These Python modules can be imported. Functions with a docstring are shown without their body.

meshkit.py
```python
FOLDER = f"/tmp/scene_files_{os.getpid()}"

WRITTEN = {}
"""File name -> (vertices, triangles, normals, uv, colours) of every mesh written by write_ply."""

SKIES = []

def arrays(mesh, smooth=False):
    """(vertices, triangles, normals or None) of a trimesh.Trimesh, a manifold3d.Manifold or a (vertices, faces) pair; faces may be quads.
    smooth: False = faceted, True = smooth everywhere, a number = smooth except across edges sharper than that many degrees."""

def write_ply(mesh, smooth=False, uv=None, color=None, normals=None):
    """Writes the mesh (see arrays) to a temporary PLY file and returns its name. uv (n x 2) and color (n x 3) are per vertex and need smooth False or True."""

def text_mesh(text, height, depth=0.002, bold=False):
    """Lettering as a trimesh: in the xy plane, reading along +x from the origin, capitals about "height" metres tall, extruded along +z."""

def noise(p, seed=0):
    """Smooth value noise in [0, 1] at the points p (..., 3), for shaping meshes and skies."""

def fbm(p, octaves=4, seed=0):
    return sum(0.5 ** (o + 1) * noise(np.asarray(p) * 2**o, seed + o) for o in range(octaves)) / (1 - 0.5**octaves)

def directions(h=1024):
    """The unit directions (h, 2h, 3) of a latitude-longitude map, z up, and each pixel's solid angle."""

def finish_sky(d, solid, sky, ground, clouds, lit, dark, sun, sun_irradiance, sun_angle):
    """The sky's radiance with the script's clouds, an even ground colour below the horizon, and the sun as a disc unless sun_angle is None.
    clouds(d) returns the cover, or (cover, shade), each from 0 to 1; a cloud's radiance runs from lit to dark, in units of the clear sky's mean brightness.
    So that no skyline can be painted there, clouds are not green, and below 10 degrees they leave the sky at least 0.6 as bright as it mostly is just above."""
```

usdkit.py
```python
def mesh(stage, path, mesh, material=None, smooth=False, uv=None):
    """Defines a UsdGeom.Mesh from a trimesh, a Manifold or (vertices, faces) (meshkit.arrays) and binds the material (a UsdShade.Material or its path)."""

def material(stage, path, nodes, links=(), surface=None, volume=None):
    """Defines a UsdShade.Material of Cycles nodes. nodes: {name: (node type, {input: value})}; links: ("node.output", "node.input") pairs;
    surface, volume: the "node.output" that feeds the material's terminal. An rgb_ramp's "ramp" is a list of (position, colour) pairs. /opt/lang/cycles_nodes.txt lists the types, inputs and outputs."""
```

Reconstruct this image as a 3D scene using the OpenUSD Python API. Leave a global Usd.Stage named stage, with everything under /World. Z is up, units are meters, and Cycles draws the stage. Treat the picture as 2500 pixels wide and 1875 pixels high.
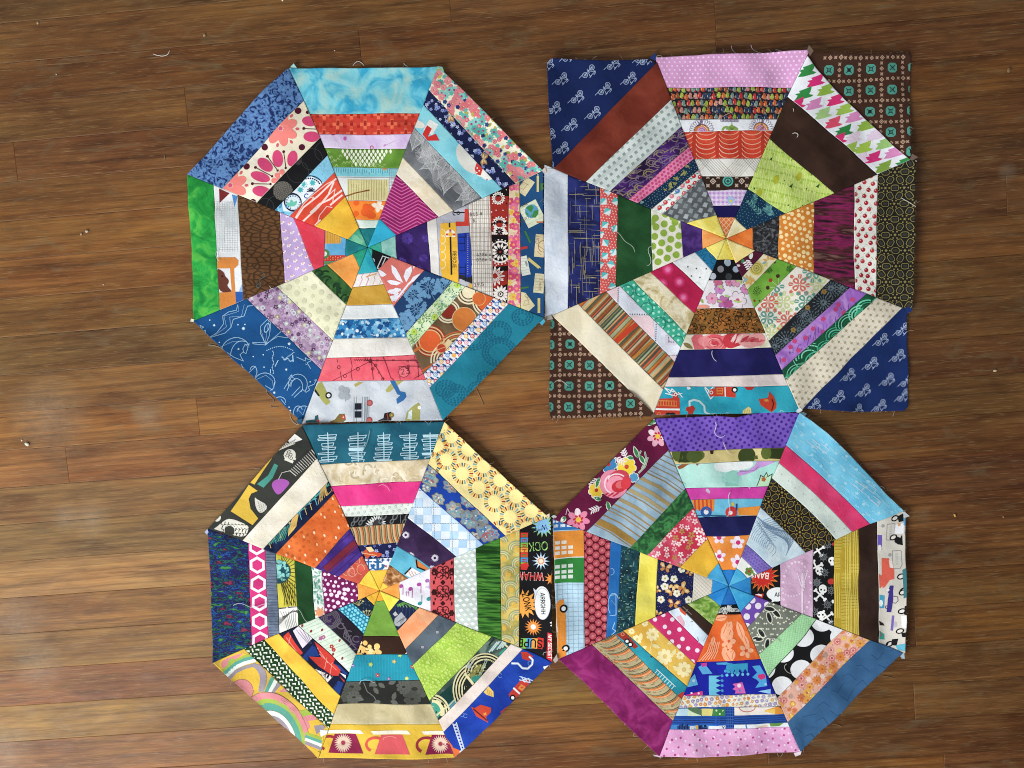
import math, random, zlib
import numpy as np, trimesh, shapely, meshkit, usdkit
from shapely.geometry import Polygon, LineString, Point, box
from shapely import affinity
from scipy.spatial import Delaunay
from pxr import Usd, UsdGeom, UsdLux, UsdShade, Gf, Sdf, Vt

stage = Usd.Stage.CreateInMemory()
UsdGeom.SetStageUpAxis(stage, 'Z'); UsdGeom.SetStageMetersPerUnit(stage, 1.0)
UsdGeom.Xform.Define(stage, '/World'); UsdGeom.Scope.Define(stage, '/World/Looks')

# ------------------------------------------------------------------ camera (hand held, looking almost straight down)
FPX, SC = 1950.0, 0.00052
H = FPX * SC
TH, PH = math.radians(-4.03), math.radians(1.547)
Rx = np.array([[1, 0, 0], [0, math.cos(TH), -math.sin(TH)], [0, math.sin(TH), math.cos(TH)]])
Ry = np.array([[math.cos(PH), 0, math.sin(PH)], [0, 1, 0], [-math.sin(PH), 0, math.cos(PH)]])
ROT = Ry @ Rx
cam = UsdGeom.Camera.Define(stage, '/World/camera')
cam.CreateHorizontalApertureAttr(36.0); cam.CreateVerticalApertureAttr(27.0)
cam.CreateFocalLengthAttr(FPX / 2500 * 36.0); cam.CreateClippingRangeAttr(Gf.Vec2f(0.05, 50))
cam.CreateExposureAttr(0.5)
M4 = np.eye(4); M4[:3, :3] = ROT.T; M4[3, :3] = (0, 0, H)
cam.AddTransformOp().Set(Gf.Matrix4d(M4.tolist()))

def P(p):
    """measured point of the photograph (2500 x 1875) -> metres on the floor"""
    p = np.asarray(p, float).reshape(-1, 2)
    d = np.c_[(p[:, 0] - 1250) / FPX, -(p[:, 1] - 937.5) / FPX, -np.ones(len(p))] @ ROT.T
    return (d / -d[:, 2:] * H)[:, :2]

# ------------------------------------------------------------------ light: a window to the lower left, room bounce elsewhere
def rect_light(name, pos, target, w, h, power, col):
    l = UsdLux.RectLight.Define(stage, '/World/' + name)
    l.CreateWidthAttr(w); l.CreateHeightAttr(h); l.CreateIntensityAttr(power); l.CreateColorAttr(Gf.Vec3f(*col))
    pos, target = np.array(pos, float), np.array(target, float)
    z = pos - target; z /= np.linalg.norm(z)
    x = np.cross([0, 0, 1], z); x = x / np.linalg.norm(x) if np.linalg.norm(x) > 1e-6 else np.array([1., 0, 0])
    m = np.eye(4); m[0, :3], m[1, :3], m[2, :3], m[3, :3] = x, np.cross(z, x), z, pos
    l.AddTransformOp().Set(Gf.Matrix4d(m.tolist()))
rect_light('window_light', (-1.75, -1.9, 1.45), (-0.1, 0, 0), 1.5, 1.5, 13.6, (1.0, 0.995, 0.985))
rect_light('ceiling_bounce', (0.5, 0.35, 2.6), (0.0, 0, 0), 3.4, 3.4, 0.55, (0.97, 0.985, 1.0))
rect_light('wall_bounce', (-2.4, 1.6, 1.5), (0, 0, 0), 2.0, 2.0, 1.1, (0.92, 0.97, 1.0))

# ------------------------------------------------------------------ helpers
def lin(h):
    if not isinstance(h, str): return tuple(h)
    h = ''.join(c * 2 for c in h) if len(h) == 3 else h
    v = [int(h[i:i + 2], 16) / 255 for i in (0, 2, 4)]
    v = [(x / 12.92 if x <= .04045 else ((x + .055) / 1.055) ** 2.4) ** 1.06 for x in v]
    y = .25 * v[0] + .65 * v[1] + .1 * v[2]
    return tuple(y + (x - y) * .93 for x in v)
used = {}
def numbered(parent, name):
    k = (parent, name); used[k] = used.get(k, 0) + 1
    return f'{parent}/{name}' + (f'_{used[k]-1:03d}' if used[k] > 1 else '')
def tag(prim, label=None, cat=None, group=None, kind=None):
    for k, v in (('label', label), ('category', cat), ('group', group), ('kind', kind)):
        if v: prim.SetCustomDataByKey(k, v)
def put(parent, name, v, f, mat, n=None, ink=None, inkm=None, tone=None):
    path = numbered(parent, name)
    m = UsdGeom.Mesh.Define(stage, path)
    m.CreatePointsAttr(Vt.Vec3fArray.FromNumpy(np.asarray(v, np.float32)))
    f = np.asarray(f, np.int32)
    m.CreateFaceVertexCountsAttr(Vt.IntArray.FromNumpy(np.full(len(f), f.shape[1], np.int32)))
    m.CreateFaceVertexIndicesAttr(Vt.IntArray.FromNumpy(f.ravel()))
    m.CreateSubdivisionSchemeAttr('none')
    if n is not None:
        m.CreateNormalsAttr(Vt.Vec3fArray.FromNumpy(np.asarray(n, np.float32))); m.SetNormalsInterpolation('vertex')
    pv = UsdGeom.PrimvarsAPI(m)
    T = Sdf.ValueTypeNames
    if ink is not None:
        pv.CreatePrimvar('ink', T.Color3fArray, 'vertex').Set(Vt.Vec3fArray.FromNumpy(np.asarray(ink, np.float32)))
        pv.CreatePrimvar('inkm', T.FloatArray, 'vertex').Set(Vt.FloatArray.FromNumpy(np.asarray(inkm, np.float32)))
    if tone is not None:
        pv.CreatePrimvar('tone', T.Color3fArray, 'vertex').Set(Vt.Vec3fArray.FromNumpy(np.tile(np.asarray(tone, np.float32), (len(v), 1))))
    UsdShade.MaterialBindingAPI.Apply(m.GetPrim()).Bind(UsdShade.Material.Get(stage, mat))
    return m.GetPrim()

# ------------------------------------------------------------------ cloth materials
cloths = {}
def cloth(base):
    """base: ('S', col) plain | ('M', c1, c2, c3, feature mm, distortion) dyed mottle | ('K', [cols], mm, stretch, angle deg) streaks | ('V', cell, line, mm, stretch) crackle"""
    key = repr(base)
    if key in cloths: return cloths[key]
    path = f'/World/Looks/cloth_{len(cloths):03d}'
    N = {'geo': ('geometry', {}), 'ink': ('attribute', {'attribute': 'ink'}), 'inkm': ('attribute', {'attribute': 'inkm'})}
    L = []
    k = base[0]
    if k == 'S':
        N['nz'] = ('noise_texture', {'scale': 22.0, 'detail': 3.0}); L += [('geo.position', 'nz.vector')]
        c = np.array(lin(base[1]))
        N['rp'] = ('rgb_ramp', {'ramp': [(0.3, tuple(c * .9)), (0.7, tuple(np.minimum(c * 1.06, .95)))]}); L += [('nz.fac', 'rp.fac')]
    elif k == 'M':
        mm, dist = (base[4] if len(base) > 4 else 25), (base[5] if len(base) > 5 else .6)
        N['nz'] = ('noise_texture', {'scale': 1000.0 / mm, 'detail': 3.5, 'roughness': .55, 'distortion': dist}); L += [('geo.position', 'nz.vector')]
        N['rp'] = ('rgb_ramp', {'ramp': [(q, lin(c)) for q, c in zip(base[6] if len(base) > 6 else (.38, .5, .62), base[1:4])]}); L += [('nz.fac', 'rp.fac')]
    elif k == 'K':
        cols, mm, st, ang = base[1:5]
        N['mp'] = ('mapping', {'mapping_type': 'texture', 'rotation': (0, 0, math.radians(-ang)), 'scale': (mm / 1000 * st, mm / 1000, .05)})
        N['nz'] = ('noise_texture', {'scale': 1.0, 'detail': 3.0, 'roughness': .6, 'distortion': .3})
        L += [('geo.position', 'mp.vector'), ('mp.vector', 'nz.vector')]
        N['rp'] = ('rgb_ramp', {'ramp': [(.34 + .32 * i / (len(cols) - 1), lin(c)) for i, c in enumerate(cols)]}); L += [('nz.fac', 'rp.fac')]
    elif k == 'V':
        cell, line, mm, st = base[1:5]
        N['mp'] = ('mapping', {'mapping_type': 'texture', 'scale': (mm / 1000 * st, mm / 1000, .05)})
        N['vo'] = ('voronoi_texture', {'dimensions': '2D', 'feature': 'distance_to_edge', 'scale': 1.0})
        L += [('geo.position', 'mp.vector'), ('mp.vector', 'vo.vector'), ('vo.distance', 'rp.fac')]
        N['rp'] = ('rgb_ramp', {'ramp': [(0.0, lin(line)), (0.06, lin(line)), (0.2, lin(cell)), (1.0, lin(cell))]})
    N['fn'] = ('noise_texture', {'scale': 1700.0, 'detail': 2.0}); L += [('geo.position', 'fn.vector')]
    N['mx'] = ('mix_color', {'blend_type': 'mix'}); L += [('inkm.fac', 'mx.fac'), ('rp.color', 'mx.a'), ('ink.color', 'mx.b')]
    N['fr'] = ('map_range', {'from_min': .25, 'from_max': .75, 'to_min': .86, 'to_max': 1.12}); L += [('fn.fac', 'fr.value')]
    N['sc'] = ('vector_math', {'math_type': 'scale'}); L += [('mx.result', 'sc.vector1'), ('fr.result', 'sc.scale')]
    N['b1'] = ('noise_texture', {'scale': 75.0, 'detail': 3.0, 'roughness': .55, 'distortion': .5}); L += [('geo.position', 'b1.vector')]
    N['bm'] = ('bump', {'strength': 0.5, 'distance': 0.0016}); L += [('b1.fac', 'bm.height')]
    N['b2'] = ('bump', {'strength': 0.35, 'distance': 0.0004}); L += [('fn.fac', 'b2.height'), ('bm.normal', 'b2.normal')]
    N['p'] = ('principled_bsdf', {'roughness': .9, 'specular_ior_level': .18})
    L += [('sc.vector', 'p.base_color'), ('b2.normal', 'p.normal')]
    usdkit.material(stage, path, N, L, surface='p.BSDF')
    cloths[key] = path
    return path

# ------------------------------------------------------------------ drawing of printed motifs, in the pixels of a measured tile
TILES = {'A1': (450, 150, 460), 'A2': (890, 150, 460), 'A3': (450, 580, 460), 'A4': (890, 580, 460),
         'B1': (1320, 110, 460), 'B2': (1770, 110, 460), 'B3': (1320, 560, 460), 'B4': (1770, 560, 460),
         'C1': (500, 1020, 440), 'C2': (920, 1020, 440), 'C3': (500, 1420, 440), 'C4': (920, 1420, 440),
         'D1': (1340, 990, 450), 'D2': (1770, 990, 450), 'D3': (1340, 1410, 450), 'D4': (1770, 1410, 450)}
def tsrc(t, p):
    x, y, s = TILES[t]
    return np.asarray(p, float).reshape(-1, 2) * (s / 1659.0) + (x, y)
def rot(pts, a):
    a = math.radians(a); c, s = math.cos(a), math.sin(a)
    return [(x * c - y * s, x * s + y * c) for x, y in pts]
class G:
    def __init__(self, poly, tile, seed):
        self.poly, self.rng, self.out, self.bb, self.gs = poly, random.Random(seed), [], [], []
        self.t(tile)
    def t(self, tile):
        ox, oy, s = TILES[tile]; k = s / 1659.0
        if self.gs: q = self.k / k; self.gs = list(shapely.transform(np.array(self.gs), lambda c: c * q + [(self.ox - ox) / k, (self.oy - oy) / k]))
        self.ox, self.oy, self.k = ox, oy, k
        b = self.poly.bounds
        self.b = [(b[0] - self.ox) / self.k, (b[1] - self.oy) / self.k, (b[2] - self.ox) / self.k, (b[3] - self.oy) / self.k]
        self.tp = affinity.affine_transform(self.poly, [1 / self.k, 0, 0, 1 / self.k, -self.ox / self.k, -self.oy / self.k])
        shapely.prepare(self.tp)
        return self
    def raw(self, shp, col):
        if shp.is_empty: return
        if not self.tp.contains(shp):
            if not self.tp.intersects(shp): return
            shp = shp.intersection(self.tp)
            if shp.is_empty: return
        for g in getattr(shp, 'geoms', [shp]):
            if g.geom_type != 'Polygon' or g.area < 4: continue
            self.out.append((g, col, self.level(g), self.ox, self.oy, self.k))
    def level(self, g):
        k = self.k; b = g.bounds; b = (b[0] * k + self.ox, b[1] * k + self.oy, b[2] * k + self.ox, b[3] * k + self.oy); lv = 0
        if self.bb:
            a = np.array(self.bb); hit = np.nonzero((a[:, 0] < b[2]) & (a[:, 2] > b[0]) & (a[:, 1] < b[3]) & (a[:, 3] > b[1]))[0]
            if len(hit):
                hit = hit[shapely.intersects(g, np.array([self.gs[i] for i in hit]))]
                if len(hit): lv = int(a[hit, 4].max()) + 1
        self.bb.append((*b, lv)); self.gs.append(g)
        return lv
    def s(self, pts, col, n=2):
        """a smooth closed shape through the middles of the given outline"""
        q = np.array(pts, float)
        for _ in range(n): r = np.roll(q, -1, 0); q = np.stack([q * .75 + r * .25, q * .25 + r * .75], 1).reshape(-1, 2)
        self.p(q, col)
    def p(self, pts, col): 
        q = Polygon(pts)
        self.raw(q if q.is_valid else q.buffer(0), col)
    def pr(self, x, y, pts, col, a=0, s=1.0):
        self.p([(x + u * s, y + v * s) for u, v in rot(pts, a)], col)
    def c(self, x, y, r, col, n=None): self.e(x, y, r, r, 0, col, n)
    def e(self, x, y, rx, ry, a, col, n=None):
        n = n or (8 if max(rx, ry) < 12 else 14 if max(rx, ry) < 40 else 28)
        self.p([(x + u, y + v) for u, v in rot([(rx * math.cos(i * 2 * math.pi / n), ry * math.sin(i * 2 * math.pi / n)) for i in range(n)], a)], col)
    def rect(self, x, y, w, h, a, col): self.pr(x, y, [(-w / 2, -h / 2), (w / 2, -h / 2), (w / 2, h / 2), (-w / 2, h / 2)], col, a)
    def l(self, pts, w, col): self.raw(LineString(pts).buffer(w / 2, cap_style=2, join_style=1, quad_segs=2), col)
    def ring(self, x, y, r, w, col): self.raw(Point(x, y).buffer(r + w / 2, 7).difference(Point(x, y).buffer(r - w / 2, 7)), col)
    def arc(self, x, y, rx, ry, a0, a1, w, col, n=16):
        self.l([(x + rx * math.cos(math.radians(a0 + (a1 - a0) * i / n)), y + ry * math.sin(math.radians(a0 + (a1 - a0) * i / n))) for i in range(n + 1)], w, col)
    def leaf(self, x, y, L, w, a, col):
        self.pr(x, y, [(0, 0), (L * .25, -w * .42), (L * .55, -w * .5), (L * .85, -w * .25), (L, 0), (L * .85, w * .25), (L * .55, w * .5), (L * .25, w * .42)], col, a)
    def fl(self, x, y, r, n, col, cc=None, a=0, pw=None, cr=.3):
        """flower of n rounded petals, one outline"""
        m = n * 8; d = pw or .3
        self.p([(x + u, y + v) for u, v in rot([(r * (1 - d + d * abs(math.cos(n * t / 2)) ** .6) * math.cos(t), r * (1 - d + d * abs(math.cos(n * t / 2)) ** .6) * math.sin(t)) for t in [i * 2 * math.pi / m for i in range(m)]], a)], col)
        if cc: self.c(x, y, r * cr, cc)
    def petals(self, x, y, r0, r1, n, w, col, a=0):
        for i in range(n):
            t = a + i * 360 / n
            self.leaf(x + r0 * math.cos(math.radians(t)), y + r0 * math.sin(math.radians(t)), r1 - r0, w, t, col)
    def star(self, x, y, r1, r2, n, col, a=0):
        self.p([(x + u, y + v) for u, v in rot([((r1, r2)[i % 2] * math.cos(i * math.pi / n), (r1, r2)[i % 2] * math.sin(i * math.pi / n)) for i in range(2 * n)], a)], col)
    def txt(self, x, y, s, h, a, col, bold=False, sx=1.0):
        m = meshkit.text_mesh(s, 1.0, .1, bold)
        v = m.vertices
        T = [[(x + u, y + w) for u, w in rot([(v[i][0] * h * sx, -v[i][1] * h) for i in f], a)] for f in m.faces[m.face_normals[:, 2] > .9]]
        lv = self.level(box(*np.array(T).reshape(-1, 2).min(0), *np.array(T).reshape(-1, 2).max(0)))
        for t in T: self._tri(t, col, lv)
    def _tri(self, pts, col, lv=0):
        q = Polygon(pts)
        if q.area < .5: return
        if not self.tp.contains(q): q = q.intersection(self.tp)
        for g in getattr(q, 'geoms', [q]):
            if g.geom_type == 'Polygon' and g.area > .5: self.out.append((g, col, lv, self.ox, self.oy, self.k))
    # ---- where repeats go
    def grid(self, dx, dy=None, a=0, st=True, j=0.0, x0=0.0, y0=0.0):
        dy = dy or dx; b = self.b; cx, cy = (b[0] + b[2]) / 2, (b[1] + b[3]) / 2
        R = math.hypot(b[2] - b[0], b[3] - b[1]) / 2 + max(dx, dy); n, m = int(R / dx) + 2, int(R / dy) + 2
        fat = self.tp.buffer(max(dx, dy) * .8); shapely.prepare(fat)
        for r in range(-m, m + 1):
            for q in range(-n, n + 1):
                u = q * dx + (dx / 2 if st and r % 2 else 0) + x0 + self.rng.uniform(-j, j) * dx; v = r * dy + y0 + self.rng.uniform(-j, j) * dy
                (u, v), = rot([(u, v)], a)
                if fat.contains(Point(cx + u, cy + v)): yield cx + u, cy + v
    def dots(self, dx, r, col, dy=None, a=0, st=True, j=0.0, n=None, rj=0.0, x0=0, y0=0):
        for x, y in self.grid(dx, dy, a, st, j, x0, y0): self.c(x, y, r * (1 + self.rng.uniform(-rj, rj)), col if isinstance(col, str) else self.rng.choice(col), n)
    def lines(self, spec, period, a=0, fn=None, o=0.0, step=18, wob=0.0):
        """parallel lines running along angle a; spec: [(offset, width, col)]; fn(u) -> sideways shift"""
        b = self.b; cx, cy = (b[0] + b[2]) / 2, (b[1] + b[3]) / 2
        R = math.hypot(b[2] - b[0], b[3] - b[1]) / 2 + period
        k = int(R / period) + 2
        us = np.arange(-R, R + step, step) if (fn or wob) else [-R, R]
        for i in range(-k, k + 1):
            for off, w, col in spec:
                ph = self.rng.uniform(0, 6)
                pts = [(u, i * period + off + o + (fn(u) if fn else 0) + (wob * math.sin(u / 60 + ph) if wob else 0)) for u in us]
                self.l([(cx + x, cy + y) for x, y in rot(pts, a)], w, col)
    def dash(self, period, a, L, gap, w, col, o=0.0):
        b = self.b; cx, cy = (b[0] + b[2]) / 2, (b[1] + b[3]) / 2
        R = math.hypot(b[2] - b[0], b[3] - b[1]) / 2 + period; k = int(R / period) + 2
        for i in range(-k, k + 1):
            u = -R
            while u < R:
                self.l([(cx + x, cy + y) for x, y in rot([(u, i * period + o), (u + L, i * period + o)], a)], w, col); u += L + gap
    def pick(self, *a): return self.rng.choice(a)
    def u(self, a, b): return self.rng.uniform(a, b)
# ------------------------------------------------------------------ the wooden floor, plank by plank
AN = 0.08004; NO, NW = -0.43345, 0.048862
fd, fn = np.array([math.cos(AN), math.sin(AN)]), np.array([math.sin(AN), -math.cos(AN)])
def wood():
    N = {'geo': ('geometry', {}), 'tone': ('attribute', {'attribute': 'tone'}),
         'jog': ('vector_math', {'math_type': 'scale', 'scale': 41.0}), 'add': ('vector_math', {'math_type': 'add'})}
    L = [('tone.color', 'jog.vector1'), ('geo.position', 'add.vector1'), ('jog.vector', 'add.vector2')]
    def nz(name, sx, sy, detail, dist=0.0, rough=.55, src='add.vector'):
        N['m' + name] = ('mapping', {'mapping_type': 'texture', 'rotation': (0, 0, AN), 'scale': (sx, sy, .1)})
        N['n' + name] = ('noise_texture', {'scale': 1.0, 'detail': detail, 'roughness': rough, 'distortion': dist})
        L.extend([(src, f'm{name}.vector'), (f'm{name}.vector', f'n{name}.vector')])
    nz('a', .034, .0010, 4.0, .25, .6); nz('b', .24, .0055, 4.0, .7, .58); nz('c', .022, .0010, 2.0, .2); nz('d', .19, .05, 3.0, .6, .6); nz('e', .06, .022, 4.0, .9, .6); nz('f', .13, .0062, 3.0, 1.5); nz('g', .11, .035, 3.0, .8, .6)
    def ramp(name, src, stops): N[name] = ('rgb_ramp', {'ramp': stops}); L.append((src, name + '.fac'))
    ramp('ra', 'na.fac', [(.28, (.80, .78, .77)), (.5, (1, 1, 1)), (.72, (1.2, 1.19, 1.17))]); ramp('rb', 'nb.fac', [(.3, (.72, .68, .65)), (.5, (1, 1, 1)), (.7, (1.24, 1.24, 1.2))])
    ramp('rd', 'nd.fac', [(.34, (.78, .68, .62)), (.5, (1, 1, 1)), (.66, (1.12, 1.18, 1.14))]); ramp('rg', 'ng.fac', [(.36, (.78, .76, .74)), (.5, (1, 1, 1)), (.64, (1.16, 1.13, 1.04))])
    N['mw'] = ('mapping', {'mapping_type': 'texture', 'rotation': (0, 0, AN), 'scale': (.42, .055, .1)}); N['wv'] = ('wave_texture', {'wave_type': 'bands', 'bands_direction': 'y', 'profile': 'sine', 'scale': 1.6, 'distortion': 5.0, 'detail': 3.0, 'detail_scale': 1.2, 'detail_roughness': .6})
    L += [('add.vector', 'mw.vector'), ('mw.vector', 'wv.vector')]; ramp('rw', 'wv.fac', [(0, (.86, .84, .82)), (.35, (1, 1, 1)), (1, (1.05, 1.05, 1.03))])
    src = 'tone.color'
    for q, r in enumerate(('ra', 'rb', 'rd', 'rg', 'rw')):
        N[f'x{q}'] = ('mix_color', {'blend_type': 'multiply', 'fac': 1.0, 'use_clamp_result': False}); L += [(src, f'x{q}.a'), (r + '.color', f'x{q}.b')]; src = f'x{q}.result'
    N['rf'] = ('map_range', {'from_min': .56, 'from_max': .68, 'to_min': 0.0, 'to_max': .4, 'clamp': True}); L.append(('nf.fac', 'rf.value'))
    N['m4'] = ('mix_color', {'blend_type': 'mix', 'b': lin('38240f')}); L += [('rf.result', 'm4.fac'), (src, 'm4.a')]
    N['rc'] = ('map_range', {'from_min': .58, 'from_max': .72, 'to_min': 0.0, 'to_max': .42, 'clamp': True}); L.append(('nc.fac', 'rc.value'))
    N['m5'] = ('mix_color', {'blend_type': 'mix', 'b': lin('a48658')}); L += [('rc.result', 'm5.fac'), ('m4.result', 'm5.a')]
    N['re'] = ('map_range', {'from_min': .56, 'from_max': .76, 'to_min': 0.0, 'to_max': .42, 'clamp': True}); L.append(('ne.fac', 're.value'))
    N['m6'] = ('mix_color', {'blend_type': 'mix', 'b': lin('75694c')}); L += [('re.result', 'm6.fac'), ('m5.result', 'm6.a')]
    src = 'm6.result'
    for q, (px, r) in enumerate((((222, 1268), .03), ((158, 1262), .022), ((40, 1505), .05), ((90, 1620), .04), ((360, 1015), .025), ((2460, 420), .014), ((15, 1830), .045), ((120, 1015), .06))):
        c = P([px])[0]
        N[f'o{q}'] = ('vector_math', {'math_type': 'distance', 'vector2': (*c, 0)}); N[f'k{q}'] = ('map_range', {'from_min': 0.0, 'from_max': r, 'to_min': .42, 'to_max': 0.0, 'clamp': True})
        N[f'z{q}'] = ('math', {'math_type': 'multiply'}); N[f'y{q}'] = ('mix_color', {'blend_type': 'mix', 'b': lin('a89e88')})
        L += [('geo.position', f'o{q}.vector1'), (f'o{q}.value', f'k{q}.value'), (f'k{q}.result', f'z{q}.value1'), ('sm.fac', f'z{q}.value2'), (f'z{q}.value', f'y{q}.fac'), (src, f'y{q}.a')]; src = f'y{q}.result'
    N['sm'] = ('noise_texture', {'scale': 90.0, 'detail': 4.0, 'roughness': .65, 'distortion': 1.2}); L.append(('geo.position', 'sm.vector'))
    N['rr'] = ('map_range', {'from_min': .3, 'from_max': .7, 'to_min': .5, 'to_max': .66}); L.append(('ne.fac', 'rr.value'))
    N['bp'] = ('bump', {'strength': .3, 'distance': .0005}); L.append(('na.fac', 'bp.height'))
    N['p'] = ('principled_bsdf', {'specular_ior_level': .22}); L += [(src, 'p.base_color'), ('rr.result', 'p.roughness'), ('bp.normal', 'p.normal')]
    usdkit.material(stage, '/World/Looks/worn_wood', N, L, surface='p.BSDF')
wood()
usdkit.material(stage, '/World/Looks/joint_dark', {'p': ('principled_bsdf', {'base_color': lin('2a1a10'), 'roughness': .9})}, [], surface='p.BSDF')
rf = random.Random(11)
sub = [(s, t) for s, t in ((-1.05, -.55), (1.05, -.55), (1.05, .62), (-1.05, .62))]
def sn(s, t): return s * fd + t * fn
floor = put('/World', 'floor', [(*sn(s, t), -.018) for s, t in sub], [[3, 2, 1, 0]], '/World/Looks/joint_dark')
tag(floor, 'worn brown hardwood plank floor under the patchwork blocks', 'floor', kind='structure')
JOINTS = {1: [(880, 120)], 0: [(1100, 20)], 2: [(455, 260)], 3: [(41, 420), (1050, 300)], 11: [(165, 1140)], 10: [(483, 1010)], 17: [(2233, 1500)], 19: [(2233, 1727)], 6: [(2460, 540)], 8: [(1700, 740)], 14: [(1400, 1300)], 5: [(1300, 450)]}
TONES = {14: '91704a', 15: '7b5734', 10: '825a36', 11: '7d5636', 7: '755330', 18: '80603a', 17: '784f31', 2: '6b4a2d', 1: '694529', 3: '6e492d', 13: '745a3c', 12: '75573a', 8: '6b4f33', 9: '735133', 16: '7c5c38', 0: '6e4c2e', -1: '66482c'}
for k in range(3, 21): JOINTS.setdefault(k, []).append((rf.uniform(1660, 1880), [153, 253, 350, 445, 541, 637, 730, 823, 917, 1007, 1095, 1190, 1281, 1371, 1460, 1548, 1637, 1723, 1808, 1895, 1980][k - 1] - 90))
for k in (1, 2): JOINTS[k].append((1750, 60 + 40 * k))
LIGHT = {}
for k in range(-3, 24):
    t0, t1 = NO + NW * k + .00007, NO + NW * (k + 1) - .00007
    cuts = [-1.0, 1.0]
    for p in JOINTS.get(k, []): cuts.append(float(P([p])[0] @ fd))
    if k not in JOINTS: cuts += [rf.uniform(.35, .8) * (1 if k % 2 else -1)] if k < 0 or k > 20 else []
    cuts.sort()
    for a, b in zip(cuts[:-1], cuts[1:]):
        base = np.array(lin(TONES.get(k, rf.choice(('6f482a', '74502e', '69442a', '7b5430')))))
        if a > .15: base = np.array(lin(rf.choice(('65432a', '694728', '5f3e27', '66472c'))))
        tone = base * np.array([1.10, 1.03, .74]) * rf.uniform(.95, 1.06) * np.array([1, rf.uniform(.95, 1.03), rf.uniform(.9, 1.06)])
        c, dz = .00055, rf.uniform(-.00016, .00016)
        o = [(a + .00007, t0), (b - .00007, t0), (b - .00007, t1), (a + .00007, t1)]
        i = [(a + .00007 + c, t0 + c), (b - .00007 - c, t0 + c), (b - .00007 - c, t1 - c), (a + .00007 + c, t1 - c)]
        v = [(*sn(*q), -.016) for q in o] + [(*sn(*q), -.00032 + dz) for q in o] + [(*sn(*q), dz) for q in i]
        f = [[11, 10, 9, 8]] + [[4 + j, 8 + j, 8 + (j + 1) % 4, 4 + (j + 1) % 4] for j in range(4)] + [[j, 4 + j, 4 + (j + 1) % 4, (j + 1) % 4] for j in range(4)]
        put(str(floor.GetPath()), 'plank', v, f, '/World/Looks/worn_wood', tone=tone)
# ------------------------------------------------------------------ shared prints
def bike(g, x, y, s=1.0, col='b9cbea'):
    w = 3.4
    for dx, dy in ((-36, 30), (22, -34)):
        g.ring(x + dx * s, y + dy * s, 22 * s, w, col)
        for k in range(4):
            t = math.radians(k * 45 + 10); g.l([(x + (dx - 20 * math.cos(t)) * s, y + (dy - 20 * math.sin(t)) * s), (x + (dx + 20 * math.cos(t)) * s, y + (dy + 20 * math.sin(t)) * s)], 1.8, col)
    q = lambda *p: g.l([(x + u * s, y + v * s) for u, v in p], w, col)
    q((-36, 30), (-8, -6), (22, -34)); q((-8, -6), (50, 2), (22, -34)); q((-8, 8), (8, 42), (50, 2)); q((-20, -14), (4, 10))
    q((4, 54), (22, 34)); q((40, 30), (56, 10), (52, -6)); q((-88, 56), (-62, 30)); q((-16, -22), (-2, -2))
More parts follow.
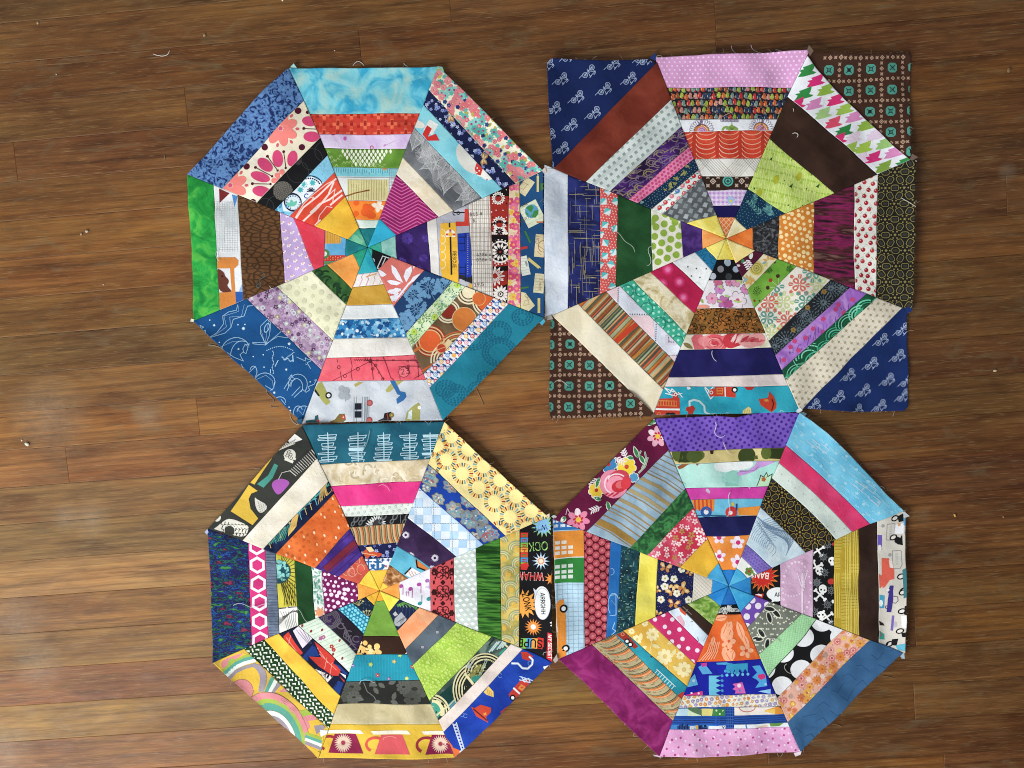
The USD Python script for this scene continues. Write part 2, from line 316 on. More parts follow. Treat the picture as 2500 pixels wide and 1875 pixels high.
def octo(g, x, y, R, col='529f90', dk='1d2b28'):
    g.pr(x, y, [(-R, -R * .55), (-R * .55, -R), (R * .55, -R), (R, -R * .55), (R, R * .55), (R * .55, R), (-R * .55, R), (-R, R * .55)], col)
    for a in (45, 135, 225, 315): g.rect(x + R * .62 * math.cos(math.radians(a)), y + R * .62 * math.sin(math.radians(a)), R * .34, R * .17, a, dk)
    g.rect(x, y, R * .72, R * .72, 0, dk); g.rect(x, y, R * .42, R * .42, 0, col); g.rect(x, y, R * .22, R * .22, 0, dk)
def diam(g, x, y, r, col='c9a78c'):
    g.raw(Polygon([(x - r, y), (x, y - r), (x + r, y), (x, y + r)]).difference(Polygon([(x - r * .62, y), (x, y - r * .62), (x + r * .62, y), (x, y + r * .62)])), col)
    g.rect(x, y, r * .45, r * .45, 45, col)
def xx(g, x, y, r, col='c9a78c'):
    for a in (45, 135): g.rect(x, y, r * 2.2, r * .34, a, col)
    for dx, dy in ((0, 1), (0, -1), (1, 0), (-1, 0)): g.rect(x + dx * r * .62, y + dy * r * .62, r * .3, r * .3, 45, col)
def lattice(g, pts, p, a, R):
    for x, y in pts:
        octo(g, x, y, R)
        T = lambda u, v: (x + rot([(u, v)], a)[0][0], y + rot([(u, v)], a)[0][1])
        for s in (-1, 1):
            diam(g, *T(p / 2, 0), 19); diam(g, *T(0, p / 2), 19)
            xx(g, *T(p / 2, s * p / 4), 15); xx(g, *T(s * p / 4, p / 2), 15); break
        xx(g, *T(p / 2, -p / 4), 15); xx(g, *T(p / 2, p / 4), 15); xx(g, *T(p / 4, p / 2), 15); xx(g, *T(-p / 4, p / 2), 15)
        diam(g, *T(p / 2, p / 2), 21)
def floral(g, sp, cols, ctr, r, n=6, j=.3, leaf=None, dy=None, a=0):
    for x, y in g.grid(sp, dy or sp, a, True, j):
        if leaf and g.u(0, 1) < .45: g.leaf(x + r, y, r * 1.3, r * .7, g.u(0, 360), leaf)
        g.fl(x, y, r * g.u(.7, 1.1), n, g.pick(*cols), ctr, g.u(0, 60))
def cross_stitch(g):
    pass
def wheel(g, x, y, r): g.c(x, y, r, '1b1c1e'); g.c(x, y, r * .55, 'e8ecee'); 
def knot(g, sp, a, gold='9c9054', bg='3a3a36'):
    """linked gold quatrefoil rings on black"""
    for x, y in g.grid(sp, sp * .87, a, True):
        for k in range(3):
            t = a + k * 60; u, v = x + sp * .5 * math.cos(math.radians(t)), y + sp * .5 * math.sin(math.radians(t))
            q = [(rr * math.cos(s) * 1.0, rr * .8 * math.sin(s)) for s, rr in [(i * math.pi / 10, sp * .23 * (1 - .07 * math.cos(4 * i * math.pi / 10))) for i in range(20)]]
            pl = Polygon([(u + m, v + w) for m, w in rot(q, t)])
            g.raw(pl.difference(pl.buffer(-sp * .028)), gold); g.raw(pl.buffer(-sp * .09), bg)
            for e in (-1, 1): g.c(u + e * sp * .3 * math.cos(math.radians(t)), v + e * sp * .3 * math.sin(math.radians(t)), sp * .042, gold)
        g.star(x, y, sp * .1, sp * .04, 6, gold)
def cherries(g, pts):
    for x, y, c in pts: g.c(x, y, 19, c); g.c(x - 6, y - 6, 5, 'f3d5d5'); g.l([(x, y - 19), (x + 12, y - 32)], 3, '6f9a78')
def blossom(g, x, y, r, col, cc=None):
    for k in range(5):
        t = k * 72 + 18; g.e(x + r * .6 * math.cos(math.radians(t)), y + r * .6 * math.sin(math.radians(t)), r * .42, r * .3, t, col, 8)
    if cc: g.c(x, y, r * .2, cc)
def lineleaf(g, x, y, L, w, a, col, lw=3.5, n=9):
    g.l([(x, y), (x + L * math.cos(math.radians(a)), y + L * math.sin(math.radians(a)))], lw, col)
    for i in range(1, n):
        t = i / n; bx, by = t * L, 0; ww = w * math.sin(math.pi * min(1, t * 1.05)) ** .7
        for s in (-1, 1): g.l([(x + u, y + v) for u, v in rot([(bx, by), (bx + L * .13, s * ww * .35), (bx + L * .2, s * ww * .5)], a)], lw * .8, col)
def truck_ladder(g, x0, y0, x1, y1, w, col, n=8):
    a = math.atan2(y1 - y0, x1 - x0); nx, ny = -math.sin(a) * w, math.cos(a) * w
    for s in (-1, 1): g.l([(x0 + s * nx, y0 + s * ny), (x1 + s * nx, y1 + s * ny)], 7, col)
    for i in range(n):
        t = (i + .5) / n; x, y = x0 + (x1 - x0) * t, y0 + (y1 - y0) * t; g.l([(x - nx, y - ny), (x + nx, y + ny)], 6, col)

# ------------------------------------------------------------------ block A, upper left
def A_red(g):
    for x, y in g.grid(240, 86, 0, True): g.rect(x, y, 92, 30, 0, 'f0754f'); g.rect(x, y, 30, 86, 0, 'f0754f'); g.rect(x, y, 26, 26, 0, 'b3271f')
    for x, y in g.grid(240, 86, 0, True, 0, 120): g.rect(x, y, 92, 30, 0, 'de5238'); g.rect(x, y, 30, 86, 0, 'de5238'); g.rect(x, y, 26, 26, 0, 'a8241c')
    for x, y in g.grid(120, 43, 0, True, 0, 60, 21): g.rect(x, y, 24, 22, 0, 'b82d22')
def A_lilac(g):
    g.e(1420, 685, 14, 18, 0, 'cf5cc0'); g.e(1318, 650, 18, 8, 0, 'b03a55')
    g.t('A2'); g.ring(68, 763, 13, 6, 'c23b66'); g.leaf(170, 755, 30, 16, -40, 'cf8fc6'); g.l([(190, 745), (280, 705)], 3, 'b79ac4')
def A_green(g):
    for r in range(5):
        for i in range(13):
            x = 1375 + i * 38 + (19 if r % 2 else 0) - 10; y = 778 + r * 28
            if abs(x - 1600) < 235 - r * 36: g.leaf(x, y, 40, 22, 90, 'eef3dd')
    for i in range(55):
        x, y = g.u(1240, 1700), g.u(790, 935)
        if y > 860 or x < 1400: g.l([(x - 15, y + 22), (x - 3, y), (x + 12, y + 18)], 5, 'a9c884')
    g.t('A2')
    for i in range(10):
        x, y = i * 20, 905 + (i % 3) * 10; g.l([(x - 12, y + 12), (x, y), (x + 10, y + 12)], 5, 'a9c884')
def A_note(g):
    g.p([(1290, 930), (1880, 930), (1880, 1018), (1290, 1018)], '82d0dd')
    for i in range(26): g.l([(1330 + i * 20, 948), (1330 + i * 20, 985 + 14 * (i % 3 == 0))], 4, '2b6f86')
    g.l([(1300, 1028), (1900, 1026)], 5, '9aa3a6')
    g.p([(1445, 1046), (1800, 1044), (1800, 1226), (1440, 1226)], 'dcd298')
    for i in range(16): g.l([(1455 + i * 22, 1046), (1453 + i * 22, 1226)], 4, '8c8a4a')
    g.l([(1400, 1200), (1520, 1160), (1638, 1138)], 11, '8a5523')
    g.t('A2')
    for i in range(5): g.l([(226 + i * 18, 945), (222 + i * 18, 1226)], 4, '8d98a6')
    for i in range(10): g.l([(215, 955 + i * 28), (300, 955 + i * 28)], 3, '9db0bd')
    g.l([(0, 1146), (48, 1138)], 12, '8a5523'); g.e(180, 948, 22, 14, 0, 'c79a4e')
def A_orange(g):
    for x, y, r in ((1520, 1250, 26), (1600, 1330, 40), (1640, 1300, 38), (1515, 1345, 26), (1660, 1360, 30)): g.c(x, y, r, 'ec6410')
    g.t('A2'); g.e(20, 1290, 34, 30, 20, 'ec5f10'); g.e(45, 1350, 26, 40, -20, 'ec5f10')
    for a in (20, 100, 190, 290): g.leaf(125, 1275, 62, 42, a, 'f4e6d2')
def A_floral(g):
    for x, y in g.grid(46, 46, 48, True, .25):
        k = g.u(0, 1)
        if k < .24:
            g.fl(x, y, g.u(30, 42), 5, g.pick('d8808a', 'd9747c', 'e08f96'), '8f4a52', g.u(0, 70), .22, .2); g.c(x + 4, y - 3, 5, 'e8cf9a')
        elif k < .55:
            g.petals(x, y, 5, g.u(34, 46), 9, 16, g.pick('56b5aa', '7cc9c0', '49a89d'), g.u(0, 40)); g.c(x, y, 11, 'a4407e')
        elif k < .72: g.leaf(x, y, 44, 26, g.u(0, 360), g.pick('b5ab45', '9fa03a', 'c4b95c'))
        elif k < .86: g.c(x, y, 20, 'cf6478'); g.c(x, y, 11, 'e59aa4'); g.c(x, y, 5, 'b3455c')
        else: g.fl(x, y, 20, 5, g.pick('27386f', '2f4a86', '56b5aa'))
def A_navy(g):
    for x, y in g.grid(92, 80, 44, True, .25):
        for k in range(g.pick(3, 5, 6)):
            blossom(g, x + g.u(-32, 32), y + g.u(-32, 32), g.u(13, 19), g.pick('aab7ea', '8fa0dc', '6a7cc0', 'c7d2f2'))
    for x, y in ((755, 490), (1045, 865)):
        for a in (55, 100, -40, -85): g.leaf(x, y, 62, 34, a, 'a98554'); g.leaf(x, y, 44, 16, a, 'd8c197')
def A_scene(g):
    g.e(470, 560, 70, 34, 20, 'e8e6dd'); g.rect(590, 590, 90, 110, 30, 'e3e6e0')
    g.p([(556, 572), (598, 603), (562, 674), (632, 646), (664, 705), (560, 708), (515, 652)], 'd32f2c')
    g.e(950, 850, 120, 165, -40, 'd9d9d2'); g.e(1020, 985, 40, 34, 40, 'f3f1ea'); g.e(1080, 1000, 60, 50, 30, 'f2f0ea')
    g.p([(985, 905), (1020, 890), (1050, 930), (1025, 1010), (985, 1000), (972, 950)], 'cf3a33')
    for x, y in ((1010, 910), (995, 945), (1012, 970), (990, 985), (1030, 925)): g.c(x, y, 7, 'f6eeea')
    g.c(1080, 1046, 7, 'a34fb0')
def A_greyleaf(g):
    for x, y, L, a in ((420, 800, 240, -70), (470, 870, 300, -42), (480, 960, 300, -25), (640, 1060, 300, -62), (700, 1190, 260, -75), (790, 1000, 250, -40), (800, 1240, 300, -30), (560, 700, 200, 35), (880, 1180, 260, -88), (760, 820, 220, 60), (620, 880, 260, 70), (520, 760, 260, -100), (600, 1010, 260, -95), (720, 1040, 240, -15), (860, 1290, 260, -60), (650, 900, 200, -150), (540, 880, 200, -75), (930, 1230, 240, -120)):
        lineleaf(g, x, y, L, 150, a, 'c9cbcd', 3.4, 22)
def A_chev(g): g.lines([(0, 9, 'd569a8')], 31, 2, lambda u: 46 * (abs(((u + 70) / 150) % 2 - 1) * 2 - 1) * .9, step=15)
def A_school(g):
    def card(x, y, w, h, a, c='d9dfc4', lines=True):
        g.rect(x, y, w, h, a, c)
        if lines:
            for i in range(1, 6): g.l([(x + u, y + v) for u, v in rot([(-w / 2, -h / 2 + h * i / 6), (w / 2, -h / 2 + h * i / 6)], a)], 2.5, '9fb2a8')
    card(1475, 1345, 170, 200, -27); g.c(1472, 1322, 60, '5a9fc4')
    for q in ([(1420, 1290), (1470, 1265), (1490, 1290), (1465, 1335), (1440, 1310)], [(1490, 1320), (1530, 1310), (1530, 1345), (1505, 1380), (1470, 1375)], [(1420, 1325), (1445, 1345), (1440, 1365), (1420, 1345)]): g.p(q, '3f8b45')
    g.txt(1376, 1424, 'EARTH', 26, -27, '5b6b4a', False); g.txt(1372, 1300, 'OUR', 26, -27, '5b6b4a')
    g.rect(1420, 1105, 90, 150, 35, 'd9d0a8'); g.p([(1380, 1080), (1400, 1060), (1410, 1090)], 'b9a878'); g.l([(1372, 1120), (1400, 1130), (1440, 1080)], 4, 'b08a58'); g.l([(1390, 1060), (1445, 1095)], 4, 'b08a58')
    g.rect(1526, 1085, 20, 140, 0, 'cfc079'); g.rect(1526, 1010, 8, 26, 0, 'cfc079'); g.rect(1435, 1545, 16, 110, -25, '3d7a35')
    g.rect(1400, 1642, 70, 18, -8, 'c2372e'); g.rect(1560, 1418, 90, 14, 0, 'c9744e'); g.rect(1565, 1110, 30, 60, 0, '3b7a36')
    g.t('A4'); g.rect(1560, 75, 120, 200, 5, 'd9caa2'); g.arc(1570, 80, 40, 50, 20, 340, 6, '9c6b3f'); g.l([(1520, 120), (1560, 160)], 4, '9c6b3f'); g.l([(1525, 70), (1580, 110)], 4, '9c6b3f'); g.txt(1530, 60, 'CAT', 28, -80, '7a5a38')
    g.rect(1408, 250, 75, 170, -12, 'dfe3d8'); g.e(1425, 230, 10, 26, -12, '8f9c94')
    for i in range(6): g.l([(1376, 190 + i * 26), (1448, 178 + i * 26)], 2.5, '9fb2a8')
    g.rect(1490, 228, 26, 125, -50, 'cfc079'); g.rect(1540, 262, 10, 30, -50, 'cfc079'); g.rect(1538, 405, 90, 170, 6, 'd4cfae')
    for i in range(6): g.l([(1500, 335 + i * 26), (1585, 345 + i * 26)], 2.5, 'a9a98a')
    g.txt(1556, 470, 'APPLE', 26, -84, 'a56a4a')
    g.p([(1380, 480), (1420, 490), (1500, 600), (1440, 655), (1375, 640)], 'd9d0a8'); g.l([(1400, 600), (1450, 590), (1440, 550), (1410, 560), (1400, 600)], 4, 'b08a58'); g.txt(1405, 510, 'CAT', 24, 48, '7a5a38')
    g.rect(1535, 600, 22, 130, 0, 'cfc079'); g.rect(1410, 443, 70, 14, -8, '3d7a35'); g.rect(1400, 95, 55, 18, -8, 'c2372e'); g.rect(1448, 20, 14, 60, -20, '3d7a35'); g.l([(1570, 390), (1578, 400)], 4, '9c3030')
def A_pinkyel(g):
    for x, y in g.grid(52, 56, 0, True, .22):
        k = g.u(0, 1)
        if k < .42: g.fl(x, y, g.u(30, 42), 5, g.pick('dc5f90', 'e8799f', 'd24a78'), 'f0a05a', g.u(0, 70))
        elif k < .75: g.petals(x, y, 4, g.u(30, 44), 8, 18, g.pick('ecd060', 'e8c24a'), g.u(0, 40)); g.c(x, y, 10, 'e89a3c')
        else: g.leaf(x, y, 40, 24, g.u(0, 360), g.pick('c3c268', 'e7b8a8'))
def A_medal(g):
    g.p([(1105, 1110), (1290, 1110), (1280, 1190), (1105, 1200)], '1b1213'); g.p([(1105, 1560), (1290, 1545), (1290, 1700), (1105, 1700)], '1b1213')
    for x, y, r in ((1190, 1430, 66), (1180, 1210, 60)): g.petals(x, y, r * .45, r, 15, 20, 'efe8e2'); g.petals(x, y, r * .55, r * .8, 15, 8, '1b1213')
    for i in range(7): g.c(1120 + i * 25, 1438 - 24 * math.sin(i / 6 * math.pi), 12, '1b1213'); g.c(1120 + i * 25, 1515, 13, 'efe8e2')
    g.e(1190, 1490, 55, 30, 0, 'efe8e2'); g.petals(1188, 1500, 5, 40, 9, 14, '1b1213'); g.petals(1190, 1640, 5, 55, 11, 20, 'efe8e2')
    g.c(1120, 1330, 6, 'efe8e2'); g.t('A4')
    g.p([(1105, -20), (1290, -20), (1280, 60), (1105, 50)], '1b1213'); g.c(1195, 128, 98, 'efe8e2'); g.c(1195, 128, 84, '1b1213'); g.petals(1195, 128, 10, 82, 12, 26, 'efe8e2', 15); g.petals(1195, 128, 4, 55, 12, 14, '1b1213')
    g.c(1195, 128, 10, 'a32a22')
    for i in range(22): g.c(1195 + 108 * math.cos(i * .2856), 128 + 108 * math.sin(i * .2856), 7, 'efe8e2')
    g.p([(1105, 260), (1290, 250), (1290, 290), (1105, 310)], '1b1213'); g.petals(1150, 340, 20, 90, 12, 22, 'efe8e2'); g.petals(1150, 340, 30, 70, 12, 10, 'a32a22')
    g.p([(1105, 470), (1290, 400), (1290, 640), (1105, 600)], '1b1213'); g.petals(1200, 500, 20, 80, 13, 22, 'efe8e2'); g.c(1200, 500, 16, 'efe8e2')
    for x, y in g.grid(60, 60): g.c(x, y, 5, g.pick('efe8e2', '1b1213', 'a32a22'))
def A_ledger(g):
    g.lines([(0, 2.6, '6e6a66'), (13, 2.2, '9a9792')], 34, 89); g.lines([(0, 2.6, '9a8d86')], 40, 0); g.l([(1088, 1180), (1110, 1660)], 4, 'c98a80')
    for x, y, s in ((925, 1368, '$15 #'), (950, 1420, '$.')): g.txt(x, y, s, 30, -4, '3d3a3a')
    g.t('A4'); g.lines([(0, 2.2, 'b9a29a')], 200, 89, o=70); g.txt(985, 170, '4386 6', 28, -3, '55504c'); g.txt(985, 215, '8386 1', 28, -3, '55504c'); g.txt(965, 435, '19.5', 30, -4, '55504c')
def A_rescue(g):
    g.l([(790, 1335), (900, 1335)], 9, '26262a'); g.ring(828, 1340, 12, 7, '26262a'); g.arc(795, 1340, 14, 18, 60, 260, 7, '26262a')
    g.p([(885, 1305), (915, 1305), (925, 1450), (810, 1455), (805, 1415), (880, 1415)], 'd23f31')
    g.p([(672, 1430), (805, 1422), (830, 1700), (830, 2000), (700, 1960), (665, 1800)], 'eebb26')
    g.l([(752, 1425), (760, 1700)], 14, '2a2620'); g.p([(820, 1520), (925, 1510), (945, 1900), (830, 1920)], '1e3fae')
    g.lines([(0, 0.1, '1e3fae')], 400)
    for y in (1560, 1600): g.l([(822, y), (888, y)], 6, '12204a')
    g.l([(888, 1515), (895, 1700)], 6, '12204a')
    for i in range(20): g.c(912, 1530 + i * 18, 4, 'd3b23c')
    g.c(760, 1528, 44, 'f2ece2'); g.c(760, 1528, 20, 'eebb26')
    for a in (0, 90, 180, 270): g.rect(760 + 32 * math.cos(math.radians(a)), 1528 + 32 * math.sin(math.radians(a)), 24, 18, a, 'cf4a33')
    for i in range(5): g.arc(676, 1520 + i * 66, 42, 40, -80, 80, 7, 'f1e2b0')
    g.t('A4'); g.p([(665, 0), (830, 0), (830, 380), (700, 250), (670, 170)], 'eebb26'); g.l([(760, 0), (768, 330)], 15, '2a2620')
    g.p([(820, 0), (940, 0), (945, 250), (828, 210)], '1e3fae')
    for i in range(4): g.arc(672, 20 + i * 72, 44, 42, -80, 80, 7, 'f1e2b0')
    for i in range(13): g.c(912, 8 + i * 18, 4, 'd3b23c')
    for y in (0, 55, 120): g.l([(828, y), (888, y)], 6, '12204a')
    g.l([(884, 0), (888, 125)], 6, '12204a'); g.p([(830, 330), (950, 340), (955, 410), (890, 385), (830, 355)], '2e2e30'); g.p([(920, 405), (955, 412), (955, 450), (925, 440)], 'e0b232')
    for x in (830, 888): g.l([(x, 230), (x + 2, 390)], 5, '12204a')
    for y in (265, 320): g.l([(830, y), (890, y)], 5, '12204a')
    g.txt(778, 122, 'RESCUE', 33, 90, '2a2430', True, .82)
    g.t('A2'); g.p([(672, 1428), (690, 1400), (700, 1428)], 'b9bac6')
def A_purple(g):
    for x, y, r in ((380, 1560, 60), (545, 1560, 40), (420, 1900, 70), (330, 1770, 50), (520, 1730, 44), (480, 1840, 48)):
        for k in range(10):
            a = k * 36; g.e(x + r * .5 * math.cos(math.radians(a)), y + r * .5 * math.sin(math.radians(a)), r * .4, r * .24, a, g.pick('4d3488', '56409a', '46307e'))
def A_dotteal(g):
    for cx, cy, rr, n in ((1190, 1010, 150, 3), (1060, 1230, 60, 3), (1390, 700, 90, 3), (800, 1380, 110, 4), (960, 900, 110, 3), (1180, 830, 110, 3), (720, 1330, 90, 3), (1000, 1330, 80, 2)):
        for q in range(n):
            r = rr - q * 24
            if r < 20: continue
            m = int(2 * math.pi * r / 32)
            for i in range(m):
                t = i * 2 * math.pi / m
                g.e(cx + r * math.cos(t), cy + r * .8 * math.sin(t), 13 - q, 8, math.degrees(t) + 90, '0c6784', 8)
def A_ditsy(g):
    a = -46; k = 0; cs = ('c9434f', 'e6b45a', '7ba6d6', 'e0a5bd')
    for x, y in g.grid(78, 42, a, True):
        k += 1; c = cs[k % 4]
        g.fl(x, y, 21, 8, c, 'f2eee8', 0, .22, .5); g.c(x, y, 5, c)
        u, v = rot([(39, 0)], a)[0]
        for s in (-1, 1): g.leaf(x + u, y + v, 24, 12, a + 90 + s * 40 - 90 + 135, '2c4f92'); g.leaf(x + u, y + v, 24, 11, a + s * 120, '2c4f92')
def A_retro(g):
    def rings(x, y, rs):
        for r, c in rs: g.c(x, y, r, c)
    rings(580, 910, ((140, 'a33d22'), (128, 'dcc79a'), (120, 'c2622e'), (112, '7a2a1c'), (102, 'd9b784'), (92, 'd95f24')))
    rings(740, 650, ((105, 'e5dab8'), (92, '6b5238'), (84, 'e5dab8'), (70, '6b5238'), (60, '8f2d20')))
    rings(1090, 560, ((140, 'e5dab8'), (128, '5a442e'), (118, 'e5dab8'), (105, '8a3522'), (95, 'd96224')))
    rings(920, 480, ((110, 'e5dab8'), (96, '5f482e'), (84, 'e5dab8'), (68, '5f482e'), (58, 'e5dab8')))
    rings(880, 720, ((108, 'd9c290'), (103, 'cf7a30'))); rings(1010, 540, ((60, 'e0b070'), (55, 'd06a2a')))
    for r in (160, 142, 124, 106): g.arc(840, 990, r * 1.2, r, 180, 290, 11, ('c2622e', '8f4a2a', 'd9b784', '7a3a22')[r % 4])
    for r in (130, 105, 80): g.arc(720, 1080, r, r * 1.1, 170, 290, 12, 'e5dab8')
    g.p([(690, 960), (740, 890), (800, 940), (750, 1000)], 'dcc79a'); g.c(680, 975, 46, 'e0b070'); g.c(680, 975, 38, 'b8402a'); g.l([(640, 990), (720, 960)], 5, 'e0b070')
    g.l([(500, 1180), (640, 1090)], 14, 'd95f24'); g.l([(440, 1000), (500, 960)], 24, 'd07a30'); g.l([(540, 1210), (590, 1160)], 16, 'a33d22')
def A_lime(g):
    for x, y, r in ((440, 870, 90), (560, 760, 90), (620, 640, 90), (720, 560, 95), (800, 450, 80), (500, 700, 60), (700, 640, 60), (450, 930, 70)):
        c = g.pick('8fb56a', '5b9a5a', '3f8a62', '7fb06a', '5f9fae')
        for i in range(60):
            t, q = g.u(0, 6.28), r * g.u(.1, 1) ** .6; g.c(x + q * math.cos(t), y + q * math.sin(t), 5, c, 6)
    for x, y in ((440, 830), (620, 700), (820, 420)): g.c(x, y, 26, 'b5d24a'); g.c(x, y, 8, '6f9a2e')
def umbel(g, x, y, r, col, n=13, a0=0):
    for i in range(n):
        t = math.radians(a0 + i * 360 / n + g.u(-8, 8)); q = r * g.u(.75, 1.1)
        g.l([(x + r * .12 * math.cos(t), y + r * .12 * math.sin(t)), (x + q * math.cos(t), y + q * math.sin(t))], 5, col)
        for k in range(3): g.fl(x + q * math.cos(t) + g.u(-12, 12), y + q * math.sin(t) + g.u(-12, 12), 17, 4, col, None, g.u(0, 90))
def A_dand(g):
    for x, y, r in ((565, 435, 80), (430, 500, 70), (460, 630, 80), (365, 730, 65), (700, 420, 60), (330, 760, 50)): umbel(g, x, y, r, '6a9bc2')
    g.l([(590, 490), (640, 580), (700, 680)], 5, '6a9bc2'); g.l([(440, 520), (560, 600)], 4, '4f7da8')
def A_coral(g):
    c = 'ecebf4'
    for x, y, L, w, a in ((345, 400, 190, 60, -125), (370, 395, 150, 70, -75), (400, 400, 170, 60, -30), (330, 400, 130, 50, 185), (330, 450, 140, 50, 165), (300, 480, 120, 46, 130), (200, 330, 90, 60, -160), (430, 280, 160, 40, -60)): 
        g.p([(x + u, y + v) for u, v in rot([(0, 0), (L * .3, -w * .5), (L * .7, -w * .45), (L, w * .1), (L * .75, w * .35), (L * .4, w * .25)], a)], c)
    g.l([(480, 330), (390, 410), (270, 560)], 16, c)
    for i in range(5): g.leaf(330 - i * 22, 470 + i * 26, 70, 26, 200 - i * 12, c); g.leaf(345 - i * 14, 480 + i * 20, 60, 22, 60, c)
def A_clip(g):
    g.l([(120, 270), (165, 165), (225, 185)], 8, 'd8dadd'); g.l([(150, 275), (190, 180)], 8, 'd8dadd'); g.l([(120, 275), (150, 272)], 8, 'd8dadd'); g.l([(225, 185), (200, 230)], 8, 'd8dadd'); g.arc(80, 205, 14, 16, -120, 90, 7, 'd8dadd')
def A_cars(g):
    g.t('A3')
    g.p([(1185, 1280), (1215, 1270), (1265, 1370), (1250, 1400), (1290, 1440), (1285, 1455), (1255, 1475), (1220, 1440), (1150, 1340)], 'a8a95a'); g.p([(1160, 1330), (1200, 1390), (1185, 1395), (1150, 1350)], '23272b'); wheel(g, 1275, 1388, 29)
    for x, y, r in ((1390, 1330, 30), (1430, 1350, 34), (1395, 1390, 34), (1440, 1400, 28), (1410, 1360, 40)): g.c(x, y, r, 'a5adb5')
    g.l([(1420, 1400), (1425, 1440)], 8, 'a5adb5')
    for x in (1500, 1520, 1570, 1590, 1610): g.l([(x, 1400), (x, 1620)], 3, '5f6b78')
    for y in (1485, 1555): g.rect(1536, y, 58, 56, 0, '242a38')
    for y in (1455, 1605): g.c(1636, y, 26, 'a3454a'); g.c(1636, y, 18, 'c86a64')
    g.p([(1070, 1610), (1150, 1600), (1155, 1570), (1180, 1560), (1190, 1625), (1080, 1630)], '2a5f68'); g.c(1180, 1612, 12, 'c43a36')
    g.p([(1290, 1615), (1330, 1600), (1370, 1550), (1420, 1550), (1430, 1600), (1400, 1630), (1285, 1630)], '7c6a38'); g.c(1408, 1578, 18, 'd2403a'); g.c(1408, 1578, 6, 'e8dede')
    g.p([(1500, 1290), (1540, 1270), (1580, 1275), (1510, 1315)], 'b5a95a')
    g.t('A4')
    for y in (1455, 1605): g.c(48, y, 28, 'a3454a'); g.c(48, y, 19, 'c86a64')
    for x in (10, 28, 42): g.l([(x, 1400), (x, 1620)], 3, '5f6b78')
    g.p([(190, 1340), (250, 1270), (330, 1250), (345, 1262), (230, 1355), (200, 1362)], 'b0ab62'); g.p([(225, 1252), (275, 1258), (318, 1350), (365, 1360), (375, 1400), (350, 1430), (295, 1462), (285, 1420), (320, 1385), (295, 1378)], '2f6ea8')
    g.p([(180, 1545), (240, 1530), (245, 1600), (170, 1610)], '2a2326'); g.p([(120, 1610), (185, 1580), (240, 1585), (240, 1614)], '34353a'); g.l([(205, 1545), (215, 1600)], 10, 'a3453c'); g.c(245, 1560, 22, '8a7a34'); g.c(245, 1560, 9, 'b9ad64')
    g.p([(365, 1600), (380, 1530), (430, 1480), (480, 1450), (495, 1470), (495, 1610), (365, 1612)], 'a9a85e'); g.p([(385, 1590), (395, 1530), (425, 1510), (425, 1595)], 'd6e4e8'); g.c(490, 1492, 16, 'f0f2f4')
    g.e(100, 1300, 50, 30, 30, 'd3d9e2'); g.e(490, 1270, 50, 30, 30, 'd3d9e2')
def A_map(g):
    d = '6d2230'
    for pts in ([(1305, 1262), (1470, 1180), (1660, 1080)], [(1470, 1060), (1485, 1130), (1475, 1190), (1485, 1262)], [(1350, 1070), (1355, 1100)], [(1380, 1180), (1390, 1255)]): g.l(pts, 4.5, d)
    for x, y, r in ((1420, 1218, 14), (1535, 1155, 14), (1365, 1140, 13), (1645, 1090, 12)): g.ring(x, y, r, 4.5, d)
    for i in range(7): g.l([(1500 + i * 20, 1068), (1512 + i * 20, 1085), (1520 + i * 20, 1070)], 3.5, d)
    g.t('A4')
    for pts in ([(0, 1085), (60, 1082), (470, 1080)], [(60, 1050), (75, 1150), (80, 1250)], [(60, 1085), (105, 1130), (170, 1250)], [(170, 1050), (200, 1120), (235, 1230), (265, 1255)], [(400, 1130), (490, 1132)], [(470, 1040), (480, 1230)], [(310, 1135), (395, 1130), (400, 1180), (405, 1200)], [(310, 1135), (315, 1200), (320, 1250)], [(440, 1240), (550, 1180)]): g.l(pts, 4.5, d)
    for x, y, r in ((60, 1085, 14), (78, 1155, 11), (105, 1125, 11), (392, 1132, 11), (468, 1090, 10), (485, 1130, 11), (165, 1245, 11)): g.ring(x, y, r, 4.5, d)
    g.e(352, 1183, 44, 44, 0, 'ee7682'); g.ring(352, 1183, 44, 4.5, d); g.txt(324, 1206, '23', 50, -8, d)
    g.c(60, 1085, 9, d)
    for x, y, s in ((110, 1090, 'N'), (250, 1088, 'N'), (375, 1096, 'N'), (405, 1085, '110'), (5, 1076, '52'), (120, 1195, '6'), (435, 1062, '1')): g.txt(x, y, s, 20, 4, d)
def A_blueblot(g):
    for x, y in g.grid(44, 40, 0, True, .3): g.fl(x, y, g.u(22, 34), 5, g.pick('2e86bd', '6fb2d8', '0d5593', '4a9acb', '8fc4e2', '1468a4'), None, g.u(0, 70))
    for x, y in g.grid(60, 52, 0, True, .3, 20, 10): g.c(x, y, g.u(8, 15), g.pick('0b4a86', 'e6eef3', 'b9d8ea', '2e86bd'))
    g.t('A4'); 
def A_sketch(g):
    for i in range(14): 
        x = 1490 + i * 55; g.l([(x, 440), (x + 30, 370), (x + 22, 350), (x + 50, 310)], 4, g.pick('d08aa6', 'd8a35a', 'c2607a', 'e0a0a0'))
    g.t('A4'); g.l([(20, 350), (110, 320)], 8, 'dba14e')
